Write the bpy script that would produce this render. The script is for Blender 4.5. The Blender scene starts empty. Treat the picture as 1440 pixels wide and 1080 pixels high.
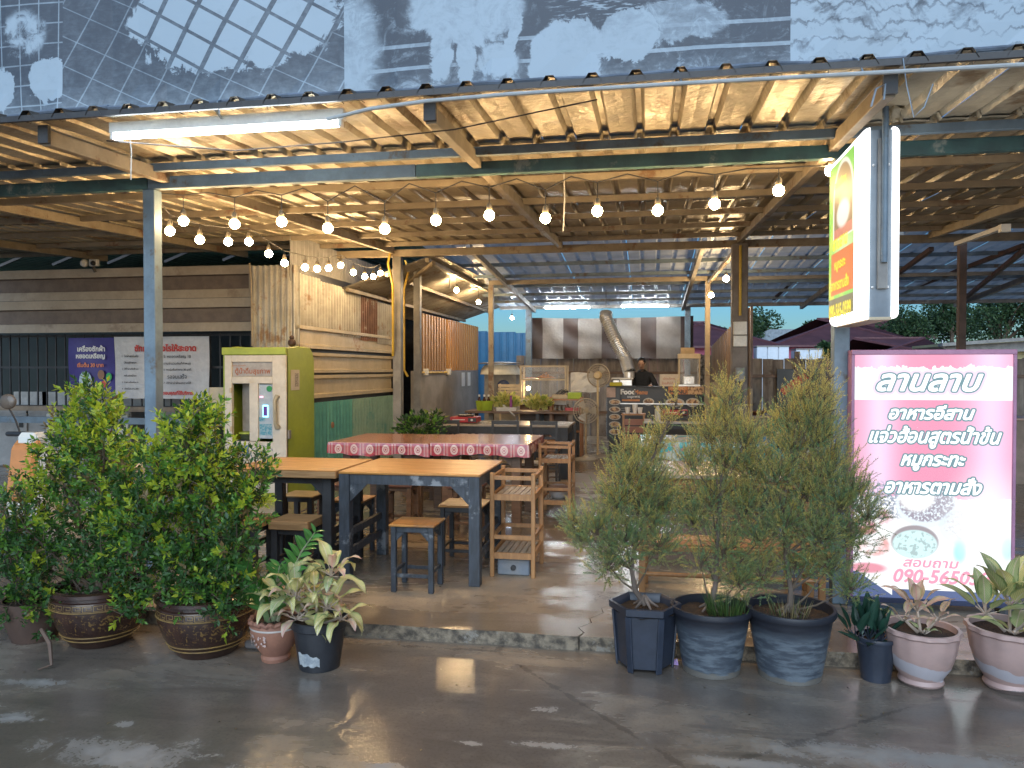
import bpy, bmesh, math, random
import numpy as np
from mathutils import Vector, Matrix
R = math.radians
random.seed(7)
rng = np.random.default_rng(11)
sc = bpy.context.scene
C = sc.collection

# ---------------------------------------------------------------- camera
YAW, PIT, FPX, CAMH = R(10), math.atan(20/1080.), 1080., 1.6
cam = bpy.data.objects.new('camera', bpy.data.cameras.new('camera'))
C.objects.link(cam)
cam.location = (0, 0, CAMH)
cam.rotation_euler = (math.pi/2-PIT, 0, YAW)
cam.data.sensor_width = 36
cam.data.lens = 36*FPX/1440.
cam.data.clip_end = 2000
cam.data.clip_start = .05
sc.camera = cam

# ---------------------------------------------------------------- world, sun, exposure (dusk)
w = bpy.data.worlds.new('World'); sc.world = w; w.use_nodes = True
nt = w.node_tree; bg = nt.nodes['Background']
sky = nt.nodes.new('ShaderNodeTexSky'); sky.sky_type = 'NISHITA'; sky.sun_disc = False
sky.sun_elevation = R(6.5); sky.sun_rotation = R(180); sky.altitude = 50; sky.air_density = 1.0; sky.dust_density = .5; sky.ozone_density = 5.0
nt.links.new(sky.outputs[0], bg.inputs[0]); bg.inputs[1].default_value = .055
sl = bpy.data.lights.new('sun', 'SUN'); sl.energy = .95; sl.angle = R(65); sl.color = (.74, .87, 1)
so = bpy.data.objects.new('sun', sl); C.objects.link(so)
so.rotation_euler = (R(62), 0, R(0))
sc.view_settings.view_transform = 'Standard'; sc.view_settings.look = 'None'
sc.view_settings.exposure = 1.9; sc.view_settings.gamma = 1; sc.view_settings.use_curve_mapping = False
sc.render.engine = 'CYCLES'
sc.cycles.use_denoising = True
sc.cycles.max_bounces = 7; sc.cycles.diffuse_bounces = 4; sc.cycles.glossy_bounces = 4
sc.cycles.transmission_bounces = 6; sc.cycles.transparent_max_bounces = 12
sc.cycles.sample_clamp_indirect = 4
sc.cycles.use_light_tree = True

def ray(px, py):
    x = (px-720)/FPX; u = (540-py)/FPX
    fy = math.cos(PIT)+u*math.sin(PIT); z = u*math.cos(PIT)-math.sin(PIT)
    return (x*math.cos(YAW)-fy*math.sin(YAW), x*math.sin(YAW)+fy*math.cos(YAW), z)
def fl(px, py, z=.08):
    r = ray(px, py); t = (z-CAMH)/r[2]; return Vector((r[0]*t, r[1]*t, z))
def atY(px, py, Y):
    r = ray(px, py); t = Y/r[1]; return Vector((r[0]*t, Y, CAMH+r[2]*t))
def atX(px, py, X):
    r = ray(px, py); t = X/r[0]; return Vector((X, r[1]*t, CAMH+r[2]*t))

# ---------------------------------------------------------------- mesh helpers
class MB:
    def __init__(s): s.v = []; s.f = []; s.m = []; s.mi = 0
    def add(s, vs, fs):
        n = len(s.v); s.v += [tuple(v) for v in vs]; s.f += [tuple(i+n for i in f) for f in fs]; s.m += [s.mi]*len(fs); return s
    def box(s, x0, x1, y0, y1, z0, z1, M=None):
        vs = [Vector((x, y, z)) for z in (z0, z1) for y in (y0, y1) for x in (x0, x1)]
        if M is not None: vs = [M @ v for v in vs]
        return s.add(vs, [(0, 2, 3, 1), (4, 5, 7, 6), (0, 1, 5, 4), (2, 6, 7, 3), (0, 4, 6, 2), (1, 3, 7, 5)])
    def bar(s, a, b, w, h=None, up=(0, 0, 1)):
        a = Vector(a); b = Vector(b); h = h or w; d = b-a; L = d.length; d.normalize(); up = Vector(up)
        if abs(d.dot(up)) > .99: up = Vector((0, 1, 0))
        x = d.cross(up).normalized(); z = x.cross(d)
        M = Matrix((x, d, z)).transposed().to_4x4(); M.translation = a
        return s.box(-w/2, w/2, 0, L, -h/2, h/2, M)
    def ring(s, c, x, y, r, n): return [c+x*r*math.cos(2*math.pi*i/n)+y*r*math.sin(2*math.pi*i/n) for i in range(n)]
    def tube(s, pts, r, n=8, caps=True):
        pts = [Vector(p) for p in pts]; rs = r if isinstance(r, (list, tuple)) else [r]*len(pts)
        vs = []; fs = []; px = None
        for i, p in enumerate(pts):
            d = (pts[min(i+1, len(pts)-1)]-pts[max(i-1, 0)]).normalized()
            if px is None:
                u = Vector((0, 0, 1)) if abs(d.z) < .9 else Vector((0, 1, 0)); px = d.cross(u).normalized()
            px = (px-d*px.dot(d)).normalized(); py = d.cross(px)
            vs += s.ring(p, px, py, rs[i], n)
        for i in range(len(pts)-1):
            for j in range(n):
                a = i*n+j; b = i*n+(j+1) % n; fs.append((a, b, b+n, a+n))
        if caps: fs += [tuple(range(n))[::-1], tuple(range((len(pts)-1)*n, len(pts)*n))]
        return s.add(vs, fs)
    def lathe(s, prof, n=32, c=(0, 0, 0), wob=0, sx=1, sy=1):
        vs = []; fs = []
        for k, (r, z) in enumerate(prof):
            for i in range(n):
                a = 2*math.pi*i/n; rr = r*(1+wob*math.sin(a*12)*(1 if k else 0))
                vs.append((c[0]+rr*sx*math.cos(a), c[1]+rr*sy*math.sin(a), c[2]+z))
        for k in range(len(prof)-1):
            for i in range(n):
                a = k*n+i; b = k*n+(i+1) % n; fs.append((a, b, b+n, a+n))
        return s.add(vs, fs)
    def disc(s, c, r, n=24, sx=1, sy=1):
        return s.add([(c[0]+r*sx*math.cos(2*math.pi*i/n), c[1]+r*sy*math.sin(2*math.pi*i/n), c[2]) for i in range(n)], [tuple(range(n))])
    def ball(s, c, r, n=10, m=7, sx=1, sy=1, sz=1):
        prof = [(r*math.sin(math.pi*k/m)+1e-4, -r*math.cos(math.pi*k/m)*sz) for k in range(m+1)]
        return s.lathe(prof, n, c, 0, sx, sy)
    def prism(s, poly, y0, y1, axis='y', M=None):   # poly in (x,z), extruded in y
        n = len(poly); vs = [Vector((p[0], y0, p[1])) for p in poly]+[Vector((p[0], y1, p[1])) for p in poly]
        if axis == 'x': vs = [Vector((v.y, v.x, v.z)) for v in vs]
        if axis == 'z': vs = [Vector((v.x, v.z, v.y)) for v in vs]
        if M is not None: vs = [M @ v for v in vs]
        return s.add(vs, [tuple(range(n)), tuple(range(2*n-1, n-1, -1))]+[(i, i+n, (i+1) % n+n, (i+1) % n) for i in range(n)])
    def mesh(s, name, mats, smooth=False, fixn=True):
        me = bpy.data.meshes.new(name); me.from_pydata(s.v, [], s.f)
        for m in (mats if isinstance(mats, (list, tuple)) else [mats]): me.materials.append(m)
        if any(s.m): me.polygons.foreach_set('material_index', s.m)
        if fixn:
            bm = bmesh.new(); bm.from_mesh(me); bmesh.ops.recalc_face_normals(bm, faces=bm.faces); bm.to_mesh(me); bm.free()
        if smooth:
            me.polygons.foreach_set('use_smooth', [True]*len(me.polygons))
            try: me.set_sharp_from_angle(angle=R(38))
            except Exception: pass
        me.update(); return me
    def build(s, name, mats, parent=None, smooth=False, bevel=0, fixn=True, local=False):
        if parent is not None and not local:
            o_ = world_loc(parent); s.v = [(v[0]-o_[0], v[1]-o_[1], v[2]-o_[2]) for v in s.v]
        o = bpy.data.objects.new(name, s.mesh(name, mats, smooth, fixn)); C.objects.link(o)
        if parent is not None: o.parent = parent
        if bevel:
            b = o.modifiers.new('bevel', 'BEVEL'); b.width = bevel; b.segments = 1; b.limit_method = 'ANGLE'
        return o
def world_loc(p):
    l = Vector(p.location)
    while p.parent is not None: p = p.parent; l = l+p.location
    return l
def tag(o, label=None, cat=None, group=None, kind=None):
    if label: o['label'] = label
    if cat: o['category'] = cat
    if group: o['group'] = group
    if kind: o['kind'] = kind
    return o
def thing(name, label, cat, loc=(0, 0, 0), rz=0, group=None):
    o = bpy.data.objects.new(name, None); C.objects.link(o); o.location = loc; o.rotation_euler = (0, 0, rz)
    o.empty_display_size = .1
    return tag(o, label, cat, group)
def inst(name, me, parent=None, loc=(0, 0, 0), rot=(0, 0, 0), scl=(1, 1, 1)):
    o = bpy.data.objects.new(name, me); C.objects.link(o); o.parent = parent
    o.location = loc; o.rotation_euler = rot; o.scale = scl; return o
CH = {}
def copy_tree(o, parent=None):
    c = o.copy(); C.objects.link(c); c.parent = parent
    for ch in [x for x in C.objects if x.parent == o and x is not c]: copy_tree(ch, c)
    return c
def dup(o, loc, rz=0, label=None, scl=None):
    c = copy_tree(o); c.location = loc; c.rotation_euler = (0, 0, rz)
    if label: c['label'] = label
    if scl: c.scale = scl
    return c

# ---------------------------------------------------------------- materials
class S:      # node sockets with arithmetic
    def __init__(s, nt, sk): s.nt = nt; s.s = sk
    def op(s, o, b=None, c=None, rev=False):
        n = s.nt.nodes.new('ShaderNodeMath'); n.operation = o
        ins = [s, b, c]
        if rev: ins = [b, s, c]
        for i, x in enumerate(ins):
            if x is None: continue
            if isinstance(x, S): s.nt.links.new(x.s, n.inputs[i])
            else: n.inputs[i].default_value = x
        return S(s.nt, n.outputs[0])
    def __add__(s, b): return s.op('ADD', b)
    def __radd__(s, b): return s.op('ADD', b)
    def __sub__(s, b): return s.op('SUBTRACT', b)
    def __rsub__(s, b): return s.op('SUBTRACT', b, rev=True)
    def __mul__(s, b): return s.op('MULTIPLY', b)
    def __rmul__(s, b): return s.op('MULTIPLY', b)
    def __truediv__(s, b): return s.op('DIVIDE', b)
    def __neg__(s): return s.op('MULTIPLY', -1.)
    def lt(s, b): return s.op('LESS_THAN', b)
    def gt(s, b): return s.op('GREATER_THAN', b)
    def abs(s): return s.op('ABSOLUTE')
    def frac(s): return s.op('FRACT')
    def sqrt(s): return s.op('SQRT')
    def sin(s): return s.op('SINE')
    def max(s, b): return s.op('MAXIMUM', b)
    def min(s, b): return s.op('MINIMUM', b)
    def step(s, a, b):    # smooth map a..b -> 0..1
        n = s.nt.nodes.new('ShaderNodeMapRange'); n.interpolation_type = 'SMOOTHSTEP'
        s.nt.links.new(s.s, n.inputs[0]); n.inputs[1].default_value = a; n.inputs[2].default_value = b
        return S(s.nt, n.outputs[0])
class NM:     # one node material
    def __init__(s, name):
        s.m = bpy.data.materials.new(name); s.m.use_nodes = True; s.nt = s.m.node_tree
        s.b = s.nt.nodes['Principled BSDF']; s.tc = s.nt.nodes.new('ShaderNodeTexCoord')
    def vec(s, which='Object', scale=(1, 1, 1), rnd=False, loc=(0, 0, 0), rot=(0, 0, 0)):
        mp = s.nt.nodes.new('ShaderNodeMapping'); mp.inputs[3].default_value = scale; mp.inputs[1].default_value = loc; mp.inputs[2].default_value = rot
        s.nt.links.new(s.tc.outputs[which], mp.inputs[0])
        if rnd:
            oi = s.nt.nodes.new('ShaderNodeObjectInfo'); v = s.nt.nodes.new('ShaderNodeVectorMath'); v.operation = 'SCALE'
            v.inputs[0].default_value = (31, 17, 23); s.nt.links.new(oi.outputs['Random'], v.inputs[3])
            a = s.nt.nodes.new('ShaderNodeVectorMath'); a.operation = 'ADD'
            s.nt.links.new(mp.outputs[0], a.inputs[0]); s.nt.links.new(v.outputs[0], a.inputs[1]); return a.outputs[0]
        return mp.outputs[0]
    def xyz(s, v=None):
        n = s.nt.nodes.new('ShaderNodeSeparateXYZ'); s.nt.links.new(v or s.tc.outputs['Object'], n.inputs[0])
        return [S(s.nt, o) for o in n.outputs]
    def noise(s, v, scale=5, detail=5, rough=.55, dist=0):
        n = s.nt.nodes.new('ShaderNodeTexNoise'); n.inputs['Scale'].default_value = scale; n.inputs['Detail'].default_value = detail
        n.inputs['Roughness'].default_value = rough; n.inputs['Distortion'].default_value = dist
        s.nt.links.new(v, n.inputs['Vector']); return S(s.nt, n.outputs[0])
    def vor(s, v, scale=5, feature='F1', out=0):
        n = s.nt.nodes.new('ShaderNodeTexVoronoi'); n.feature = feature; n.inputs['Scale'].default_value = scale
        s.nt.links.new(v, n.inputs['Vector']); return S(s.nt, n.outputs[out])
    def col(s, c):
        if isinstance(c, tuple):
            n = s.nt.nodes.new('ShaderNodeRGB'); n.outputs[0].default_value = (*c[:3], 1); return n.outputs[0]
        return c
    def mix(s, f, a, b):
        n = s.nt.nodes.new('ShaderNodeMix'); n.data_type = 'RGBA'
        if isinstance(f, S): s.nt.links.new(f.s, n.inputs[0])
        else: n.inputs[0].default_value = f
        s.nt.links.new(s.col(a), n.inputs[6]); s.nt.links.new(s.col(b), n.inputs[7]); return n.outputs[2]
    def setc(s, c): s.nt.links.new(s.col(c), s.b.inputs['Base Color'])
    def setv(s, k, v):
        if isinstance(v, S): s.nt.links.new(v.s, s.b.inputs[k])
        else: s.b.inputs[k].default_value = v
    def bump(s, h, strength=.3, dist=.01):
        n = s.nt.nodes.new('ShaderNodeBump'); n.inputs['Strength'].default_value = strength; n.inputs['Distance'].default_value = dist
        s.nt.links.new(h.s, n.inputs['Height']); s.nt.links.new(n.outputs[0], s.b.inputs['Normal'])
    def emit(s, c, k):
        s.nt.links.new(s.col(c), s.b.inputs['Emission Color']); s.b.inputs['Emission Strength'].default_value = k
MC = {}
def mat(name, c1, c2=None, scale=6, rough=.6, rv=.12, metal=0, bump=.15, bd=.004, stretch=(1, 1, 1), th=(.35, .65), spec=None, rnd=True, c3=None, sheen=0, det=6):
    if name in MC: return MC[name]
    n = NM(name); v = n.vec('Object', stretch, rnd); h = n.noise(v, scale, det)
    c2 = c2 or tuple(x*.72 for x in c1)
    c = n.mix(h.step(*th), c1, c2)
    f = n.noise(v, scale*7, 3)
    c = n.mix(f.step(.3, .75)*.25, c, tuple(x*.55 for x in c1))
    if c3: c = n.mix(n.noise(n.vec('Object', (1, 1, 1), rnd, (3, 1, 7)), scale*.6, 5, .7).step(.56, .66), c, c3)
    n.setc(c); n.setv('Roughness', h*(2*rv)+(rough-rv)); n.setv('Metallic', metal)
    if spec is not None: n.setv('Specular IOR Level', spec)
    if bump: n.bump(f+h*.6, bump, bd)
    MC[name] = n.m; return n.m
def emis(name, c, k, base=(.8, .8, .8)):
    if name in MC: return MC[name]
    n = NM(name); n.setc(base); n.emit(c, k); n.setv('Roughness', .5); MC[name] = n.m; return n.m
def glass(name, c=(1, 1, 1), a=.15, rough=.05):
    if name in MC: return MC[name]
    n = NM(name); n.setc(c); n.setv('Roughness', rough); n.setv('Alpha', a); n.setv('Specular IOR Level', .8); MC[name] = n.m; return n.m

# ---------------------------------------------------------------- lettering: outline of the built-in font, filled by non-zero winding, at any offset
def text_segs(txt, size, shear=0):
    cu = bpy.data.curves.new('lettering', 'FONT'); cu.body = txt; cu.size = size; cu.shear = shear; cu.fill_mode = 'NONE' if hasattr(cu, 'fill_mode') else cu.fill_mode
    cu.resolution_u = 3; cu.align_x = 'CENTER'
    o = bpy.data.objects.new('lettering', cu); C.objects.link(o)
    dg = bpy.context.evaluated_depsgraph_get(); dg.update()
    me = bpy.data.meshes.new_from_object(o.evaluated_get(dg))
    V = np.array([v.co[:2] for v in me.vertices]).reshape(-1, 2); Ed = np.array([e.vertices[:] for e in me.edges]).reshape(-1, 2)
    C.objects.unlink(o); bpy.data.objects.remove(o); bpy.data.curves.remove(cu); bpy.data.meshes.remove(me)
    # orient the edges as closed loops
    nxt = {}
    for a, b in Ed: nxt.setdefault(a, []).append(b); nxt.setdefault(b, []).append(a)
    seen = set(); segs = []
    for s0 in sorted(nxt):
        if s0 in seen: continue
        # vertices are stored in loop order, so step towards index+1
        cur = s0; loop = [s0]; seen.add(s0)
        while True:
            cand = [x for x in nxt[cur] if x not in seen]
            if not cand: break
            cur = min(cand, key=lambda x: (x != cur+1, x)); seen.add(cur); loop.append(cur)
        for i in range(len(loop)): segs.append((V[loop[i]], V[loop[(i+1) % len(loop)]]))
    return np.array(segs)
def text_mesh(mb, txt, size, frame, off=0., shear=0, res=None, segs=None, fit=None, d=0., squash=1.):
    """frame = (origin, xdir, ydir); the text is centred on the origin; fit = wanted width"""
    if segs is None: segs = text_segs(txt, size, shear)
    if len(segs) == 0: return segs
    segs = segs.copy(); mn = segs.reshape(-1, 2).min(0); mx = segs.reshape(-1, 2).max(0)
    k = (fit/(mx[0]-mn[0])) if fit else 1
    segs[:, :, 0] = (segs[:, :, 0]-(mn[0]+mx[0])/2)*k; segs[:, :, 1] = (segs[:, :, 1]-(mn[1]+mx[1])/2)*k*squash
    size = size*k
    res = res or size/22
    mn = segs.reshape(-1, 2).min(0)-off-res*2; mx = segs.reshape(-1, 2).max(0)+off+res*2
    nx = int((mx[0]-mn[0])/res)+2; ny = int((mx[1]-mn[1])/res)+2
    gx = mn[0]+np.arange(nx)*res; gy = mn[1]+np.arange(ny)*res
    F = np.full((ny, nx), -1e3); A = segs[:, 0]; B = segs[:, 1]; D = B-A; L2 = (D**2).sum(1)+1e-12
    for j, y in enumerate(gy):
        P = np.stack([gx, np.full(nx, y)], 1)[:, None, :]
        near = (np.minimum(A[:, 1], B[:, 1]) < y+off+res*3) & (np.maximum(A[:, 1], B[:, 1]) > y-off-res*3)
        if near.any():
            a = A[near]; dd = D[near]; t = np.clip((((P-a)*dd).sum(2))/L2[near], 0, 1)
            dist = np.sqrt(((P-a-t[..., None]*dd)**2).sum(2)).min(1)
        else: dist = np.full(nx, res*3+off)
        up = (A[:, 1] <= y) & (B[:, 1] > y); dn = (A[:, 1] > y) & (B[:, 1] <= y)
        wn = np.zeros(nx)
        for sel, sg in ((up, 1), (dn, -1)):
            if sel.any():
                xc = A[sel, 0]+(y-A[sel, 1])/(B[sel, 1]-A[sel, 1])*D[sel, 0]
                wn += sg*(xc[None, :] > gx[:, None]).sum(1)
        F[j] = np.where(wn != 0, dist, -dist)+off
    o, X, Y = [Vector(q) for q in frame]; N = X.cross(Y)
    def P3(x, y): return o+X*x+Y*y+N*d
    ins = F > 0
    for j in range(ny-1):
        full = ins[j, :-1] & ins[j, 1:] & ins[j+1, :-1] & ins[j+1, 1:]; anyc = ins[j, :-1] | ins[j, 1:] | ins[j+1, :-1] | ins[j+1, 1:]
        i = 0
        while i < nx-1:
            if full[i]:
                k2 = i
                while k2 < nx-1 and full[k2]: k2 += 1
                mb.add([P3(gx[i], gy[j]), P3(gx[k2], gy[j]), P3(gx[k2], gy[j+1]), P3(gx[i], gy[j+1])], [(0, 1, 2, 3)]); i = k2; continue
            if anyc[i]:
                cs = [(gx[i], gy[j], F[j, i]), (gx[i+1], gy[j], F[j, i+1]), (gx[i+1], gy[j+1], F[j+1, i+1]), (gx[i], gy[j+1], F[j+1, i])]
                poly = []
                for q in range(4):
                    a = cs[q]; b = cs[(q+1) % 4]
                    if a[2] > 0: poly.append((a[0], a[1]))
                    if (a[2] > 0) != (b[2] > 0):
                        t = a[2]/(a[2]-b[2]); poly.append((a[0]+(b[0]-a[0])*t, a[1]+(b[1]-a[1])*t))
                if len(poly) > 2: mb.add([P3(*p) for p in poly], [tuple(range(len(poly)))])
            i += 1
    return segs
def letters(txt, size, frame, m, parent, off=0, shear=0, d=0., fit=None, res=None, name='lettering', squash=1.):
    mb = MB(); text_mesh(mb, txt, size, frame, off, shear, res, None, fit, d, squash)
    if not mb.f: return None
    return mb.build(name, m, parent, fixn=False)

# ---------------------------------------------------------------- corrugated sheets
def trap_prof(n, per=.22, h=.035):
    pts = []
    for i in range(n):
        x = i*per
        pts += [(x, 0), (x+per*.3, h*.10), (x+per*.68, 0), (x+per*.77, h), (x+per*.91, h)]
    pts.append((n*per, 0)); return pts
def sine_prof(width, per=.076, h=.018, k=6):
    n = max(2, int(round(width/per)))
    return [(i*width/(n*k), h/2*math.sin(2*math.pi*i/k)) for i in range(n*k+1)]
def corr(mb, o, u, v, n, prof, length, nv=1, sag=0):
    o, u, v, n = [Vector(q) for q in (o, u, v, n)]
    vs = []
    for j in range(nv+1):
        for x, h in prof: vs.append(o+u*x+v*(length*j/nv)+n*(h+sag*math.sin(j*2.1+x*9)))
    k = len(prof)
    return mb.add(vs, [(j*k+i, j*k+i+1, (j+1)*k+i+1, (j+1)*k+i) for j in range(nv) for i in range(k-1)])

# ---------------------------------------------------------------- palette
M_steel_blue = mat('painted_steel_bluegrey', (.16, .22, .27), (.11, .15, .19), 5, .5, c3=(.10, .08, .06))
M_steel_grey = mat('painted_steel_grey', (.25, .24, .22), (.18, .17, .16), 6, .5)
M_steel_green = mat('painted_steel_green', (.05, .12, .12), (.035, .075, .08), 6, .45, c3=(.2, .22, .2))
M_steel_tan = mat('old_primer_tan', (.30, .25, .18), (.22, .18, .13), 5, .6, c3=(.16, .09, .05))
M_roof = mat('foil_lined_roofing', (.47, .41, .30), (.31, .265, .19), 2.2, .40, .16, metal=.3, bump=.8, bd=.014, c3=(.20, .14, .08))
M_roof2_ = mat('blue_zinc_roofing_opaque', (.44, .49, .55), (.32, .37, .42), 4, .4, .1, metal=.25)
def translucent(name, c, c2, tr):
    n = NM(name); v = n.vec('Object', (1, 1, 1), True); h = n.noise(v, 4, 5); col = n.mix(h.step(.35, .65), c, c2); n.setc(col); n.setv('Roughness', .4)
    t_ = n.nt.nodes.new('ShaderNodeBsdfTranslucent'); n.nt.links.new(col, t_.inputs[0]); mx = n.nt.nodes.new('ShaderNodeMixShader'); mx.inputs[0].default_value = tr
    n.nt.links.new(n.b.outputs[0], mx.inputs[1]); n.nt.links.new(t_.outputs[0], mx.inputs[2]); n.nt.links.new(mx.outputs[0], n.nt.nodes['Material Output'].inputs[0]); return n.m
M_roof2 = translucent('blue_translucent_roofing', (.44, .49, .55), (.32, .37, .42), .28)
M_rooftop = mat('old_dark_roofing', (.08, .07, .06), (.12, .1, .08), 8, .6)
M_dark = mat('near_black_paint', (.022, .022, .024), (.04, .04, .042), 10, .5)
M_wood_o = mat('orange_varnished_wood', (.47, .225, .06), (.31, .135, .035), 4, .34, .12, stretch=(1, 9, 9), bump=.2, c3=(.24, .12, .05))
M_wood_r = mat('rough_pale_wood', (.42, .235, .10), (.29, .155, .06), 6, .6, stretch=(1, 9, 9), bump=.3)
M_wood_b = mat('brown_wood', (.16, .085, .045), (.10, .055, .03), 5, .45, stretch=(1, 8, 8))
M_wood_k = mat('worn_slate_painted_wood', (.05, .06, .075), (.03, .035, .042), 7, .55, .1, stretch=(6, 6, 1.2), bump=.25, c3=(.20, .21, .22))
M_wood_y = mat('golden_teak', (.40, .20, .075), (.30, .145, .055), 7, .45, stretch=(6, 6, 1), bump=.15)
M_slat = mat('greyed_slat', (.36, .30, .23), (.26, .21, .16), 8, .5, stretch=(8, 1, 8))
M_white = mat('white_enamel', (.72, .71, .67), (.62, .6, .56), 5, .4, bump=.03)
M_black_pl = mat('black_plastic', (.02, .021, .024), (.032, .034, .04), 6, .4, bump=.05)
M_soil = mat('potting_soil', (.035, .022, .014), (.07, .04, .022), 22, .9, bump=.9, bd=.02)
M_alu = mat('aluminium', (.7, .7, .7), (.6, .6, .6), 5, .3, .08, metal=.55, bump=.05)
M_green_lime = mat('lime_green_enamel', (.36, .44, .05), (.30, .38, .05), 3, .38, bump=.04)
M_yellow_pipe = mat('yellow_conduit', (.62, .42, .06), (.5, .33, .05), 5, .45, bump=.02)
M_skin = mat('skin', (.52, .31, .21), (.46, .26, .17), 10, .5, bump=.03)
M_hair = mat('black_hair', (.012, .01, .009), (.02, .017, .015), 30, .5)
M_cloth_black = mat('black_cloth', (.015, .016, .018), (.025, .026, .03), 20, .9)
# ================================================================ SETTING
def ground_mat(name, ca, cb, cc, rlo, rhi, seed, pale=()):
    n = NM(name); v = n.vec('Object', (1, 1, 1), False, (seed, seed*2, 0))
    big = n.noise(v, .9, 6, .6, .4); mid = n.noise(v, 7, 7, .7, .5); med = n.noise(v, 4, 6, .6); fine = n.noise(v, 60, 4, .6); streak = n.noise(n.vec('Object', (.5, 2.2, 1), False, (seed, 3, 0)), 2.2, 5, .6, .6)
    c = n.mix(big.step(.36, .62), ca, cb); c = n.mix(med.step(.5, .72)*.6, c, cc); c = n.mix(fine.step(.45, .75)*.5, c, tuple(x*.35 for x in ca)); sp_ = n.vor(v, 55); c = n.mix(sp_.lt(.10)*.5, c, (.05, .045, .04)); ck = n.vor(n.vec('Object', (1, 1, 1), False, (seed, 1, 0)), .33, 'DISTANCE_TO_EDGE'); c = n.mix(((ck+(fine-.5)*.006+(mid-.5)*.05).lt(.002))*(.5 if pale else 0.), c, (.05, .04, .035))
    c = n.mix(streak.step(.52, .68)*.45, c, tuple(x*.55 for x in cb))
    wet = (big*.6+streak*.4).step(.36, .53)
    c = n.mix(wet*.45, c, tuple(x*.45 for x in cb))
    dry = None
    if pale:
        gx, gy, gz_ = n.xyz(n.vec('Object'))
        for (px, py, rx, ry) in pale:
            q = fl(px, py, 0); a_ = (gx-q.x)/rx; b_ = (gy-q.y)/ry; e = (1.15-(a_*a_+b_*b_).sqrt()*.8+(mid-.5)*3.2+(fine-.5)*1.2).step(.0, 1.2); dry = e if dry is None else dry.max(e)
        c = n.mix(dry*.5, c, (.46, .44, .41))
    n.setc(c)
    rough = (1-wet)*(rhi-rlo)+rlo+med*.06+fine*.05
    if pale: rough = rough.max(dry*.7)
    n.setv('Roughness', rough); n.setv('Specular IOR Level', .7)
    grit = n.noise(v, 160, 3, .7); n.bump(grit*.35+fine*.6+med*1.5, .16, .006)
    return n.m
M_ground = ground_mat('wet_concrete_yard', (.29, .235, .18), (.18, .15, .125), (.34, .285, .225), .05, .48, 3.1, [(180, 1062, .36, .13), (765, 998, .06, .035), (770, 1048, .12, .03), (175, 1018, .05, .03), (1290, 1068, .75, .10), (1060, 1074, .25, .05), (20, 1010, .12, .05), (665, 1045, .05, .02), (540, 1078, .1, .03), (40, 960, .2, .05)])
M_floor = ground_mat('damp_cement_floor', (.30, .235, .17), (.22, .17, .12), (.34, .27, .20), .12, .5, 8.3)
M_kerb = mat('mossy_kerb_concrete', (.26, .21, .15), (.05, .042, .034), 17, .8, bump=.7, bd=.01, c3=(.22, .2, .17), rnd=False)
g = MB()
g.add([(-400, -60, 0), (400, -60, 0), (400, 900, 0), (-400, 900, 0)], [(0, 1, 2, 3)])
tag(g.build('parking_ground', M_ground), kind='structure')
# raised floor, cast in two slabs parted by a crack
crack = [(-.385, 4.352), (-.36, 4.42), (-.40, 4.50), (-.33, 4.60), (-.345, 4.68), (-.27, 4.80), (-.285, 4.9), (-.22, 5.02), (-.24, 5.15), (-.2, 5.4)]
def slab(poly, nm):
    b = MB(); n = len(poly)
    b.mi = 0; b.add([(x, y, .08) for x, y in poly], [tuple(range(n))])
    b.mi = 1; b.add([(x, y, 0-.02) for x, y in poly]+[(x, y, .08) for x, y in poly], [(i, (i+1) % n, (i+1) % n+n, i+n) for i in range(n)])
    return tag(b.build(nm, [M_floor, M_kerb]), kind='structure')
def wob(x0, x1, n, y0, a): 
    return [(x0+(x1-x0)*i/n, y0+a*math.sin(i*2.3)+a*.6*math.sin(i*5.1+1)) for i in range(n+1)]
gap = [(x+.009*max(0, 1-i/9), y) for i, (x, y) in enumerate(crack)]
left = wob(-14, -.395, 60, 4.35, .006)+crack+[(-.2, 40), (-14, 40)]
right = [(x, y) for x, y in gap]; right = wob(12, -.37, 54, 4.353, .006)[::-1]
slab(left, 'platform_floor')
slab(gap+[(-.198, 40), (12, 40)]+wob(12, -.36, 54, 4.353, .006)[:-1], 'platform_floor')

# far hill, seen through the rear opening
b = MB(); pts = []
for i in range(41):
    x = -200+i*10; h = 10+33*math.exp(-((x-6)/24)**2)+14*math.exp(-((x-44)/22)**2)+10*math.exp(-((x+190)/50)**2)+.8*math.sin(i*1.7)
    pts.append((x, h))
for j, (dy, k) in enumerate(((0, 0), (40, .55), (90, 1), (180, .5))):
    for x, h in pts: b.v.append((x, 520+dy, h*k-1))
for j in range(3):
    for i in range(40): b.f.append((j*41+i, j*41+i+1, (j+1)*41+i+1, (j+1)*41+i)); b.m.append(0)
tag(b.build('distant_hill', mat('far_forest_bluish', (.07, .10, .13), (.05, .075, .1), .05, .9)), kind='structure')

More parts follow.
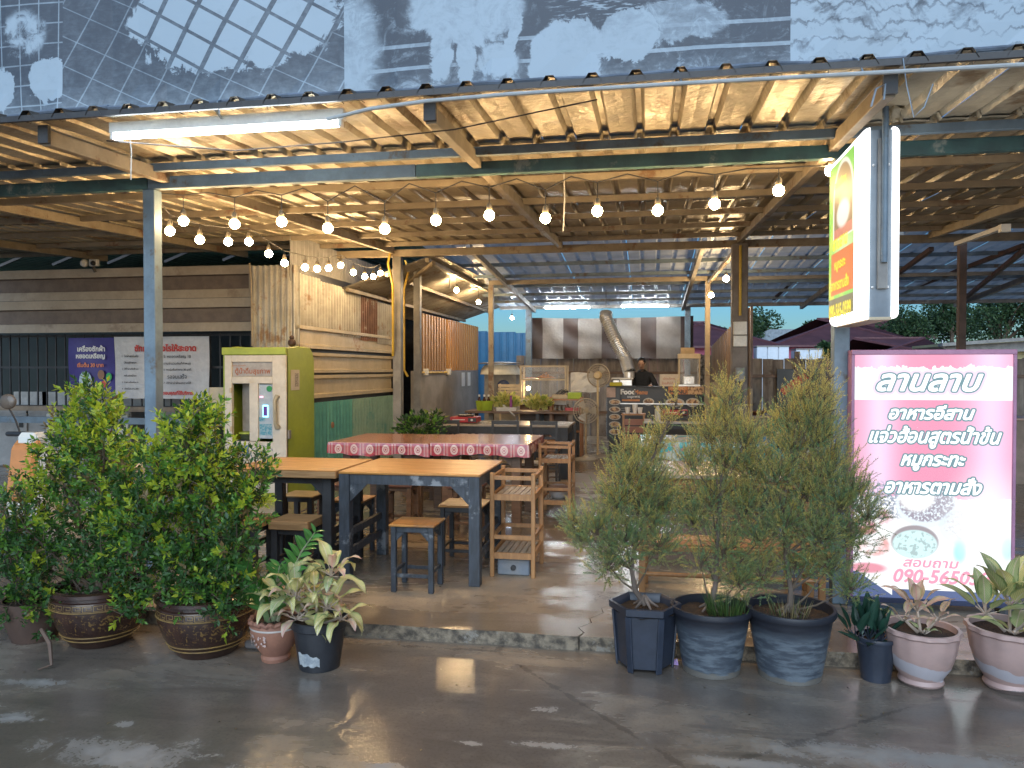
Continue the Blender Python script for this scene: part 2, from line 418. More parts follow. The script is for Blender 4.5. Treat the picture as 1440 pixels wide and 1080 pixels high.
# ---------------------------------------------------------------- front canopy
zr = lambda y: 3.13+.047*(y-5.25)
cp = thing('open_canopy', 'long open-sided canopy of tan corrugated roofing on blue-grey steel posts', 'canopy', (-1, 5.25, .08))
for X in (-3.71, 1.235):
    MB().box(X-.048, X+.048, 5.25, 5.346, .08, 2.96).build('post', M_steel_blue, cp, bevel=.004)
b = MB().box(-10, -3.72, 5.25, 5.31, 2.962, 3.05); b.build('beam', M_steel_green, cp, bevel=.003)
MB().box(-3.715, -1.62, 5.25, 5.31, 2.962, 3.052).build('beam', M_steel_blue, cp, bevel=.003)
MB().box(-1.615, 5.8, 5.25, 5.31, 2.962, 3.05).build('beam', M_steel_green, cp, bevel=.003)
for X in (-8.1, -5.8, -3.56, -1.17, 1.17, 3.5):
    MB().bar((X, 4.08, zr(4.08)-.085), (X, 10.45, zr(10.45)-.085), .06, .09).build('rafter', M_steel_tan, cp, bevel=.003)
    MB().box(X-.034, X+.034, 4.055, 4.079, 2.955, 3.06).build('rafter_cap', M_dark, cp)
for Y in (5.08, 6.08, 7.08, 8.08, 9.08, 10.0):
    MB().box(-9.6, 5.6, Y-.022, Y+.022, zr(Y)-.082, zr(Y)-.026).build('purlin', M_steel_tan if Y > 5.2 else M_steel_blue, cp, bevel=.002)
prof = trap_prof(4, .22, .042)
rows = [(3.98, 5.14, .0), (5.02, 7.7, .012), (7.55, 10.5, .022)]
for ri, (y0, y1, dz) in enumerate(rows):
    for k in range(18):
        x0 = -9.7+k*.88
        nv = 7 if ri == 0 else 3
        rr = random.Random(k*7+ri); mb = MB(); P = []
        vs = []
        for j in range(nv+1):
            y = y0+(y1-y0)*j/nv
            for (x, h) in prof:
                wv = rr.uniform(-.004, .004) if ri == 0 and h == 0 else rr.uniform(-.002, .002)
                vs.append((x0+x, y, zr(y)+h-dz+wv))
        n = len(prof); mb.add(vs, [(j*n+i, j*n+i+1, (j+1)*n+i+1, (j+1)*n+i) for j in range(nv) for i in range(n-1)])
        mb.build('roof_sheet', M_roof, cp, fixn=False)
# dark drip edge, ridge caps along the lip
MB().box(-9.7, 5.8, 3.955, 3.976, 3.055, 3.088).build('drip_edge', M_dark, cp)
for k in range(68):
    x = -9.7+k*.22+.22*.81
    if abs(x) < 5.6 or x < 0:
        MB().add([(x-.05, 3.95, zr(3.95)-.004), (x-.02, 3.95, zr(3.95)+.045), (x+.02, 3.95, zr(3.95)+.045), (x+.05, 3.95, zr(3.95)-.004), (x-.062, 4.06, zr(4.0)+.0), (x-.028, 4.06, zr(4)+.056), (x+.028, 4.06, zr(4)+.056), (x+.062, 4.06, zr(4)+.0)],
                 [(0, 1, 5, 4), (1, 2, 6, 5), (2, 3, 7, 6)]).build('rib_cap', M_rooftop, cp, fixn=False)
# torn piece of foil hanging in two places
for (px, py, Y, s) in ((1400/3+300+490, 172, 4.75, .07), (35, 262, 5.6, .13)):
    p = atY(px, py, Y); mb = MB(); rr = random.Random(int(px))
    g2 = [[(p.x+(i-2)*s*.35+rr.uniform(-.01, .01), p.y+rr.uniform(-.03, .03), p.z+(3-j)*s*.45+rr.uniform(-.01, .01)) for i in range(5-j//2)] for j in range(4)]
    vs = [q for row in g2 for q in row]; idx = 0; fs = []; st = [0]
    for row in g2: st.append(st[-1]+len(row))
    for j in range(3):
        for i in range(min(len(g2[j]), len(g2[j+1]))-1): fs.append((st[j]+i, st[j]+i+1, st[j+1]+i+1, st[j+1]+i))
    mb.add(vs, fs).build('loose_foil', M_roof, cp, fixn=False)

# conduit pipe along the lip
pp = [atY(460, 168, 3.93), atY(520, 153, 3.92), atY(600, 142, 3.91), atY(720, 132, 3.9), atY(960, 117, 3.9), atY(1200, 104, 3.9), atY(1600, 82, 3.9)]
tag(MB().tube(pp, .011, 8).build('conduit_pipe', mat('grey_pvc', (.42, .44, .44), (.36, .38, .38), 6, .45), smooth=True), 'pale grey plastic conduit running under the dark roof lip', 'pipe')

# ---------------------------------------------------------------- printed banner over the roof edge
bn = NM('faded_food_photo_print'); X, Yc, Z = bn.xyz(); X = X-1.0; Z = Z+3.1
def PX(px, py): p = atY(px, py, 4.06); return p.x, p.z
v = bn.vec('Object', (1, 1, 1))
n1 = bn.noise(v, 3.2, 8, .62, .9); n2 = bn.noise(v, 11, 6, .7, .6); n3 = bn.noise(v, 45, 3, .6)
blob = n1.step(.50, .56)
x1 = PX(89, 60)[0]; x2 = PX(483, 60)[0]; x3 = PX(1112, 60)[0]
A = X.gt(x1)*X.lt(x2); Bp = X.gt(x2)*X.lt(x3); Cp = X.gt(x3); Lp = X.lt(x1)
dark, light = (.042, .056, .078), (.30, .38, .45)
def lines(ax, az, per, wd, ph=0): 
    t = (X*ax+Z*az+ph)/per; f = t.frac()-.5
    return f.abs().lt(wd)
gx, gz = PX(370, 70)
def ell(px, py, rx, ry, soft=.12):
    ex, ez = PX(px, py); dx = (X-ex+(n1-.5)*.22+(n2-.5)*.06)/(rx/255.); dz = (Z-ez+(n2-.5)*.16+(n1-.5)*.1)/(ry/255.)
    return 1-(dx*dx+dz*dz).sqrt().step(1-soft, 1+soft*.2)
# panel A: grill grid with pale pieces behind dark bars
inA = ell(330, 30, 210, 95, .5)
n6 = bn.noise(bn.vec('Object', (1, 1, 1), False, (7, 0, 3)), 4.2, 8, .70, 2.0)
pale = (inA*.75+n1*.8+n6*1.1-.72).step(.58, .70)
bars = lines(.86, -.52, .20, .075).max(lines(.50, .87, .155, .06))
fineb = lines(.86, -.52, .20, .022).max(lines(.42, .9, .155, .02))
vA = (pale*(.62+n1*.4)).max(fineb*.30)*(1-bars*pale*.85)+n2*.16+n1*.08
# panel B: ladder bars, crab body, loaf, round fruit, brush strokes
body = ell(655, 10, 90, 62, .25).max(ell(618, 78, 20, 45, .3)).max(ell(655, 85, 18, 36, .3)).max(ell(700, 85, 36, 34, .4)).max(ell(720, 45, 12, 55, .3))
loaf = ell(795, 72, 48, 46, .08).max(ell(795, 95, 52, 34, .1))
fruit = ell(885, 50, 46, 34, .06)*(.75+n2*.3)
fruit2 = ell(960, 26, 70, 30, .15)*(.35+n2*.3)
h1 = (Z-PX(880, 42)[1]).abs().lt(.010).max((Z-PX(880, 75)[1]).abs().lt(.010))*X.gt(PX(500, 40)[0])
fan = ((bn.noise(bn.vec('Object', (2, 1, 14), False, (0, 0, 0), (0, .35, 0)), 5, 4, .6)).step(.5, .62))*ell(860, 2, 110, 34, .6)
leftpale = ell(500, 60, 45, 90, .5)*.8
n4 = bn.noise(bn.vec('Object', (1, 1, 1), False, (2, 0, 9)), 5.5, 8, .72, 2.2)
rim = (1-(body-.5).abs().step(.05, .45))*.5
vB = (body*(.35+n4*1.1)).max(loaf*(.6+n2*.5)).max(fruit*(.5+n4*.9)).max(fruit2).max(h1*.6).max(fan*.8).max(leftpale*(.5+n4*.8))*.9+n4.step(.50, .66)*.30+n2.step(.5, .75)*.15-rim*.4
# panel C: wavy fish-scale netting
row = (Z/.085+n1*2.6+n2*.7+X*1.1).frac()-.5
zig = ((X/.07+n1*2).frac()-.5).abs()*(n2*1.0)
net = 1-(row+zig-.25).abs().step(.03, .15); n5 = bn.noise(bn.vec('Object', (1, 1, 1), False, (5, 0, 2)), 4.5, 8, .68, 1.5)
vC = (1-net*.6)*(n5.step(.36, .56)*.55+.28)+n2*.2
# left strip
plate = ell(72, 112, 38, 34, .06).max(ell(38, 45, 40, 40, .35)*n2.step(.3, .6)).max(ell(0, 125, 28, 34, .08))
vL = (plate*.75).max(lines(1, 0, .13, .03)*.45).max(lines(0, 1, .12, .035)*.4)+n2*.15
val = A*vA+Bp*vB+Cp*vC+Lp*vL
val = val+(Z-(PX(700, 118)[1])).abs().op('MULTIPLY', -9.).op('EXPONENT')*.35+n3*.05
val = val*(.72+n1*.55)+(bn.noise(bn.vec('Object', (1, 1, 3)), 16, 5, .7)-.5)*.35+(n2-.5)*.35
c = bn.mix(val.step(.05, .95), dark, light)
bn.setc(c); bn.setv('Roughness', .55); bn.bump(bn.noise(bn.vec('Object', (1, 1, 1)), 2.5, 4), .25, .03)
b = MB(); nx = 80
for j in range(9):
    z = 3.105+j*.16
    for i in range(nx+1):
        x = -8+i*14/nx; b.v.append((x, 4.06+.012*math.sin(i*.9+j*.4)+(.015*math.sin(i*2.1) if j == 0 else 0), z+(.012*math.sin(i*.8) if j == 0 else 0)))
for j in range(8):
    for i in range(nx): b.f.append((j*(nx+1)+i, j*(nx+1)+i+1, (j+1)*(nx+1)+i+1, (j+1)*(nx+1)+i)); b.m.append(0)
ban = thing('roof_banner', 'huge faded blue-grey food photo banner stretched above the roof lip', 'banner', (-1, 4.06, 3.1))
b.build('print', bn.m, ban, fixn=False)
q = MB(); rr = random.Random(4)
for s0 in range(9):
    xa = -7.6+s0*1.5; pts = [(xa+i*.15, 4.03, 3.125+.010*math.sin(i*.7+s0)-.012*math.sin(math.pi*i/10)+ (.004 if i % 3 else 0)) for i in range(11)]
    q.tube(pts, .012, 6)
q.build('rolled_hem', mat('hem_vinyl', (.16, .2, .26), (.08, .1, .13), 6, .4), ban, smooth=True)
for (px, Y) in ((310, 4.02), (950, 4.02), (1200, 4.02)):
    p = atY(px, 150 if px < 400 else 100, Y)
    MB().tube([(p.x, 4.03, 3.13), (p.x+.01, 3.97, 3.1), (p.x+.03, 3.96, 3.03)], .004, 5).build('tie_cord', mat('tie_cord_blue', (.25, .33, .42)), ban)

# ---------------------------------------------------------------- rear lean-to roof behind
rearz = lambda y: 3.47-(y-10.6)*(3.47-3.05)/6.6
rr_ = thing('rear_roof', 'blue-grey zinc roof over the kitchen, sloping down to the back', 'roof', (0, 13, 3.3))
rprof = trap_prof(4, .25, .035)
for ri, (y0, y1, dz) in enumerate([(10.55, 12.6, 0), (12.45, 14.9, .012), (14.75, 17.25, .022)]):
    for k in range(17):
        x0 = -3.3+k*1.0
        mb = MB(); vs = []; nv = 3
        for j in range(nv+1):
            y = y0+(y1-y0)*j/nv
            for (x, h) in rprof: vs.append((x0+x*.99, y, rearz(y)+h-dz))
        n = len(rprof); mb.add(vs, [(j*n+i, j*n+i+1, (j+1)*n+i+1, (j+1)*n+i) for j in range(nv) for i in range(n-1)]).build('roof_sheet', M_roof2, rr_, fixn=False)
for Y in (11.3, 12.3, 13.3, 14.3, 15.3, 16.2):
    MB().box(-3.3, 13, Y-.025, Y+.025, rearz(Y)-.085, rearz(Y)-.03).build('purlin', M_steel_blue, rr_)
MB().box(-3.3, 13, 17.1, 17.16, 2.96, 3.04).build('edge_beam', M_steel_grey, rr_, bevel=.004)
MB().box(-4.6, 13, 10.5, 10.57, 3.21, 3.31).build('beam', M_steel_tan, rr_, bevel=.004)
MB().box(-2.8, 1.15, 13.5, 13.57, 3.12, 3.20).build('beam', M_steel_tan, rr_, bevel=.004)
MB().box(1.15, 13, 13.5, 13.57, 3.12, 3.18).build('beam', M_steel_grey, rr_, bevel=.004)
for X in (-2.5, .75, 3.2, 6.2):
    MB().bar((X, 10.6, rearz(10.6)-.13), (X, 17.1, rearz(17.1)-.13), .06, .09).build('rafter', M_steel_grey, rr_)
def post(x, y, z, wd, m): return MB().box(x-wd/2, x+wd/2, y, y+wd, .08, z).build('post', m, rr_, bevel=.004)
p1 = atY(558, 500, 10.5); p2 = atY(586, 500, 11.2)
post(p1.x, 10.5, 3.21, .12, M_steel_grey); post(p2.x, 11.2, 3.2, .1, M_steel_grey)
post(atY(690, 500, 13.5).x, 13.5, 3.12, .085, M_steel_tan); post(atY(995, 500, 13.5).x, 13.5, 3.12, .085, M_steel_tan)
post(atY(743, 500, 17.1).x, 17.1, 2.96, .13, M_steel_blue); post(atY(967, 500, 17.1).x, 17.1, 2.96, .12, M_steel_blue)
post(atY(1354, 430, 10.9).x, 10.9, 3.3, .09, mat('rusty_steel', (.09, .05, .035), (.06, .035, .025)))
# diagonal braces at the right
for a, c_ in (((1440, 345), (1265, 412)), ((1440, 352), (1350, 425)), ((1310, 350), (1215, 420)), ((1180, 330), (1088, 420))):
    MB().bar(atY(a[0], a[1], 11.6), atY(c_[0], c_[1], 16.5), .06, .06).build('brace', mat('rusty_steel', (.09, .05, .035)), rr_)
MB().bar(atY(1035, 352, 10.6), atY(997, 397, 13.45), .05).build('brace', M_steel_tan, rr_)
# light slits where the roofing has holes: small translucent panes
m_tr = NM('skylight_sheet'); m_tr.setc((.75, .85, .9)); m_tr.setv('Transmission Weight', .75); m_tr.setv('Roughness', .5); m_tr = m_tr.m

# concrete-grey pole at the right with meter and conduit
pl = thing('power_pole', 'wide grey-brown pole with electric meter and yellow conduit, mid-right', 'pole', (1.25, 10.6, .08))
px0 = atY(1039, 500, 10.4).x
MB().box(px0-.1, px0+.1, 10.3, 10.48, .08, 3.24).build('shaft', mat('weathered_pole', (.22, .19, .17), (.15, .13, .12), 5, .7), pl, bevel=.01)
MB().tube([(px0, 10.28, 3.2), (px0, 10.28, 2.3)], .018, 8).build('conduit', M_yellow_pipe, pl, smooth=True)
MB().box(px0-.085, px0+.085, 10.24, 10.298, 2.05, 2.22).build('breaker_box', M_white, pl, bevel=.006)
MB().box(px0-.085, px0+.085, 10.24, 10.298, 1.9, 2.04).build('breaker_box', M_white, pl, bevel=.006)
mt = MB().box(px0-.06, px0+.06, 10.2, 10.299, 1.45, 1.63).build('meter', mat('meter_grey', (.3, .31, .31), (.2, .2, .2)), pl, bevel=.01)
MB().ball((px0, 10.2, 1.56), .05, 12, 8, sz=.8).build('dial', glass('meter_glass', (.7, .8, .8), .5), mt, smooth=True)
MB().tube([(px0+.01, 10.28, 1.45), (px0+.03, 10.27, 1.2), (px0-.02, 10.28, .9), (px0+.0, 10.29, .6)], .01, 6).build('cable', M_dark, pl, smooth=True)
MB().ball((px0, 10.27, 1.09), .03).build('knob', M_white, pl, smooth=True)

# lean-to roof over the left wall
lr = thing('side_roof', 'low side roof of thin corrugated sheets sloping down to the left walls', 'roof', (-4, 13, 2.9))
m_thin = mat('thin_galvanised_roofing', (.40, .37, .32), (.28, .26, .22), 4, .4, metal=.3, c3=(.2, .12, .07))
for k in range(8):
    pr = [(x, h) for x, h in sine_prof(.95, .095, .022, 6)]
    corr(MB(), (-2.95, 10.62+k*.92, 3.26), (0, 1, 0), (-1.9, 0, -.62), (0, 0, 1), pr, 1.0).build('roof_sheet', m_thin, lr, fixn=False)
for x, z in ((-3.1, 3.17), (-3.7, 2.97), (-4.3, 2.77)):
    MB().box(x-.025, x+.025, 10.6, 17.9, z-.03, z+.02).build('purlin', M_steel_tan, lr)
MB().bar((-3.0, 10.6, 3.12), (-4.5, 12.6, 2.74), .05).build('brace', M_steel_tan, lr)

# ---------------------------------------------------------------- left walls
W1 = -4.4
wl = thing('patchwork_wall', 'patchwork side wall of rusty, beige and teal metal sheets behind the tables', 'wall', (W1, 11, .08))
def pat(name, c1, c2, c3=None, sc_=5, rough=.5): return mat(name, c1, c2, sc_, rough, metal=.15, c3=c3, bump=.2)
m_gal = pat('galvanised', (.42, .41, .38), (.32, .31, .28), (.25, .17, .11)); m_rust = pat('rusted_sheet', (.22, .10, .055), (.13, .06, .035), (.40, .34, .27))
m_cream = pat('cream_sheet', (.50, .44, .33), (.42, .36, .26), (.30, .17, .09), 2.5); m_beige = pat('beige_sheet', (.50, .42, .29), (.43, .36, .24), None, 2)
m_teal = pat('teal_sheet', (.13, .40, .33), (.09, .31, .27), None, 3); m_mint = pat('mint_sheet', (.28, .42, .32), (.22, .36, .28), (.12, .3, .25), 3)
corr(MB(), (W1-.03, 9.05, 2.72), (0, 1, 0), (0, 0, 1), (1, 0, 0), sine_prof(3.8, .12, .03), .6).build('upper_sheet', mat('dull_grey_sheet', (.26, .26, .26), (.2, .2, .21), 3, .5), wl, fixn=False)
y = 9.08
for k, m in enumerate((m_gal, m_gal, m_gal, m_rust, m_gal)):
    wd = .74
    corr(MB(), (W1+.02+.003*k, y, 2.15-.03*k), (0, 1, 0), (0, 0, 1), (1, 0, 0), sine_prof(wd+.03, .10, .045), .68).build('corrugated_sheet', m, wl, fixn=False); y += wd
def folded(name, m, y0, y1, z0, z1, dx=0., par=None, steps=((0, 0), (.16, .0), (.2, .035), (.8, .035), (.85, 0), (1, 0)), x=W1):
    b = MB(); 
    for yy in (y0, y1):
        for t, h in steps: b.v.append((x+dx+.03-h, yy, z0+(z1-z0)*t))
    k = len(steps); b.f = [(i, i+1, k+i+1, k+i) for i in range(k-1)]; b.m = [0]*len(b.f)
    return b.build(name, m, par or wl, fixn=False)
folded('folded_panel', m_cream, 9.08, 12.8, 1.88, 2.17, .025)
MB().box(W1-.02, W1-.005, 9.08, 12.8, .3, 2.9).build('backing_board', M_dark, wl)
folded('folded_panel', m_beige, 9.08, 12.8, 1.56, 1.83, .015)
folded('folded_panel', m_beige, 9.08, 12.8, 1.22, 1.53, .015)
y = 9.08
for k, m in enumerate((m_teal, m_teal, m_mint, m_mint)):
    corr(MB(), (W1+.03+.003*k, y, .1), (0, 1, 0), (0, 0, 1), (1, 0, 0), sine_prof(.95, .12, .06), 1.06).build('corrugated_sheet', m, wl, fixn=False); y += .93
MB().lathe([(.001, 0), (.045, 0), (.04, .012), (.001, .014)], 14).build('round_sticker', mat('faded_orange_sticker', (.45, .22, .12)), wl, local=True).matrix_basis = Matrix.Translation((.075, -.9, .75))@Matrix.Rotation(math.pi/2, 4, 'Y')
# curled corrugated sheet at the corner
xa = atY(357, 430, 9.1).x
cs = thing('corner_sheet', 'upright galvanised corrugated sheet closing the wall corner above the machine', 'metal sheet', ((xa+W1)/2, 9.1, 1.85))
pr = sine_prof(abs(W1-xa)+.12, .085, .045)
b = MB(); L = pr[-1][0]
for z in (1.2, 2.92):
    for x, h in pr:
        t = x/L; bend = .10*max(0, t-.8)
        b.v.append((xa+x*.93+h*.3, 9.06-h+bend*2*t, z))
k = len(pr); b.f = [(i, i+1, k+i+1, k+i) for i in range(k-1)]; b.m = [0]*len(b.f)
b.build('sheet', m_gal, cs, fixn=False)
MB().tube([(xa-.03, 9.05, 2.95), (xa+.02, 9.0, 2.7), (xa+.03, 9.0, 1.9)], .012, 6).build('cable', M_steel_tan, cs, smooth=True)

# grey rendered wall with slats above
W2 = -3.97
w2 = thing('slatted_wall', 'grey rendered wall topped by vertical slats, the far ones coloured as if lit orange', 'wall', (W2, 15.4, .08))
MB().box(W2-.1, W2, 12.9, 17.9, .08, 1.58).build('rendered_wall', mat('grey_render', (.26, .24, .22), (.2, .185, .17), 2.5, .7), w2)
m_sl = mat('slat_wood', (.38, .24, .12), (.28, .16, .08), 5, .5, stretch=(8, 8, 1)); m_slo = mat('orange_lit_slat_wood', (.50, .26, .07), (.40, .2, .05), 5, .45, stretch=(8, 8, 1))  # second wood carries the orange light on the cladding in its colour
for k in range(11): MB().box(W2-.06, W2-.02, 13.0+k*.19, 13.0+k*.19+.10, 1.585, 2.62).build('slat', m_sl, w2)
b = MB()
for k in range(28): b.box(W2-.05+(k % 2)*.012, W2-.01+(k % 2)*.012, 15.09+k*.1, 15.185+k*.1, 1.585, 2.62)
tag(b.build('slat_cladding', m_slo, w2), kind='stuff')
MB().tube([(W2+.02, 12.95, 1.55), (W2+.02, 15.2, 1.55)], .018, 8).build('conduit', M_yellow_pipe, w2, smooth=True)
for yy in (13.3, 14.9): MB().box(W2, W2+.07, yy, yy+.14, 1.5, 1.62).build('socket_box', M_white, w2, bevel=.005)
for yy in (16.2, 16.75): 
    MB().box(W2+.003, W2+.008, yy, yy+.28, 1.24, 1.54).build('paper_notice', M_white, w2)
# yellow conduits on the posts
for i, (px, Y) in enumerate(((549, 10.42), (570, 11.1))):
    a = atY(px, 500, Y).x
    tag(MB().tube([(a-.0, Y, 3.24), (a-.03+.09*i, Y, 3.1), (a+.04-.06*i, Y, 2.8), (a+.04-.06*i, Y, 1.6+.3*(1-i)), (a+.02, Y+.05, 1.5+.3*(1-i))], .018, 8).build('conduit_pipe', M_yellow_pipe, smooth=True),
        ['yellow conduit bent down the left side of the outer mid-left post', 'yellow conduit running down between the two mid-left posts'][i], 'pipe', 'yellow conduits on the mid-left posts')

# blue sheet wall beyond
bw = thing('blue_fence', 'bright blue corrugated fence beyond the slatted wall', 'fence', (-4.6, 21, 0))
for k in range(5):
    corr(MB(), (-6.0+k*.8, 21, .05), (1, 0, 0), (0, 0, 1), (0, -1, 0), trap_prof(4, .2, .03), 2.66-.03*k).build('corrugated_sheet', mat('blue_sheet', (.05, .19, .34), (.04, .15, .28), 2, .45), bw, fixn=False)

# rear fence of weathered sheets (behind kitchen) and continuing right
M_plank = mat('weathered_planks', (.30, .26, .22), (.17, .14, .12), 3, .75, stretch=(3, 3, .7), bump=.3, c3=(.12, .09, .07))
rf = thing('rear_fence', 'weathered grey fence of upright boards closing the back of the kitchen', 'fence', (-.9, 17.6, 0))
for k in range(24):
    x = -3.0+k*.19; MB().box(x, x+.187, 17.6+(k % 2)*.05, 17.625+(k % 2)*.05, .05, 1.93).build('board', M_plank, rf)
for z in (.6, 1.5): MB().box(-3.0, 1.55, 17.575, 17.598, z, z+.06).build('rail', M_wood_b, rf)
rf2 = thing('side_fence', 'weathered board fence behind the long counter at the right', 'fence', (5, 15.5, 0))
for k in range(58):
    x = 1.4+k*.2; MB().box(x, x+.197, 15.5+(k % 2)*.05, 15.52+(k % 2)*.05, .05, 1.82-.01*(k % 3)).build('board', M_plank, rf2)
for z in (.7, 1.45): MB().box(1.7, 12.9, 15.46, 15.495, z, z+.06).build('rail', M_wood_b, rf2)
MB().box(2.77, 2.86, 15.37, 15.45, .05, 1.95).build('fence_post', M_wood_b, rf2)

# brown vertical-clad partition right of the kitchen (plane runs away from us)
wp = thing('clad_partition', 'brown ribbed partition wall beside the cooking counter, top sloping', 'partition', (1.35, 12.5, .08))
ya, yb = 10.7, 16.9; k = 42
b1 = MB(); b2 = MB()
for i in range(k):
    y0 = ya+(yb-ya)*i/k; y1 = y0+(yb-ya)/k*.86; t = i/k
    zt = 2.45-.35*t; x_ = 1.36-.02*(i % 2)
    b1.box(x_, x_+.03, y0, y1, 1.35, zt); b2.box(x_, x_+.03, y0, y1, .08, 1.345)
tag(b1.build('upper_cladding', mat('brown_cladding', (.20, .13, .085), (.15, .1, .065), 4, .5), wp), kind='stuff')
tag(b2.build('lower_cladding', mat('tan_cladding', (.45, .34, .20), (.38, .28, .16), 4, .5), wp), kind='stuff')

# striped tarpaulin
tp = thing('striped_tarpaulin', 'brown and pale grey striped tarpaulin hung across the kitchen back', 'tarpaulin', (-.9, 17.25, 2.7))
xs = [745, 760, 795, 815, 845, 866, 903, 924, 947, 975]
xs = [742, 763, 792, 813, 846, 867, 901, 923, 957, 975]
edges = [atY(p, 480, 17.3).x for p in xs]
m_br = mat('brown_tarp', (.042, .024, .02), (.03, .018, .015), 3, .6); m_gr = mat('grey_tarp', (.19, .165, .145), (.145, .13, .12), 3, .55, bump=.3, bd=.02)
for i in range(9):
    xa_, xb_ = edges[i], edges[i+1]; m = m_br if i % 2 == 0 else m_gr; b = MB(); nx = 6; nz = 9
    for j in range(nz+1):
        for q in range(nx+1):
            x = xa_+(xb_-xa_)*q/nx; t = j/nz
            ztop = 2.78+.03*math.sin((x+2.6)/3.4*math.pi)*-1
            b.v.append((x+(.12*(1-t) if i < 2 and x < edges[1]+.01 else 0)*0, 17.3+.03*math.sin(x*9+j*.8)+.02*math.sin(j*1.3+x*3)+(.012 if j == 4 else 0), 1.85+(ztop-1.85)*t))
    b.f = [(j*(nx+1)+q, j*(nx+1)+q+1, (j+1)*(nx+1)+q+1, (j+1)*(nx+1)+q) for j in range(nz) for q in range(nx)]; b.m = [0]*len(b.f)
    b.build('stripe', m, tp, fixn=False, smooth=True)

# ---------------------------------------------------------------- left shop (laundry)
ap = thing('folded_awning', 'wide beige folded metal awning boards across the laundry front', 'awning', (-8, 9.5, 2.1))
m_ap = mat('beige_awning', (.40, .34, .26), (.34, .29, .22), 3, .5, c3=(.25, .2, .15), bump=.15); m_ap2 = mat('brown_awning', (.17, .13, .10), (.13, .1, .08), 8, .6)
for (z0, z1, x1_) in ((2.57, 3.0, -5.24), (2.12, 2.565, -5.2)):
    H_ = z1-z0; st = ((0, .0), (.27, .02), (.29, .08), (.70, .08), (.73, .02), (1., .0))
    b = MB()
    for x in (-12.5, x1_):
        for t, h in st: b.v.append((x, 9.5+h, z0+H_*t))
    b.f = [(i, i+1, 7+i, 6+i) for i in range(5)]; b.m = [0, 0, 1, 0, 0]; b.m = [0, 1, 1, 1, 0]
    b.build('awning_board', [m_ap, m_ap2], ap, fixn=False)
    MB().prism([(x1_, z0), (x1_+.10, z0+.05), (x1_+.10, z1-.02), (x1_, z1)], 9.5, 9.52).build('end_cap', m_ap, ap)
ls = thing('laundry_shop', 'dark coin laundry room behind a barred grille at the left', 'shop', (-8, 12, 0))
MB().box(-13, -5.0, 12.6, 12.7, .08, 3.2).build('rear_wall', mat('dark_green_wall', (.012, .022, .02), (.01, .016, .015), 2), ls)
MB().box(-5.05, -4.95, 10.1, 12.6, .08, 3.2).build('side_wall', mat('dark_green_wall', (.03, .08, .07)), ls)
for k in range(46):
    x = -12.3+k*.155; MB().box(x-.009, x+.009, 9.97, 9.99, 1.05, 2.12).build('grille_bar', M_dark, ls)
for z in (1.05, 1.62, 2.08): MB().box(-12.4, -5.2, 9.955, 9.97, z, z+.03).build('grille_rail', M_dark, ls)
MB().box(-12.4, -5.2, 9.6, 9.66, .84, .93).build('counter_rail', M_steel_blue, ls)
MB().box(-12.4, -5.1, 9.86, 9.95, 1.0, 1.07).build('sill', mat('dusty_sill', (.22, .17, .12)), ls)
MB().box(-5.22, -5.1, 9.9, 9.99, .08, 3.0).build('door_jamb', mat('green_jamb', (.04, .16, .12)), ls)
# a dim tube in the laundry
MB().tube([(-5.9, 12.3, 1.86), (-5.3, 12.3, 1.86)], .02, 8).build('tube_light', emis('laundry_tube', (.9, 1, .97), 6), ls)
# laundry banners
def hang(name, label, X0, X1, Y, z0, z1, m, cat='banner', wav=.01, nx=18, nz=8, group=None):
    t = thing(name, label, cat, ((X0+X1)/2, Y, z0), 0, group); b = MB()
    for j in range(nz+1):
        for i in range(nx+1):
            x = X0+(X1-X0)*i/nx; z = z0+(z1-z0)*j/nz
            b.v.append((x, Y+wav*math.sin(x*7+z*3)+wav*.6*math.sin(z*9-x*4), z))
    b.f = [(j*(nx+1)+i, j*(nx+1)+i+1, (j+1)*(nx+1)+i+1, (j+1)*(nx+1)+i) for j in range(nz) for i in range(nx)]; b.m = [0]*len(b.f)
    b.build('cloth', m, t, fixn=False, smooth=True); return t
YB = 9.85
b1_ = hang('laundry_banner', 'purple-blue coin washing machine banner on the laundry grille', atY(97, 500, YB).x, atY(161, 500, YB).x, YB, 1.19, 2.06, mat('purple_blue_vinyl', (.05, .035, .22), (.04, .028, .17), 3, .4))
b2_ = hang('laundry_banner', 'white washing instruction banner with red heading on the grille', atY(161.5, 500, YB).x, atY(294, 500, YB).x, YB, 1.19, 2.07, mat('white_vinyl', (.56, .56, .56), (.46, .46, .48), 2, .4, bump=.4, bd=.03))
def fr(px, py, Y): p = atY(px, py, Y); return (p, (1, 0, 0), (0, 0, 1))
M_ink_w = mat('print_white', (.75, .75, .75), (.7, .7, .7), 5, .5, bump=0); M_ink_r = mat('print_red', (.55, .06, .04), (.5, .05, .04), 5, .5, bump=0); M_ink_k = mat('print_black', (.05, .05, .05), (.04, .04, .04), 5, .5, bump=0)
M_ink_o = mat('print_orange', (.75, .25, .12), (.7, .22, .1), 5, .5, bump=0)
F_ = YB-.025
letters('เครื่องซักผ้า', .13, fr(128, 490, F_), M_ink_w, b1_, .004, fit=.44)
letters('หยอดเหรียญ', .13, fr(127, 501, F_), M_ink_w, b1_, .004, fit=.46)
letters('เริ่มต้น 30 บาท', .1, fr(127, 513, F_), M_ink_o, b1_, .003, fit=.42)
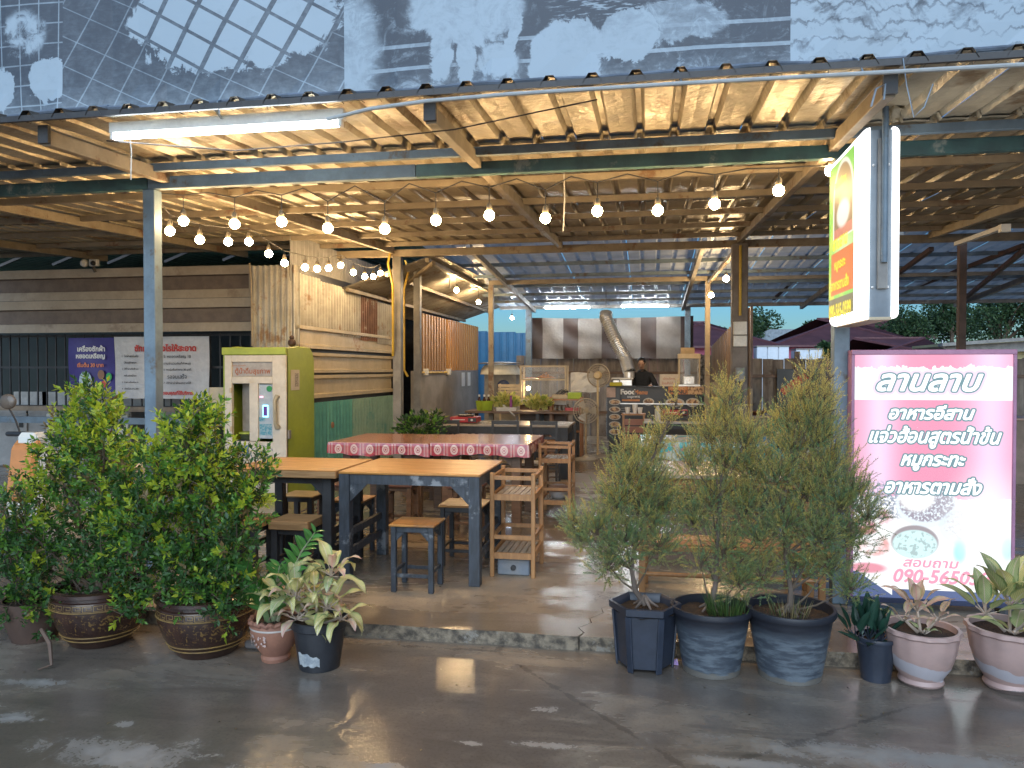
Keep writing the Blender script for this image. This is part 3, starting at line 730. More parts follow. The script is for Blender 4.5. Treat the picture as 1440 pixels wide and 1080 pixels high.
for (px, py, r1, c_) in ((120, 535, .13, (.45, .6, .7)), (142, 527, .07, (.3, .16, .1)), (153, 530, .06, (.05, .4, .12)), (146, 540, .05, (.6, .1, .08)), (133, 552, .09, (.5, .65, .75))):
    p = atY(px, py, F_); MB().add([(p.x+r1*math.cos(a*.5236)*.8, F_+.001*r1, p.z+r1*math.sin(a*.5236)) for a in range(12)], [tuple(range(12))]).build('printed_patch', mat('print_%d' % int(c_[0]*99+c_[1]*9), c_, c_, bump=0), b1_, fixn=False)
letters('ซักผ้าอย่างไรให้สะอาด', .14, fr(232, 489, F_), M_ink_r, b2_, .005, fit=.78*1.22)
L_ = ['1. ใส่ผ้าลงในถัง', '   ใส่ผงซักฟอก', '2. ใส่น้ำยาปรับผ้านุ่ม', 'ลงในช่องน้ำยา', '3. ปิดฝาเครื่องให้สนิท', '4. เลือกโปรแกรมซัก']
R_ = ['5. หยอดเหรียญ 10', 'ตามจำนวนเงินที่กำหนด', '6. กดปุ่มเริ่มทำงาน 30 นาที', 'รอจนเสร็จ', '7. เปิดฝานำผ้าออกตากได้']
for i, t in enumerate(L_): letters(t, .055, fr(183, 500.5+i*9.2, F_), M_ink_k, b2_, .0006, fit=.26 if len(t) > 14 else .2, res=.004)
for i, t in enumerate(R_): letters(t, .055, fr(249, 501.5+i*9.2, F_), M_ink_k, b2_, .0006, fit=.42 if len(t) > 14 else .3, res=.004)
letters('ขอบคุณที่ใช้บริการ', .08, fr(250, 553, F_), M_ink_r, b2_, .003, fit=.46)
# washing machines
m_wm = mat('grey_machine', (.30, .30, .30), (.24, .24, .24), 4, .4)
for i, px in enumerate((25, 66, 112, 165, 243, 285)):
    p = atY(px, 600, 10.6); tm = ['furthest left', 'second from the left', 'left of the purple banner', 'under the purple and white banner seam', 'right of the blue post', 'rightmost, beside the cream notice'][i]
    t = thing('washing_machine', 'grey coin washing machine, '+tm, 'washing machine', (p.x, 10.8, .08), 0, 'washing machines in the laundry')
    MB().box(p.x-.30, p.x+.30, 10.5, 11.1, .08, .98).build('body', m_wm, t, bevel=.02)
    MB().prism([(0, 0), (0, .26), (.08, .26), (.16, 0)], p.x-.30, p.x+.30, 'x', Matrix.Translation((0, 10.85, .985))@Matrix.Scale(1, 4)).build('control_panel', mat('panel_grey', (.42, .42, .41)), t)
    MB().box(p.x+.1, p.x+.28, 10.47, 10.498, .45, .92).build('coin_box', M_white if i % 2 else m_wm, t, bevel=.006)
    MB().box(p.x+.15, p.x+.22, 10.46, 10.469, .7, .78).build('coin_slot', M_dark, t)
# cream board in front
p = atY(305, 570, 9.2); t = thing('notice_board', 'blank cream board standing left of the water machine', 'board', (p.x, 9.2, .7))
MB().box(p.x-.11, p.x+.11, 9.2, 9.22, 1.0, 1.37).build('panel', mat('cream_board', (.62, .52, .36), (.58, .48, .33), 3), t, bevel=.003)
MB().box(p.x-.02, p.x+.02, 9.205, 9.225, .08, .998).build('stake', M_wood_b, t)
# security lamp on the awning
p = atY(130, 370, 9.42); t = thing('security_camera', 'small twin-headed white security lamp on the awning top', 'camera', (p.x, p.y, p.z))
MB().ball((p.x-.11, 9.4, p.z), .055).build('lamp_head', M_white, t, smooth=True); MB().box(p.x-.03, p.x+.1, 9.38, 9.44, p.z-.045, p.z+.05).build('body', M_white, t, bevel=.01)
MB().ball((p.x+.05, 9.37, p.z-.01), .035).build('lens', M_dark, t, smooth=True); MB().bar((p.x+.0, 9.42, p.z-.04), (p.x+.02, 9.45, p.z-.12), .03).build('bracket', M_dark, t)
# green translucent roofing seen over the awning
gr_ = thing('green_roof', 'green translucent roofing far behind the laundry awning', 'roof', (-8, 16, 3.4))
for k in range(9):
    corr(MB(), (-15+k*1.26, 10.56, 3.62), (1, 0, 0), (0, 1, .02), (0, 0, 1), trap_prof(6, .21, .03), 6.5).build('roof_sheet', mat('green_roofing', (.10, .26, .23), (.08, .2, .18), 3, .5), gr_, fixn=False)
for k in range(9): MB().bar((-13.5+k*1.0, 11.0, 3.3), (-12.9+k*1.0, 11.2, 3.6), .04).build('truss', M_dark, gr_)
MB().box(-15, -4.9, 17, 17.1, 0, 3.8).build('dark_backing', M_dark, gr_)  # added dark sheet that shuts out the sky strip above the awning
# ================================================================ FURNITURE
def table(name, label, X0, X1, Y0, Y1, zt, th, m_top, m_leg, lw=.08, inset=0, apron=.07, gusset=.13, rails=True, group=None, cat='table'):
    t = thing(name, label, cat, ((X0+X1)/2, (Y0+Y1)/2, .08), 0, group)
    MB().box(X0, X1, Y0, Y1, zt-th, zt).build('tabletop', m_top, t, bevel=.004)
    zb = zt-th-.001; i = inset
    for x in (X0+i, X1-i-lw):
        for y in (Y0+i, Y1-i-lw): MB().box(x, x+lw, y, y+lw, .08, zb).build('leg', m_leg, t, bevel=.004)
    for y in (Y0+i+.012, Y1-i-.037): MB().box(X0+i+lw+.001, X1-i-lw-.001, y, y+.025, zb-apron, zb-.001).build('apron', m_leg, t)
    for x in (X0+i+.012, X1-i-.037): MB().box(x, x+.025, Y0+i+lw+.001, Y1-i-lw-.001, zb-apron, zb-.001).build('apron', m_leg, t)
    if gusset:
        for s, x in ((1, X0+i+lw+.001), (-1, X1-i-lw-.001)):
            for y in (Y0+i+.016, Y1-i-.033):
                MB().prism([(x, zb-apron-.001), (x+s*gusset, zb-apron-.001), (x, zb-apron-gusset)], y, y+.017).build('corner_brace', m_leg, t)
    if rails:
        for x in (X0+i+.02, X1-i-.05):
            for z in (.24, .38): MB().box(x, x+.03, Y0+i+lw+.001, Y1-i-lw-.001, z, z+.05).build('side_rail', m_leg, t)
    return t
table('bar_table', 'front square table with golden top and worn slate-blue legs', -2.19, -1.15, 5.22, 6.08, .868, .018, M_wood_o, M_wood_k)
table('bar_table', 'left front table with thick tan top edge, behind the two bushes', -3.06, -2.205, 5.20, 5.96, .868, .052, M_wood_r, M_dark, .07, .06, .05, .09)
# overlay: thin varnished board on the thick left top
tl = [o for o in C.objects if o.name.startswith('bar_table')][-1]
MB().box(-3.06, -2.205, 5.20, 5.96, .8685, .8725).build('veneer', M_wood_o, tl)

def stool(label, x, y, w_, d_, h, th, m_top, m_leg, rz=0, lw=.036, brace=True, rung=True, group='wooden stools under and around the tables'):
    t = thing('stool', label, 'stool', (x, y, .08), rz, group)
    def B(nm, m, *a, **k): return MB().box(*a).build(nm, m, t, local=True, bevel=.003)
    ov = .012
    B('seat', m_top, -w_/2-ov, w_/2+ov, -d_/2-ov, d_/2+ov, h-th, h)
    zb = h-th-.001
    for sx in (-1, 1):
        for sy in (-1, 1):
            x0 = sx*(w_/2-lw/2); y0 = sy*(d_/2-lw/2); B('leg', m_leg, x0-lw/2, x0+lw/2, y0-lw/2, y0+lw/2, 0, zb)
    a = w_/2-lw-.001; b_ = d_/2-lw-.001; e = lw/2
    for s in (-1, 1):
        B('apron', m_leg, -a, a, s*(d_/2-e)-.009, s*(d_/2-e)+.009, zb-.04, zb-.001); B('apron', m_leg, s*(w_/2-e)-.009, s*(w_/2-e)+.009, -b_, b_, zb-.04, zb-.001)
        if rung:
            B('rung', m_leg, -a, a, s*(d_/2-e)-.01, s*(d_/2-e)+.01, .10, .125); B('rung', m_leg, s*(w_/2-e)-.01, s*(w_/2-e)+.01, -b_, b_, .125, .15)
        if brace:
            for q in (-1, 1):
                MB().prism([(s*a, zb-.041), (s*(a-.055), zb-.041), (s*a, zb-.10)], q*(d_/2-e)-.007, q*(d_/2-e)+.007).build('corner_brace', m_leg, t, local=True)
                MB().prism([(s*b_, zb-.041), (s*(b_-.05), zb-.041), (s*b_, zb-.10)], q*(w_/2-e)-.007, q*(w_/2-e)+.007, 'x').build('corner_brace', m_leg, t, local=True)
    return t
stool('small stool with orange top and chipped slate legs, nearest the camera', -1.575, 5.14, .30, .27, .465, .014, M_wood_o, M_wood_k)
stool('stool with thick raw-edged seat between left table and yellow-leaved pot plant', -2.55, 5.30, .28, .27, .425, .062, M_wood_r, M_dark, lw=.048, brace=False)
stool('low black stool with olive top in front of the green machine', -2.93, 6.22, .28, .28, .45, .014, mat('olive_top', (.20, .15, .08), (.15, .11, .06), 4, .4), M_dark, brace=False, lw=.045)
stool('golden-topped black stool under the right end of the front table', -1.42, 5.92, .33, .32, .47, .016, M_wood_o, M_dark)
stool('orange-topped stool seen between the legs of the two front tables', -2.40, 6.02, .27, .3, .46, .016, M_wood_o, M_wood_k)
stool('thick-topped stool half hidden by the right bush', -2.87, 5.16, .28, .28, .45, .06, M_wood_r, M_dark, lw=.045, brace=False)
stool('white-topped stool at the right end of the red tables', -1.30, 8.75, .34, .3, .46, .03, mat('pale_top', (.5, .46, .4)), M_wood_b, lw=.05)
for (x, y, l) in ((-2.9, 6.9, 'dark brown stool before the left red-clothed table'), (-2.3, 6.95, 'dark brown stool before the gap of the red-clothed tables'), (-1.65, 6.95, 'dark brown stool before the right red-clothed table'), (-2.6, 8.75, 'dark stool behind the left red-clothed table'), (-1.85, 8.8, 'dark stool behind the right red-clothed table')):
    stool(l, x, y, .3, .28, .45, .02, mat('dark_red_top', (.14, .06, .04), (.1, .045, .03), 4, .35), M_wood_b, lw=.045)

# red batik cloths
cl = NM('red_batik_cloth'); v = cl.vec('Object'); X, Y, Z = cl.xyz(v)
u = (X+.35*Y)/.165; fx = (u.frac()-.5)*.165; dz = (Z+.065)*.8
d_ = (fx*fx+dz*dz).sqrt(); ring = (d_-.030).abs().lt(.008).max((d_-.013).abs().lt(.004)); 
band = (fx.abs()-.072).abs().lt(.003).max((fx.abs()-.062).abs().lt(.002)); n_ = cl.noise(v, 22, 5, .6)
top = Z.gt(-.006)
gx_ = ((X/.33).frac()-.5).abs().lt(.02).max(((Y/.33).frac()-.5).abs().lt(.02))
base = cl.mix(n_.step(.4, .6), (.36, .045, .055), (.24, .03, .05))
glaretop = cl.mix(n_.step(.4, .6), (.44, .19, .12), (.33, .12, .09))  # paler top: warm glare painted into the cloth colour
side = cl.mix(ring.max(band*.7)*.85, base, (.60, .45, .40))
tp_ = cl.mix((gx_*.5).max(n_.step(.58, .64)*.5), glaretop, (.45, .30, .24))
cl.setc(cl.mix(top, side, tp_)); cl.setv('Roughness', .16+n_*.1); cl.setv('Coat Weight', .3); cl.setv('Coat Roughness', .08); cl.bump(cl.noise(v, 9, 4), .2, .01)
def cloth(label, X0, X1, Y0, Y1, z, drop, m, seed, group):
    rr = random.Random(seed); b = MB(); nx = 26; ny = 12
    ph = [rr.uniform(0, 6) for _ in range(4)]
    def P(i, j, k):  # k = 0 top; drop levels outwards
        return None
    ringp = [(X0+(X1-X0)*i/nx, Y0) for i in range(nx)]+[(X1, Y0+(Y1-Y0)*j/ny) for j in range(ny)]+[(X1-(X1-X0)*i/nx, Y1) for i in range(nx)]+[(X0, Y1-(Y1-Y0)*j/ny) for j in range(ny)]
    n = len(ringp); cx, cy = (X0+X1)/2, (Y0+Y1)/2
    for k in range(5):
        for q, (x, y) in enumerate(ringp):
            dx = (1 if x >= X1-1e-6 else -1 if x <= X0+1e-6 else 0); dy = (1 if y >= Y1-1e-6 else -1 if y <= Y0+1e-6 else 0)
            wv = math.sin(q*.8+ph[0])*.6+math.sin(q*.37+ph[1])
            o = .004+.006*k*(1+.5*wv)*.35 if k else 0
            zz = z-(drop*(1+.10*math.sin(q*.33+ph[2])+.05*math.sin(q*1.3)))*k/4*1.0 if k else z
            b.v.append((x+dx*o, y+dy*o, zz))
    b.f = [(k*n+q, k*n+(q+1) % n, (k+1)*n+(q+1) % n, (k+1)*n+q) for k in range(4) for q in range(n)]; b.m = [0]*len(b.f)
    b.f.append(tuple(range(n))); b.m.append(0)
    b.v = [(x-cx, y-Y0, zz-z) for x, y, zz in b.v]
    o = b.build('tablecloth', m, None); o.location = (cx, Y0, z)
    tag(o, label, 'tablecloth', group); return o
table('dining_table', 'left dark dining table under a red batik cloth', -3.12, -2.14, 7.28, 8.3, .872, .03, M_wood_b, M_wood_b, .09, .08, .08, .12, False)
table('dining_table', 'right dark dining table under a glossy red batik cloth', -2.06, -1.15, 7.28, 8.3, .882, .03, M_wood_b, M_wood_b, .09, .06, .08, .12, False)
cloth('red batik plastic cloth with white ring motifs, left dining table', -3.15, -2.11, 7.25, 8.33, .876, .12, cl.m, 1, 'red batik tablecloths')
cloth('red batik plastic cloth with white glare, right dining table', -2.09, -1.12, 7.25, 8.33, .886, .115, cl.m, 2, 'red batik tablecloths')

def shelf(label, x0, x1, y0, y1):
    t = thing('shelf_rack', label, 'shelf', ((x0+x1)/2, (y0+y1)/2, .08), 0, 'teak two-tier racks'); w_ = .03
    for x in (x0, x1-w_):
        for y in (y0, y1-w_): MB().box(x, x+w_, y, y+w_, .08, .845).build('post', M_wood_y, t, bevel=.003)
    for z, h in ((.645, .045), (.795, .028), (.215, .045), (.36, .028)):
        for y in (y0+.005, y1-w_+.005): MB().box(x0+w_+.001, x1-w_-.001, y, y+.02, z, z+h).build('rail', M_wood_y, t)
        for x in (x0+.005, x1-w_+.005): MB().box(x, x+.02, y0+w_+.001, y1-w_-.001, z, z+h).build('rail', M_wood_y, t)
    for z in (.672, .242):
        n = 6; s = (x1-x0-2*w_-.01)/n
        for k in range(n): xx = x0+w_+.005+k*s; MB().box(xx+.004, xx+s-.005, y0+.026, y1-.026, z, z+.011).build('slat', M_slat, t)
    return t
shelf('teak rack with slatted tiers beside the front table', -1.135, -.80, 5.5, 5.97)
p = atY(757, 640, 7.8); shelf('teak rack holding a metal bowl, behind the nearer rack', p.x, p.x+.335, 7.8, 8.27)
bowl = thing('mixing_bowl', 'metal bowl draped with a brown rag on the lower tier of the farther rack', 'bowl', (p.x+.19, 7.98, .254))
MB().lathe([(.04, 0), (.07, .01), (.1, .05), (.11, .1), (.105, .1), (.06, .015), (.001, .012)], 20, (p.x+.19, 7.98, .254)).build('bowl', M_alu, bowl, smooth=True)
MB().lathe([(.001, .14), (.07, .145), (.11, .125), (.12, .09), (.118, .085)], 14, (p.x+.19, 7.98, .254), .05).build('rag', mat('brown_rag', (.22, .13, .09), (.15, .08, .06)), bowl, smooth=True)
cr = thing('crate', 'dusty blue-grey crate on the floor inside the nearer rack', 'crate', (-.97, 5.72, .08))
MB().box(-1.09, -.85, 5.56, 5.90, .082, .20).build('body', mat('dusty_blue_plastic', (.16, .19, .23), (.22, .22, .22)), cr, bevel=.008); MB().lathe([(.001, 0), (.02, 0), (.02, .01)], 12).build('hole', M_dark, cr, local=True).matrix_basis = Matrix.Translation((0.0, -.161, .06))@Matrix.Rotation(math.pi/2, 4, 'X')

# far long black table and its chairs
ftt = mat('worn_grey_top', (.40, .34, .28), (.33, .27, .2), 5, .25)
table('dining_table', 'long black-legged table with grey-tan top carrying the red stove', -3.05, -1.06, 10.55, 11.45, .83, .03, ftt, M_dark, .11, .02, .1, .14, False)
def chair(label, x, y, rz=0):
    t = thing('chair', label, 'chair', (x, y, .08), rz, 'black wooden chairs at the long black table')
    def B(nm, *a, m=M_dark): return MB().box(*a).build(nm, m, t, local=True)
    for s in (-1, 1):
        B('leg', s*.17-.015, s*.17+.015, -.19, -.16, 0, .84); B('leg', s*.17-.015, s*.17+.015, .16, .19, 0, .43)
    B('seat', -.19, .19, -.158, .2, .431, .455, m=M_wood_b); B('top_rail', -.154, .154, -.185, -.165, .79, .84); B('back_rail', -.154, .154, -.18, -.168, .6, .63)
    B('stretcher', -.154, .154, -.182, -.17, .2, .225); B('stretcher', -.154, .154, .17, .182, .2, .225)
for px, l in ((628, 'left of the three black chairs facing away at the long table'), (711, 'middle of the three black chairs at the long table'), (765, 'right of the three black chairs at the long table')):
    q = atY(px, 595, 10.1); chair(l, q.x, 10.25)

# portable stoves
def stove(label, x, y, z, s=1):
    t = thing('gas_stove', label, 'stove', (x, y, z), 0, 'red portable gas stoves')
    mr = mat('red_enamel', (.42, .02, .02), (.36, .02, .02), 5, .35, bump=0)
    def B(nm, m, *a): return MB().box(*[k*s for k in a]).build(nm, m, t, local=True, bevel=.004)
    B('body', mr, -.17, .17, -.13, .13, .012, .08); B('gas_hatch', M_dark, .06, .165, -.135, -.131, .02, .07); B('stripe', M_white, -.14, .02, -.134, -.1305, .042, .05)
    B('foot', M_dark, -.15, .15, -.11, .11, 0, .011)
    MB().lathe([(.02*s, .081*s), (.1*s, .081*s), (.11*s, .10*s), (.1*s, .10*s), (.05*s, .088*s)], 18).build('burner', M_dark, t, local=True); 
    MB().lathe([(.001, -.01), (.016, -.01), (.016, .012), (.001, .012)], 12).build('knob', M_white, t, local=True).matrix_basis = Matrix.Translation((.11*s, -.14*s, .045*s))@Matrix.Rotation(math.pi/2, 4, 'X')
q = atY(655, 590, 10.85); stove('red portable gas stove on the long grey-topped table', q.x, 10.85, .831, 1.15)

# ---------------------------------------------------------------- right: bench and tables behind the potted trees
bt = thing('bench', 'honey-coloured slatted bench behind the three potted trees', 'bench', (.5, 5.2, .08))
for x in (-.05, 1.06):
    for y in (5.03, 5.37): MB().box(x, x+.04, y, y+.035, .08, .43).build('leg', M_wood_y, bt, bevel=.003)
for y in (5.02, 5.385): MB().box(-.09, 1.13, y, y+.03, .432, .462).build('seat_rail', M_wood_y, bt, bevel=.003)
MB().box(-.09, 1.13, 5.10, 5.22, .44, .462).build('seat_board', M_wood_y, bt, bevel=.003)
MB().box(-.09, 1.13, 5.245, 5.365, .44, .462).build('seat_board', M_wood_y, bt, bevel=.003)
MB().tube([(-.02, 5.045, .275), (1.08, 5.045, .275)], .014, 8).build('rung', M_wood_y, bt, smooth=True)
M_shiny = mat('varnished_pale_top', (.48, .38, .27), (.4, .3, .2), 5, .18, .06, stretch=(1, 9, 9))
table('picnic_table', 'pale varnished table behind the honey-coloured bench', -.07, 1.14, 5.5, 6.32, .865, .03, M_shiny, M_wood_y, .05, .03, .05, 0, True)
tc = NM('teal_floral_cloth'); v = tc.vec('Object'); n_ = tc.noise(v, 9, 4, .6, .5); vv = tc.vor(v, 9)
tc.setc(tc.mix(n_.step(.50, .54), tc.mix(vv.lt(.3), (.40, .46, .42), (.45, .22, .2)), (.02, .34, .36))); tc.setv('Roughness', .25)
table('dining_table', 'table under the teal and white floral cloth at the right', -.05, 1.35, 7.95, 8.8, .862, .03, M_wood_b, M_dark, .08, .05, .08, .1, False)
cloth('teal and white floral plastic cloth hanging over the right table', -.08, 1.38, 7.92, 8.83, .866, .17, tc.m, 5, 'right cloth')
for o in list(C.objects):
    if o.get('group') == 'right cloth': del o['group']
table('dining_table', 'grey-topped table with black frame before the menu counter', -.05, 1.15, 11.6, 12.3, .83, .03, mat('silver_top', (.5, .48, .46), (.42, .4, .38), 5, .2), M_dark, .06, .03, .08, 0, False)
q = atY(949, 579, 12.1); stove('red portable gas stove on the table before the menu counter', q.x, 12.05, .90, 1.1)
tb = thing('equipment_case', 'black case under the right red stove', 'case', (q.x, 12.05, .831)); MB().box(q.x-.36, q.x+.4, 11.9, 12.2, .831, .899).build('body', M_dark, tb, bevel=.01)
q = atY(925, 588, 11.7); t = thing('bottle', 'translucent white bottle standing on the table before the menu counter', 'bottle', (q.x, 11.75, .831))
MB().lathe([(.001, 0), (.045, 0), (.045, .17), (.02, .2), (.02, .23), (.001, .23)], 14, (q.x, 11.75, .831)).build('bottle', mat('milky_plastic', (.6, .58, .54)), t, smooth=True)
# small wooden cabinet with white cups
q = atY(891, 583, 12.6); x = q.x; t = thing('wooden_stand', 'reddish wooden stand with drawers carrying white cups', 'stand', (x, 12.75, .08))
for dx in (-.18, .15):
    for yy in (12.6, 12.87): MB().box(x+dx, x+dx+.03, yy, yy+.03, .08, .86).build('leg', M_wood_y, t)
MB().box(x-.19, x+.19, 12.59, 12.91, .862, .885).build('top', M_wood_y, t)
m_rw = mat('reddish_wood', (.32, .12, .06), (.25, .09, .045), 4, .4)
for z in (.45, .58, .70): MB().box(x-.149, x+.149, 12.605, 12.63, z, z+.10).build('drawer_front', m_rw, t)
for i, dx in enumerate((-.1, .02, .1)):
    c = thing('cup', ['leftmost white cup on the reddish stand', 'tall white cup on the reddish stand', 'rightmost small white cup on the reddish stand'][i], 'cup', (x+dx, 12.7, .886), 0, 'white cups on the stand')
    MB().lathe([(.001, 0), (.03, 0), (.045, .1+.05*(i == 1)), (.001, .1+.05*(i == 1))], 12, (x+dx, 12.7, .886)).build('cup', M_white, c, smooth=True)

# long brick counter with green banner at the right
yc = 11.2; xa = atY(1048, 588, yc).x; za = atY(1110, 588, yc).z; zt_ = za+.03
lc = thing('long_counter', 'long counter with brownish top behind the potted trees at the right', 'counter', (3, yc, .08))
MB().box(xa, 6.5, yc+.02, yc+.6, .08, za-.002).build('body', mat('counter_render', (.25, .18, .14), (.2, .15, .11)), lc)
MB().box(xa-.03, 6.53, yc-.01, yc+.64, za, zt_).build('countertop', mat('pinkish_tiles', (.40, .27, .21), (.33, .22, .17), 6, .35), lc, bevel=.004)
gb = thing('counter_banner', 'green banner with white lettering on the front of the long counter', 'banner', (3, yc, .8))
zg = atY(1110, 628, yc).z
MB().box(xa+.3, 3.9, yc+.008, yc+.018, zg, za-.01).build('print', mat('green_vinyl', (.03, .25, .09), (.025, .2, .07), 2, .4), gb)
MB().box(xa+.3, 3.9, yc+.004, yc+.0075, zg-.12, zg).build('lower_strip', mat('silver_vinyl', (.5, .48, .46)), gb)
letters('ร้านลานลาบ ยินดีต้อนรับ ลาบแซ่บ', .2, (Vector(((xa+.3+3.9)/2, yc+.003, (zg+za)/2-.06)), (1, 0, 0), (0, 0, 1)), M_ink_w, gb, .003, fit=(3.9-xa-.3)*.9, squash=1.0)
q = atY(1058, 571, 11.45); t = thing('serving_dish', 'shallow orange-brown clay dish on the long counter', 'dish', (q.x, 11.45, zt_))
MB().lathe([(.001, 0), (.12, 0), (.22, .05), (.2, .05), (.1, .015), (.001, .015)], 24, (q.x, 11.45, zt_+.001)).build('dish', mat('terracotta_dish', (.38, .13, .06)), t, smooth=True)
# dark board with a red stripe on the side fence
xa_, xb_ = atY(1093, 520, 15.35).x, atY(1172, 520, 15.35).x; z1 = atY(1110, 519, 15.35).z; z0 = atY(1110, 577, 15.35).z
bd = thing('menu_board', 'large dark board with red shape hung on the right board fence', 'board', ((xa_+xb_)/2, 15.35, z0))
MB().box(xa_, xb_, 15.38, 15.42, z0, z1).build('panel', mat('slate_board', (.04, .05, .06), (.03, .04, .05), 2, .4), bd, bevel=.005)
p1_, p2_ = atY(1100, 552, 15.37), atY(1135, 527, 15.37)
MB().bar((p1_.x, 15.372, p1_.z), (p2_.x, 15.372, p2_.z), .005, .14, (0, 0, 1)).build('red_stroke', M_ink_r, bd)
# ---------------------------------------------------------------- kitchen
yk = 14.0; x0, x1 = atY(856, 550, yk).x, atY(990, 550, yk).x
kc = thing('menu_counter', 'black cooking counter faced with food menu panels', 'counter', ((x0+x1)/2, yk, .08))
m_blk = mat('menu_black', (.018, .018, .02), (.025, .025, .027), 5, .4)
MB().box(x0, x1, yk+.03, yk+.6, .08, 1.27).build('body', m_blk, kc)
MB().box(x0-.03, x1+.03, yk, yk+.63, 1.272, 1.30).build('countertop', M_dark, kc, bevel=.004)
MB().box(x0, x1, yk-.01, yk+.028, .98, 1.00).build('ledge', M_alu, kc)
def KF(px, py, off=.004): p = atY(px, py, yk+.03-off); return (p, (1, 0, 0), (0, 0, 1))
m_or = mat('menu_orange', (.50, .20, .06), (.45, .17, .05), 5, .5, bump=0)
letters('Food', .16, KF(883, 551), M_ink_w, kc, .006, fit=.25)
letters('Menu', .13, KF(901, 551.5), m_or, kc, .004, fit=.23)
letters('เมนูอาหาร', .08, KF(891, 558.5), M_ink_w, kc, .001, fit=.22)
pA, pB = atY(940, 543.5, yk-.02), atY(967, 554.5, yk-.02)
MB().box(pA.x, pB.x, yk-.02, yk-.012, pB.z, pA.z).build('orange_menu_card', m_or, kc)
letters('FOOD', .12, (atY(953.5, 546, yk-.024), (1, 0, 0), (0, 0, 1)), mat('menu_tan', (.62, .42, .24), bump=0), kc, .001, fit=.26, squash=.6)
letters('MENU', .12, (atY(953.5, 551.2, yk-.024), (1, 0, 0), (0, 0, 1)), M_ink_k, kc, .004, fit=.29, squash=.8)
fd = NM('food_print'); v = fd.vec('Object', (1, 1, 1), True); vv = fd.vor(v, 26, 'F1', 1); n_ = fd.noise(v, 20, 4)
fd.setc(fd.mix(n_.step(.45, .6), fd.mix(n_.step(.2, .4), (.30, .12, .05), (.5, .33, .18)), (.12, .06, .035))); fd.setv('Roughness', .5); fd = fd.m
MB().box(atY(967.5, 543, yk-.02).x, x1, yk-.018, yk-.012, pB.z, pA.z).build('food_photo', fd, kc)
def plate(px, py, rx, rz_, par, Y):
    p = atY(px, py, Y); vs = [(p.x+rx*math.cos(a*.3927), Y, p.z+rz_*math.sin(a*.3927)) for a in range(16)]
    o = MB().add(vs, [tuple(range(16))]).build('plate_print', mat('plate_white', (.5, .48, .44), bump=0), par, fixn=False)
    vs = [(p.x+rx*.78*math.cos(a*.3927), Y-.003, p.z+rz_*.74*math.sin(a*.3927)) for a in range(16)]
    MB().add(vs, [tuple(range(16))]).build('food_photo', fd, par, fixn=False)
for (px, py, rx, rz_) in ((912, 565, .10, .07), (949, 566, .17, .08), (974, 566, .12, .08)): plate(px, py, rx, rz_, kc, yk+.022)
p = atY(887, 563, yk+.02); MB().box(p.x-.16, p.x+.16, yk+.018, yk+.028, p.z-.015, p.z+.02).build('heading_strip', m_or, kc)
for i in range(6):
    p = atY(880, 568+i*3, yk+.02); MB().box(p.x-.09, p.x+.09, yk+.02, yk+.028, p.z-.006, p.z+.006).build('menu_line', mat('print_dim', (.3, .3, .3), bump=0), kc)
xs0, xs1 = atY(854, 590, 13.9).x, atY(872, 590, 13.9).x
sp = thing('menu_strip', 'tall black strip of dish photos standing left of the menu counter', 'sign', ((xs0+xs1)/2, 13.9, .3))
MB().box(xs0, xs1, 13.9, 13.93, .35, 1.27).build('panel', m_blk, sp)
MB().box(xs0+.04, xs1-.05, 13.93, 13.96, .08, .35).build('stake', M_dark, sp)
for i in range(5): plate(864.5, 565.5+i*10.4, .105, .055, sp, 13.89)
p = atY(860, 551, 13.88); MB().box(p.x-.09, p.x+.07, 13.88, 13.889, p.z-.1, p.z+.08).build('paper_notice', mat('pinkish_paper', (.45, .33, .28)), sp)
# stuff on the counter
def prop(name, label, cat, px, py, Y, group=None):
    p = atY(px, py, Y); return thing(name, label, cat, (p.x, Y, p.z), 0, group), p
t, p = prop('stove_hood', 'small steel hood box with white lid where the duct lands', 'hood', 877, 540, 14.5)
MB().box(p.x-.2, p.x+.16, 14.35, 14.7, 1.3015, 1.42).build('body', M_alu, t, bevel=.01); MB().box(p.x-.22, p.x+.18, 14.33, 14.72, 1.421, 1.45).build('lid', M_white, t, bevel=.006)
MB().lathe([(.10, 0), (.10, .10), (.08, .12)], 16, (p.x+.10, 14.52, 1.4505)).build('collar', M_alu, t, smooth=True)
hx = p.x+.10
t, p = prop('yellow_box', 'yellow plastic box on the left of the menu counter', 'box', 866, 541, 14.15)
MB().box(p.x-.11, p.x+.11, 14.1, 14.3, 1.3015, 1.37).build('body', mat('yellow_plastic', (.6, .52, .03)), t, bevel=.01); MB().tube([(p.x-.07, 14.2, 1.37), (p.x-.06, 14.2, 1.42), (p.x+.06, 14.2, 1.42), (p.x+.07, 14.2, 1.37)], .01, 6).build('handle', M_dark, t)
t, p = prop('white_card', 'white card with writing leaning on the counter right of the cook', 'card', 941, 534, 14.2)
MB().box(p.x-.17, p.x+.17, 14.2, 14.21, 1.3015, 1.52).build('card', mat('cream_card', (.55, .48, .4), (.5, .44, .36)), t)
letters('เปิดบริการ', .07, (Vector((p.x, 14.196, 1.44)), (1, 0, 0), (0, 0, 1)), mat('print_pink', (.45, .2, .16), bump=0), t, .001, fit=.22)
letters('โทรสั่งได้', .07, (Vector((p.x-.03, 14.196, 1.36)), (1, 0, 0), (0, 0, 1)), mat('print_pink', (.45, .2, .16), bump=0), t, .001, fit=.2)
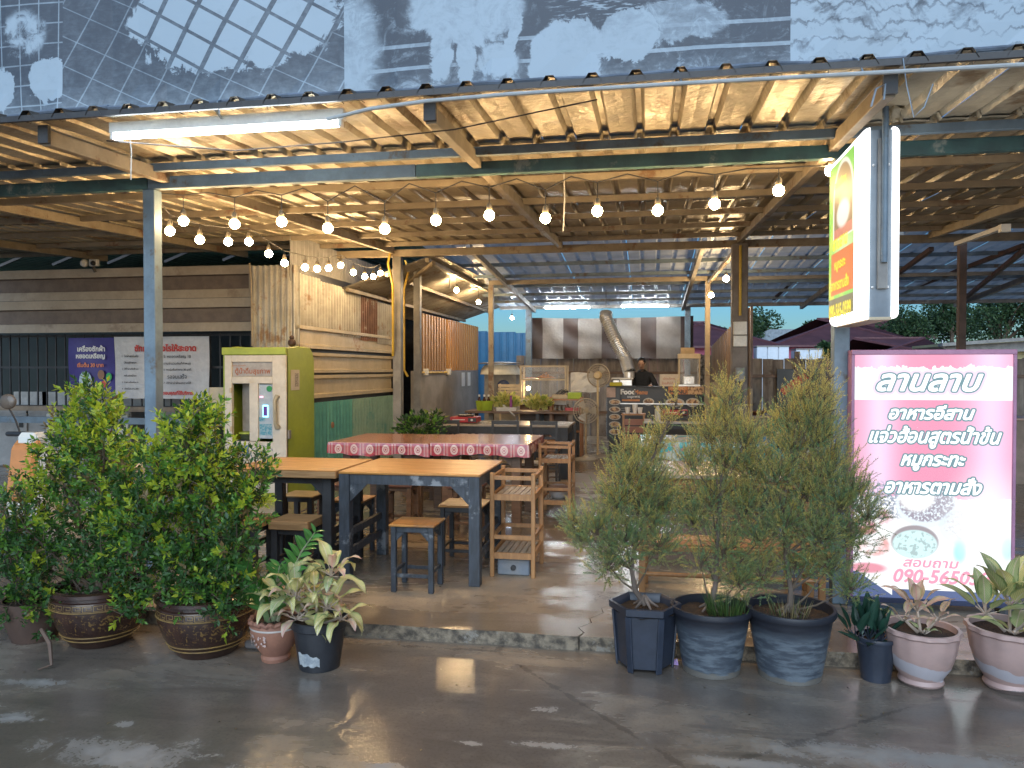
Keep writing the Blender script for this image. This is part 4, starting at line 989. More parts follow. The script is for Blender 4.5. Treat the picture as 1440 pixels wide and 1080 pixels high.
# glass display box at the right of the counter
t, p = prop('glass_cabinet', 'tall cream-framed glass cabinet on the right of the counter with a box on top', 'display cabinet', 969, 520, 14.3)
cx = p.x; xa1, xb1 = cx-.19, cx+.19; z0, z1 = 1.3015, 1.80
m_cf = mat('cream_frame', (.52, .42, .28), (.45, .36, .24))
for x in (xa1, xb1-.025):
    for y in (14.2, 14.5): MB().box(x, x+.025, y, y+.025, z0, z1).build('frame_post', m_cf, t)
MB().box(xa1-.01, xb1+.01, 14.19, 14.535, z1+.001, z1+.09).build('top', m_cf, t, bevel=.004); MB().box(xa1, xb1, 14.195, 14.53, z0, z0+.03).build('base', M_alu, t)
MB().box(xa1+.026, xb1-.026, 14.21, 14.213, z0+.031, z1).build('pane', glass('cabinet_glass', (.8, .85, .9), .08), t)
MB().box(cx-.1, cx+.1, 14.3, 14.45, z0+.031, z0+.18).build('tray', M_alu, t, bevel=.01)
MB().box(cx-.15, cx+.09, 14.2, 14.45, z1+.0915, z1+.2, Matrix.Identity(4)).build('carton', mat('carton', (.42, .30, .16)), t)
t, p = prop('popup_bag', 'black and white bag stacked right of the glass cabinet', 'bag', 986, 515, 14.4)
MB().ball((p.x, 14.42, 1.60), .09, 12, 8, .8, .9, 3.2).build('bag', mat('black_white_bag', (.04, .04, .045), (.5, .48, .45), 14), t, smooth=True)
# duct
dp = [Vector((atY(853, 437, 14.9).x, 14.9, atY(853, 437, 14.9).z))]
a = atY(852, 447, 14.9); b_ = atY(866, 480, 14.7); c_ = atY(880, 505, 14.6); e_ = Vector((hx, 14.52, 1.572))
duct = thing('flexible_duct', 'silver ribbed exhaust duct curving down to the cooking hood', 'duct', (hx, 14.6, 1.5))
path = []; ctrl = [Vector((a.x, 14.95, a.z+.10)), a, b_, c_, e_]
for i in range(len(ctrl)-1):
    for k in range(22): path.append(ctrl[i].lerp(ctrl[i+1], k/22))
for _ in range(12): path = [path[0]]+[(path[i-1]+path[i+1]+path[i]*2)/4 for i in range(1, len(path)-1)]+[path[-1]]
path.append(e_)
MB().tube(path, [.105 if i % 2 else .125 for i in range(len(path))], 16).build('ribbed_hose', mat('silver_foil', (.85, .86, .87), (.75, .77, .8), 4, .28, .06, metal=.8, bump=.1), duct, smooth=False)
MB().tube([path[0]+Vector((0, 0, .1)), Vector((path[0].x, 14.95, rearz(14.95)-.05))], .008, 5).build('hanging_wire', M_dark, duct)
# white board behind fan
t, p = prop('splash_sheet', 'white crumpled sheet screening the stove behind the fans', 'sheet', 822, 538, 14.9)
b = MB(); rr = random.Random(2)
for j in range(6):
    for i in range(8): b.v.append((p.x-.27+i*.08, 14.9+rr.uniform(-.015, .015), 1.17+j*.075+.01*math.sin(i)))
b.f = [(j*8+i, j*8+i+1, j*8+8+i+1, j*8+8+i) for j in range(5) for i in range(7)]; b.m = [0]*35
b.build('sheet', mat('white_sheet', (.6, .6, .58), (.5, .5, .5), 6, .35), t, fixn=False)
# long prep table behind, carrying produce and the glass case
pt = thing('prep_table', 'long low prep table behind the black chairs, full of produce', 'table', (-1.8, 13.6, .08))
px0_, px1_ = atY(655, 600, 13.2).x, atY(850, 600, 13.9).x
MB().box(px0_, px1_-.4, 13.1, 13.8, .84, .88).build('tabletop', M_wood_b, pt, bevel=.004)
for x in (px0_+.05, -1.9, px1_-.5):
    for y in (13.15, 13.7): MB().box(x, x+.06, y, y+.06, .08, .839).build('leg', M_dark, pt)
MB().box(px0_+.1, px1_-.5, 13.2, 13.7, .35, .38).build('lower_shelf', M_wood_y, pt)
def at_t(px, Y=13.4): return atY(px, 560, Y).x
x = at_t(681, 13.3); t = thing('basket', 'lime-green plastic basket of bottles at the left end of the prep table', 'basket', (x, 13.3, .881))
MB().lathe([(.13, 0), (.16, .17), (.15, .17), (.12, .01), (.001, .01)], 4, (x, 13.3, .882)).build('basket', mat('lime_plastic', (.42, .55, .04)), t); 
for i, dx in enumerate((-.09, 0, .08)):
    bo = thing('sauce_bottle', ['leftmost dark sauce bottle with white cap in the lime basket', 'middle dark sauce bottle with white cap in the lime basket', 'rightmost dark sauce bottle with white cap in the lime basket'][i], 'bottle', (x+dx, 13.3, .9), 0, 'sauce bottles in the lime basket')
    MB().lathe([(.001, 0), (.03, 0), (.03, .17), (.015, .21), (.015, .23)], 12, (x+dx, 13.3, .895)).build('bottle', mat('dark_sauce', (.06, .02, .01), rough=.2, bump=0), bo, smooth=True)
    MB().lathe([(.018, 0), (.018, .035), (.001, .036)], 12, (x+dx, 13.3, 1.1255)).build('cap', M_white, bo, smooth=True)
def leafy(name, label, cat, x, y, z, r, n, cols, seed, sz=.05):
    t = thing(name, label, cat, (x, y, z)); rs = np.random.default_rng(seed)
    P = rs.normal(size=(n, 3)); P /= np.linalg.norm(P, axis=1)[:, None]; D = P*1.0; D[:, 2] = np.abs(D[:, 2])+.2
    leaf_cloud('leaves', P*np.array([r, r*.7, r*.6])*rs.uniform(.3, 1, (n, 1))+np.array([0, 0, r*.55]), D, rs.normal(size=(n, 3)), rs.uniform(.7, 1.3, n)*sz, rs.uniform(.7, 1.3, n)*sz*.6, cols, rs.integers(0, len(cols), n), t)
    return t
def leaf_cloud(name, P, D, N, L, W, mats, mi, parent, fold=.25, stuff=True):
    P = np.asarray(P, float); D = np.asarray(D, float); D = D/np.linalg.norm(D, axis=1)[:, None]
    Sd = np.cross(D, N); Sd /= (np.linalg.norm(Sd, axis=1)[:, None]+1e-9); U = np.cross(Sd, D); n = len(P); L = np.asarray(L)[:, None]; W = np.asarray(W)[:, None]
    v = np.empty((n, 4, 3)); v[:, 0] = P; v[:, 1] = P+D*L*.5-Sd*W*.5+U*W*fold; v[:, 2] = P+D*L; v[:, 3] = P+D*L*.5+Sd*W*.5+U*W*fold
    me = bpy.data.meshes.new(name); me.vertices.add(n*4); me.vertices.foreach_set('co', v.reshape(-1))
    idx = np.arange(n)[:, None]*4+np.array([[0, 1, 2, 0, 2, 3]]); me.loops.add(n*6); me.loops.foreach_set('vertex_index', idx.reshape(-1).astype(np.int32))
    me.polygons.add(n*2); me.polygons.foreach_set('loop_start', np.arange(n*2, dtype=np.int32)*3)
    for m in mats: me.materials.append(m)
    me.polygons.foreach_set('material_index', np.repeat(np.asarray(mi, dtype=np.int32), 2)); me.update(calc_edges=True)
    o = bpy.data.objects.new(name, me); C.objects.link(o); o.parent = parent
    if stuff: o['kind'] = 'stuff'
    return o
def leafmat(name, c, rough=.4, tr=.25, c2=None):
    if name in MC: return MC[name]
    n = NM(name); v = n.vec('Object', (1, 1, 1), True)
    gi = n.nt.nodes.new('ShaderNodeNewGeometry'); rnd = S(n.nt, gi.outputs['Random Per Island'])
    n.setc(n.mix(rnd.step(.1, .9), c, c2 or tuple(x*.62 for x in c))); n.setv('Roughness', rough); n.setv('Specular IOR Level', .4)
    n.setv('Subsurface Weight', 0)
    tl_ = n.nt.nodes.new('ShaderNodeBsdfTranslucent'); n.nt.links.new(n.col(tuple(min(1, x*1.6) for x in c)), tl_.inputs[0])
    mx = n.nt.nodes.new('ShaderNodeMixShader'); mx.inputs[0].default_value = tr
    n.nt.links.new(n.b.outputs[0], mx.inputs[1]); n.nt.links.new(tl_.outputs[0], mx.inputs[2])
    n.nt.links.new(mx.outputs[0], n.nt.nodes['Material Output'].inputs[0]); MC[name] = n.m; return n.m
L_herb = leafmat('herb_green', (.26, .34, .07)); L_pale = leafmat('lettuce_pale', (.60, .58, .20)); L_dk = leafmat('deep_green', (.03, .07, .025))
leafy('lettuce_pile', 'pile of pale lettuce in a wrap on the prep table', 'vegetables', at_t(712), 13.35, .882, .24, 300, [L_pale, L_pale, L_herb], 3, .10)
leafy('herb_bunch', 'yellow-green bunch of herbs below the glass case', 'vegetables', at_t(758), 13.25, .882, .24, 400, [L_pale, L_pale, L_herb], 4, .08)
t = thing('storage_box', 'clear frosted produce box leaning among the lettuce', 'box', (at_t(722), 13.25, .882)); xx = at_t(722)
MB().box(-.02, .26, -.15, .15, 0, .02, Matrix.Translation((xx-.12, 13.22, .97))@Matrix.Rotation(R(42), 4, 'Y')).build('lid', glass('frosted_plastic', (.75, .72, .65), .55, .3), t)
MB().box(xx-.25, xx+.1, 13.1, 13.5, .883, .95).build('tray', glass('frosted_plastic', (.75, .72, .65), .55, .3), t)
x = at_t(722); t = thing('spray_bottle', 'slim purple bottle standing at the edge of the prep table', 'bottle', (x, 13.15, .882))
MB().lathe([(.001, 0), (.025, 0), (.025, .19), (.018, .21), (.018, .27), (.001, .27)], 12, (x, 13.15, .882)).build('bottle', mat('purple_plastic', (.25, .05, .22)), t, smooth=True)
# big glass case
xl, xr = atY(732, 540, 13.9).x, atY(797, 540, 13.9).x; z0, z1 = atY(760, 561, 13.9).z, atY(760, 514, 13.9).z
gc = thing('food_display_case', 'cream-framed glass food case with orange snacks on the upper shelf', 'display case', ((xl+xr)/2, 13.95, z0))
for x in (xl, xr-.03):
    for y in (13.82, 14.2): MB().box(x, x+.03, y, y+.03, z0, z1).build('frame_post', m_cf, gc)
zm = atY(760, 535, 13.9).z
for z in (z0, zm, z1-.03):
    MB().box(xl+.031, xr-.031, 13.82, 13.845, z, z+.03).build('frame_rail', m_cf, gc); MB().box(xl+.031, xr-.031, 13.85, 14.2, z+.005, z+.02).build('shelf', glass('shelf_glass', (.8, .85, .85), .35), gc)
MB().box(xl+.031, xr-.031, 13.828, 13.832, z0+.031, z1-.031).build('pane', glass('cabinet_glass', (.8, .85, .9), .08), gc)
MB().box(xl, xr, 13.8, 14.24, z0-.10, z0-.002).build('base', M_white, gc, bevel=.004)
MB().box(-.0, .0, 0, 0, 0, 0)
for (dx, w_, h_, m_, nm, lb) in ((.45, .36, .15, mat('orange_snack', (.50, .20, .04), (.4, .14, .03), 40, .6, bump=.8), 'snack_heap', 'orange heap of fried snacks in the glass case'), (.14, .24, .035, mat('pink_meat', (.45, .2, .14), (.35, .14, .1), 30), 'meat_tray', 'pale tray of meat on the left of the glass case shelf')):
    t = thing(nm, lb, 'food', (xl+dx, 14.0, zm+.021)); hb_ = MB(); rq = random.Random(int(dx*100))
    for _ in range(60 if h_ > .1 else 24):
        a = rq.uniform(0, 6.28); q_ = rq.random()**.6; hb_.ball((xl+dx+w_*.48*q_*math.cos(a), 14.0+w_*.35*q_*math.sin(a), zm+.03+h_*.75*(1-q_)*rq.uniform(.3, 1)), rq.uniform(.018, .032), 7, 5, rq.uniform(.7, 1.4), 1, rq.uniform(.5, 1))
    hb_.build('food', m_, t, smooth=True)
    MB().lathe([(.001, 0), (w_*.5, 0), (w_*.55, .02)], 18, (xl+dx, 14.0, zm+.0215)).build('tray', M_alu, t)
t = thing('case_lamp', 'small bright bulb inside the lower part of the glass food case', 'lamp', (xl+.1, 13.95, z0+.25))
q = atY(743, 546, 13.95); MB().ball((q.x, 13.95, q.z), .035, 12, 8).build('globe', emis('warm_bulb', (1, .66, .31), 64), t, smooth=True); MB().lathe([(.015, .03), (.02, .06), (.001, .07)], 10, (q.x, 13.95, q.z)).build('socket', M_dark, t)
MB().bar((q.x, 13.95, q.z+.068), (q.x, 13.95, zm), .006).build('cord', M_dark, t)
for i in range(2):
    x = xl-.0; 
MB().box(xl, xr, 13.83, 14.2, .08, z0-.102).build('cabinet', M_wood_b, gc)
# orange wooden rack with wire basket and green tub
x0, x1 = atY(776, 570, 13.6).x, atY(818, 570, 13.6).x
t = thing('wooden_rack', 'orange-brown wooden rack with a green tub and metal tray on top', 'rack', ((x0+x1)/2, 13.6, .08))
m_ow = mat('orange_brown_wood', (.38, .17, .06), (.3, .12, .04), 4, .4)
for x in (x0, x1):
    for y in (13.45, 13.75): MB().box(x-.02, x+.02, y-.02, y+.02, .08, 1.12).build('post', m_ow, t)
for z in (.5, .83, 1.06): MB().box(x0+.021, x1-.021, 13.45, 13.75, z, z+.025).build('shelf', m_ow, t)
tt = thing('tub', 'lime-green tub on the orange-brown rack', 'tub', (x1-.12, 13.55, 1.086)); MB().box(x1-.24, x1, 13.46, 13.68, 1.0865, 1.20).build('tub', mat('lime_plastic', (.42, .55, .04)), tt, bevel=.01)
tt = thing('metal_tray', 'beige tray holding dark tongs on the rack', 'tray', (x0+.15, 13.55, 1.086)); MB().box(x0+.02, x0+.3, 13.46, 13.68, 1.0865, 1.16).build('tray', m_cf, tt, bevel=.008)
for k in range(5): MB().tube([(x0+.08+k*.03, 13.5, 1.165), (x0+.14+k*.04, 13.5, 1.23+.02*(k % 2)), (x0+.3, 13.52, 1.20)], .01, 6).build('tongs', M_dark, tt)
tt = thing('red_box', 'small red box on the lower shelf of the orange-brown rack', 'box', (x1-.1, 13.5, .856)); MB().box(x1-.28, x1-.03, 13.46, 13.7, .8565, .93).build('box', mat('red_enamel', (.42, .02, .02)), tt, bevel=.005)
tt = thing('wire_goods', 'dark jumble of jars on the middle shelf of the rack', 'jars', (x0+.12, 13.5, .856)); 
for k in range(4): MB().lathe([(.001, 0), (.035, 0), (.035, .1), (.001, .11)], 10, (x0+.07+k*.075, 13.55, .857)).build('jar', mat('jar_dark', (.08, .06, .04), (.3, .27, .22), 9, .3), tt, smooth=True)
# slatted cream box + big metal pan at left
q = atY(716, 555, 14.6); t = thing('slatted_crate', 'cream slatted crate left of the glass case', 'crate', (q.x, 14.6, .9))
for k in range(5): MB().box(q.x-.22, q.x+.22, 14.6, 14.63, 1.02+k*.062, 1.07+k*.062).build('slat', mat('cream_plastic', (.5, .42, .3)), t)
for dx in (-.2, .18): MB().box(q.x+dx, q.x+dx+.03, 14.631, 14.66, .08, 1.33).build('post', mat('cream_plastic', (.5, .42, .3)), t)
q = atY(704, 515, 15.5); t = thing('steel_pan_stack', 'upturned pale metal basins stacked beyond the slatted crate', 'basins', (q.x, 15.5, 1.4))
MB().lathe([(.42, 0), (.42, .02), (.40, .10), (.33, .2), (.001, .22)], 28, (q.x, 15.5, q.z-.17)).build('basin', mat('white_basin', (.6, .62, .6), (.5, .52, .5)), t, smooth=True)
MB().lathe([(.46, 0), (.46, .015), (.2, .04)], 28, (q.x, 15.5, q.z+.05)).build('lid', M_steel_grey, t, smooth=True)
MB().box(q.x-.3, q.x+.35, 15.3, 15.7, .08, q.z-.172).build('cabinet', M_steel_grey, t)
tt = thing('blue_bag', 'dark blue bag under the pale basins', 'bag', (q.x+.12, 15.2, 1.2)); MB().ball((q.x+.12, 15.18, 1.28), .13, 12, 8, 1, .6, .9).build('bag', mat('navy_cloth', (.02, .04, .12)), tt, smooth=True)
tt['label'] = 'dark blue bag hung in front of the steel cabinet under the basins'
# shop fans
def fan(label, x, y, zc, r, face, mb_):
    t = thing('standing_fan', label, 'fan', (x, y, .08), face, 'beige standing fans'); mw = mat('fan_cage', (.42, .36, .27), (.36, .3, .22), 6, .4)
    MB().lathe([(.001, 0), (.2, 0), (.2, .02), (.05, .05), (.02, .09)], 24).build('base', mw, t, smooth=True, local=True)
    MB().tube([(0, .06, .04), (0, .06, zc-.08-.06)], .018, 10).build('pole', mb_, t, smooth=True, local=True)
    H_ = MB().lathe([(.001, -.12), (.05, -.12), (.075, -.06), (.06, 0), (.001, .01)], 18).build('motor', mb_, t, smooth=True, local=True)
    M0 = Matrix.Translation((0, 0, zc-.08))@Matrix.Rotation(math.pi/2, 4, 'X')
    H_.matrix_basis = M0
    g = MB()
    for rr_ in (r, r*.97, r*.8, r*.6, r*.4, r*.22):
        for s in (-1, 1):
            if rr_ > r*.98 and s == 1: continue
            z = s*(.05*math.sqrt(max(0, 1-(rr_/r)**2))+.01); g.tube([(rr_*math.cos(a*.2618), rr_*math.sin(a*.2618), z) for a in range(25)], .0035 if rr_ < r*.95 else .007, 4, False)
    for k in range(28):
        a = k*2*math.pi/28
        for s in (-1, 1): g.tube([(r*q_*math.cos(a), r*q_*math.sin(a), s*(.05*math.sqrt(1-q_*q_)+.01)) for q_ in (.15, .5, .8, .99)], .002, 3, False)
    o = g.build('cage', mw, t, local=True, fixn=False); o.matrix_basis = M0
    bl = MB()
    for k in range(3):
        a0 = k*2.094
        pts = [(r*.12, a0-.2), (r*.5, a0-.45), (r*.86, a0-.3), (r*.86, a0+.5), (r*.5, a0+.45), (r*.12, a0+.3)]
        bl.add([(p_*math.cos(a), p_*math.sin(a), .02*(a-a0)) for p_, a in pts], [tuple(range(6))])
    o = bl.build('blades', glass('fan_blade', (.55, .48, .36), .7, .3), t, local=True, fixn=False); o.matrix_basis = M0
q = atY(826, 578, 13.3); fan('lower standing fan before the orange-brown rack', q.x, 13.0, atY(826, 578, 13.0).z, .215, R(8), mat('fan_body', (.45, .34, .2)))
q = atY(843, 528, 13.7); fan('taller standing fan with big beige motor housing, behind the lower fan', q.x, 13.45, atY(843, 528, 13.45).z, .2, R(170), mat('fan_body2', (.6, .45, .24)))
# green floor items: teal basket and cables
t = thing('teal_basket', 'small teal plastic basket on the floor beside the green machine', 'basket', (-3.62, 7.6, .08)); q = fl(448, 690)
MB().box(q.x-.11, q.x+.12, q.y, q.y+.2, .081, .25).build('basket', mat('teal_plastic', (.05, .28, .3)), t, bevel=.01)
for i in range(3):
    a_, b2 = fl(372, 742+i*7), fl(452, 706+i*5)
    tag(MB().tube([(a_.x, a_.y, .086), ((a_.x+b2.x)/2+.02, (a_.y+b2.y)/2, .086), (b2.x, b2.y, .086)], .006, 5).build('floor_cable', M_dark), ['nearest of the dark cables on the floor under the left stools', 'middle dark cable on the floor under the left stools', 'farthest dark cable on the floor under the left stools'][i], 'cable', 'dark cables on the floor')

# ---------------------------------------------------------------- water vending machine
vm = thing('water_vending_machine', 'cream-fronted lime-green water vending machine by the patchwork wall', 'vending machine', (-4.5, 8.65, .08))
x0, x1, y0, y1 = -4.90, -4.10, 8.28, 9.02
side = [(0, 0), (.74, 0), (.74, 1.62), (.70, 1.73), (.62, 1.79), (.3, 1.80), (0, 1.77)]
def side_prism(xa, xb, poly, nm, m, bev=.006): return MB().prism([(y0+p_[0], .08+p_[1]) for p_ in poly], xa, xb, 'x').build(nm, m, vm, bevel=bev)
side_prism(x0, x0+.03, side, 'side_panel', M_green_lime); side_prism(x1-.03, x1, side, 'side_panel', M_green_lime)
side_prism(x0+.031, x1-.031, [(0.03, 1.73), (.3, 1.765), (.62, 1.755), (.68, 1.70), (.71, 1.60), (.71, 0), (.70, 0), (.70, 1.59), (.62, 1.72), (.3, 1.74), (.03, 1.71)], 'shell', M_green_lime, 0)
yf = y0
def VB(nm, m, xa, xb, za, zb, ya=-.02, yb=.03, bev=.004, par=None): return MB().box(x0+xa, x0+xb, yf+ya, yf+yb, za, zb).build(nm, m, par or vm, bevel=bev)
m_cr = mat('cream_enamel', (.62, .57, .48), (.56, .51, .42), 3, .35, bump=.03, c3=(.5, .44, .34))
VB('lime_trim', M_green_lime, .0, .8, 1.775, 1.86, -.03)
VB('front_frame', m_cr, .03, .12, .35, 1.77); VB('front_frame', m_cr, .34, .45, .77, 1.45); VB('front_frame', m_cr, .63, .8, .35, 1.77)
VB('front_frame', m_cr, .121, .629, 1.44, 1.52); VB('front_frame', m_cr, .121, .629, 1.69, 1.77)
VB('name_panel', mat('grey_film', (.42, .40, .38)), .121, .629, 1.521, 1.689, .0, .01)
VB('lower_panel', m_cr, .121, .629, .35, .765, -.015); VB('base_panel', m_cr, .0, .8, .17, .345, -.02); VB('plinth', M_green_lime, .0, .8, .081, .168, -.015)
MB().box(x0+.121, x0+.339, yf+.22, yf+.23, .77, 1.44).build('recess_back', mat('recess_grey', (.33, .31, .28)), vm)
MB().box(x0+.121, x0+.339, yf+.02, yf+.22, .765, .775).build('recess_floor', M_dark, vm); MB().box(x0+.33, x0+.336, yf+.03, yf+.22, .776, 1.44).build('recess_side', m_cr, vm)
MB().box(x0+.121, x0+.339, yf+.03, yf+.22, 1.432, 1.439).build('recess_roof', M_dark, vm)
MB().lathe([(.001, 0), (.08, 0), (.10, .06), (.001, .065)], 20, (x0+.25, yf+.12, .78)).build('bottle_stand', mat('dark_green_pl', (.05, .07, .03)), vm, smooth=True)
MB().lathe([(.11, 0), (.11, .02), (.001, .03)], 20, (x0+.25, yf+.12, .846)).build('stand_pad', M_green_lime, vm, smooth=True)
VB('control_panel', mat('pale_blue_sticker', (.42, .50, .55), (.36, .42, .5), 12), .451, .629, .80, 1.43, .0, .01)
VB('display_frame', emis('cyan_backlight', (.05, .55, .75), 1.2), .50, .57, 1.05, 1.19, -.006, -.001, 0); VB('display', emis('violet_screen', (.05, .01, .12), .5, (.02, .01, .04)), .512, .558, 1.065, 1.175, -.010, -.0065, 0)
VB('price_led', emis('pink_led', (.7, .1, .3), .8), .465, .505, 1.275, 1.295, -.006, -.001, 0)
VB('print_block', mat('teal_print', (.04, .25, .35), (.3, .42, .48), 60, bump=0), .46, .61, .84, .97, -.004, -.001, 0); VB('print_block', mat('teal_print', (.04, .25, .35)), .455, .53, 1.0, 1.05, -.004, -.001, 0)
MB().lathe([(.001, 0), (.035, 0), (.035, .008), (.001, .01)], 14).build('green_button', mat('green_button', (.03, .3, .1)), vm, local=True).matrix_basis = Matrix.Translation((.185, -.371, 1.30))@Matrix.Rotation(math.pi/2, 4, 'X')
MB().tube([(x0+.70, yf-.03, 1.30), (x0+.68, yf-.06, 1.25), (x0+.685, yf-.06, .98), (x0+.70, yf-.03, .93)], [.03, .02, .02, .035], 10).build('handle', mat('beige_handle', (.38, .34, .24)), vm, smooth=True)
letters('ตู้น้ำดื่มสุขภาพ', .09, (Vector((x0+.375, yf-.0015, 1.58)), (1, 0, 0), (0, 0, 1)), mat('print_rust', (.42, .15, .08), bump=0), vm, .002, fit=.44)
letters('สะอาด ปลอดภัย', .05, (Vector((x0+.2, yf-.0015, 1.65)), (1, 0, 0), (0, 0, 1)), mat('print_rust', (.42, .15, .08)), vm, .0005, fit=.18, res=.004)
letters('น้ำดื่ม', .12, (Vector((x0+.5, yf-.0165, .60)), (1, 0, 0), (0, 0, 1)), M_ink_k, vm, .001, fit=.2, shear=.2)
rg = MB(); [rg.add([(x0+.5+r_*math.cos(a*.1963+o_)*1.5, yf-.0165, .62+r_*math.sin(a*.1963+o_)) for r_, o_ in ((.095, 0), (.10, 0), (.10, .1963), (.095, .1963))], [(0, 1, 2, 3)]) for a in range(25)]
rg.build('oval_print', mat('print_blue', (.06, .16, .28), bump=0), vm, fixn=False)
VB('drop_print', mat('print_blue', (.06, .16, .28), (.3, .4, .5), 50, bump=0), .24, .33, .60, .72, -.017, -.0155, 0); VB('drop_print', M_ink_k, .5, .62, .47, .475, -.017, -.0155, 0)
MB().box(x1+.0005, x1+.004, y0+.10, y0+.32, 1.36, 1.60).build('side_notice', m_cr, vm); MB().box(x1+.0045, x1+.006, y0+.2, y0+.29, 1.40, 1.56).build('side_notice_print', mat('print_grey', (.2, .18, .17), (.5, .45, .38), 60, bump=0), vm)
MB().box(x1+.0005, x1+.02, y0+.01, y0+.07, .80, .90).build('lock', M_steel_grey, vm, bevel=.004)
for z in (.88, 1.33): MB().box(x0+.10, x0+.125, yf-.035, yf-.021, z, z+.06).build('hinge', m_cf, vm)
t = thing('small_statuette', 'small dark brown lump resting on top of the vending machine', 'ornament', (-4.19, 8.7, 1.88)); MB().ball((-4.2, 8.62, 1.925), .05, 10, 7).ball((-4.2, 8.62, 1.985), .03, 8, 6).build('lump', mat('dark_brown_lump', (.06, .03, .025)), t, smooth=True)
# ================================================================ LIT SIGNS AND LAMPS
KS = .38   # brightness of a white lit panel
# large light box at the right
YS = 5.16
pTL, pTR, pBL, pBR = atY(1200, 503, YS), atY(1427, 494, YS), atY(1200, 838, YS), atY(1427, 842, YS)
sx0, sx1 = pTL.x, pTR.x; sz0, sz1 = pBL.z, (pTL.z+pTR.z)/2; SW, SH = sx1-sx0, sz1-sz0
sg = thing('light_box_sign', 'large pink and white lit menu sign standing right of the post', 'sign', ((sx0+sx1)/2, YS, .08))
m_fr = mat('mauve_sign_frame', (.36, .17, .27), (.30, .14, .23), 4, .4)
MB().box(sx0-.012, sx0+.008, YS-.01, YS+.12, sz0, sz1).build('frame_side', m_fr, sg, bevel=.003); MB().box(sx1-.008, sx1+.012, YS-.01, YS+.12, sz0, sz1).build('frame_side', m_fr, sg, bevel=.003)
MB().box(sx0-.012, sx1+.012, YS-.011, YS+.121, sz1, sz1+.03).build('frame_top', m_fr, sg, bevel=.003); MB().box(sx0-.012, sx1+.012, YS-.011, YS+.121, sz0-.03, sz0).build('frame_bottom', mat('navy_frame', (.03, .04, .09)), sg, bevel=.003)
MB().box(sx0+.023, sx1-.023, YS+.02, YS+.12, sz0+.001, sz1-.001).build('cabinet', M_steel_grey, sg)
ln = NM('sign_print'); X, Y_, Z = ln.xyz(ln.vec('Object')); 
u = X/SW+.5; v_ = (Z-(sz0-.08))/SH
vo = ln.vec('Object'); n1 = ln.noise(vo, 7, 5, .65); n2 = ln.noise(vo, 26, 4, .6); n3 = ln.noise(vo, 60, 3, .6)
tube_ = ((u-.17).abs()*-5.5).op('EXPONENT').max(((u-.86).abs()*-4.2).op('EXPONENT'))  # paler bands: glow of the inner tubes painted into the panel colour
pink = ln.mix(tube_.step(.25, 1.0), (.80, .27, .42), (.90, .62, .84))
edge = n2*.06+n1*.05
wb = v_.gt(.815)*(v_+edge*.9).lt(1.0)
c = ln.mix(wb.min(1), pink, (.90, .97, .97))
food = (v_+edge*.8).lt(.46); c = ln.mix(food, c, (.97, .99, 1))
def E2(cu, cv, ru, rv, s=.1): a = (u-cu)/ru; b_ = (v_-cv)/rv; return 1-(a*a+b_*b_).sqrt().step(1-s, 1+s*.3)
sp1 = E2(.20, .40, .25, .085, .25)*n3.step(.46, .52); c = ln.mix(sp1, c, (.30, .33, .42))
sp2 = E2(.12, .33, .14, .05, .4)*n1.step(.45, .6); c = ln.mix(sp2, c, (.75, .25, .32))
b1m = E2(.47, .385, .20, .095); c = ln.mix(b1m, c, (.78, .86, .93)); c = ln.mix(E2(.47, .395, .18, .08)*n3.step(.42, .52), c, (.34, .30, .36)); c = ln.mix(E2(.41, .42, .12, .065, .3), c, (1, 1, .98))
b3m = E2(.14, .215, .12, .05, .3); c = ln.mix(b3m*n1.step(.4, .6), c, (.80, .40, .38)); b4m = E2(.74, .30, .20, .085); c = ln.mix(b4m*.6, c, (.62, .72, .82)); c = ln.mix(E2(.74, .31, .17, .065)*n3.step(.5, .56)*.6, c, (.5, .42, .4)); b2m = E2(.40, .235, .155, .07); c = ln.mix(b2m, c, (.35, .30, .32)); c = ln.mix(E2(.40, .225, .145, .06), c, (.66, .90, .90)); c = ln.mix(E2(.40, .225, .14, .055)*n2.step(.52, .56), c, (.42, .55, .55))
c = ln.mix(E2(.68, .20, .05, .055, .6)*n1.step(.35, .5), c, (.25, .75, .75)); c = ln.mix(E2(.97, .22, .05, .06, .6), c, (.20, .62, .70)); c = ln.mix(E2(.07, .275, .10, .02, .3), c, (.62, .30, .28)); c = ln.mix(E2(.10, .12, .14, .025, .4), c, (.80, .32, .40))
tri = (v_-.012).lt(.10-(u-.02)*.42)*v_.lt(.105)
strip = v_.lt(.038)*u.gt(.26)
c = ln.mix(tri.max(strip), c, (.085, .12, .27))
hot = E2(.86, .30, .30, .24, .9)*.75  # white glow painted over the right side of the panel
c = ln.mix(hot, c, (1, 1, 1))
ln.setc((.03, .03, .03)); ln.setv('Roughness', .3); ln.emit(c, KS*.8)
MB().box(sx0+.0085, sx1-.0085, YS, YS+.019, sz0+.0005, sz1-.0005).build('lit_panel', ln.m, sg)
MB().box(sx0+.03, sx0+.06, YS+.02, YS+.09, .08, sz0-.031).build('foot', M_dark, sg); MB().box(sx1-.06, sx1-.03, YS+.02, YS+.09, .08, sz0-.031).build('foot', M_dark, sg)
m_lw = emis('lit_letter_white', (.93, .98, 1), KS*1.15, (.05, .05, .05)); m_lo = emis('lit_letter_outline', (.11, .22, .25), KS*.9, (.05, .05, .05)); m_lp = emis('lit_letter_pink', (.90, .30, .42), KS*.9, (.05, .05, .05)); m_lg = emis('lit_letter_glow', (.75, .60, .72), KS*.9, (.05, .05, .05))
def SF(px, py, off=.002):
    # the sign is drawn in its own plane: pixel -> point on the plane
    p = atY(px, py, YS-off); return (p, (1, 0, 0), (0, 0, 1))
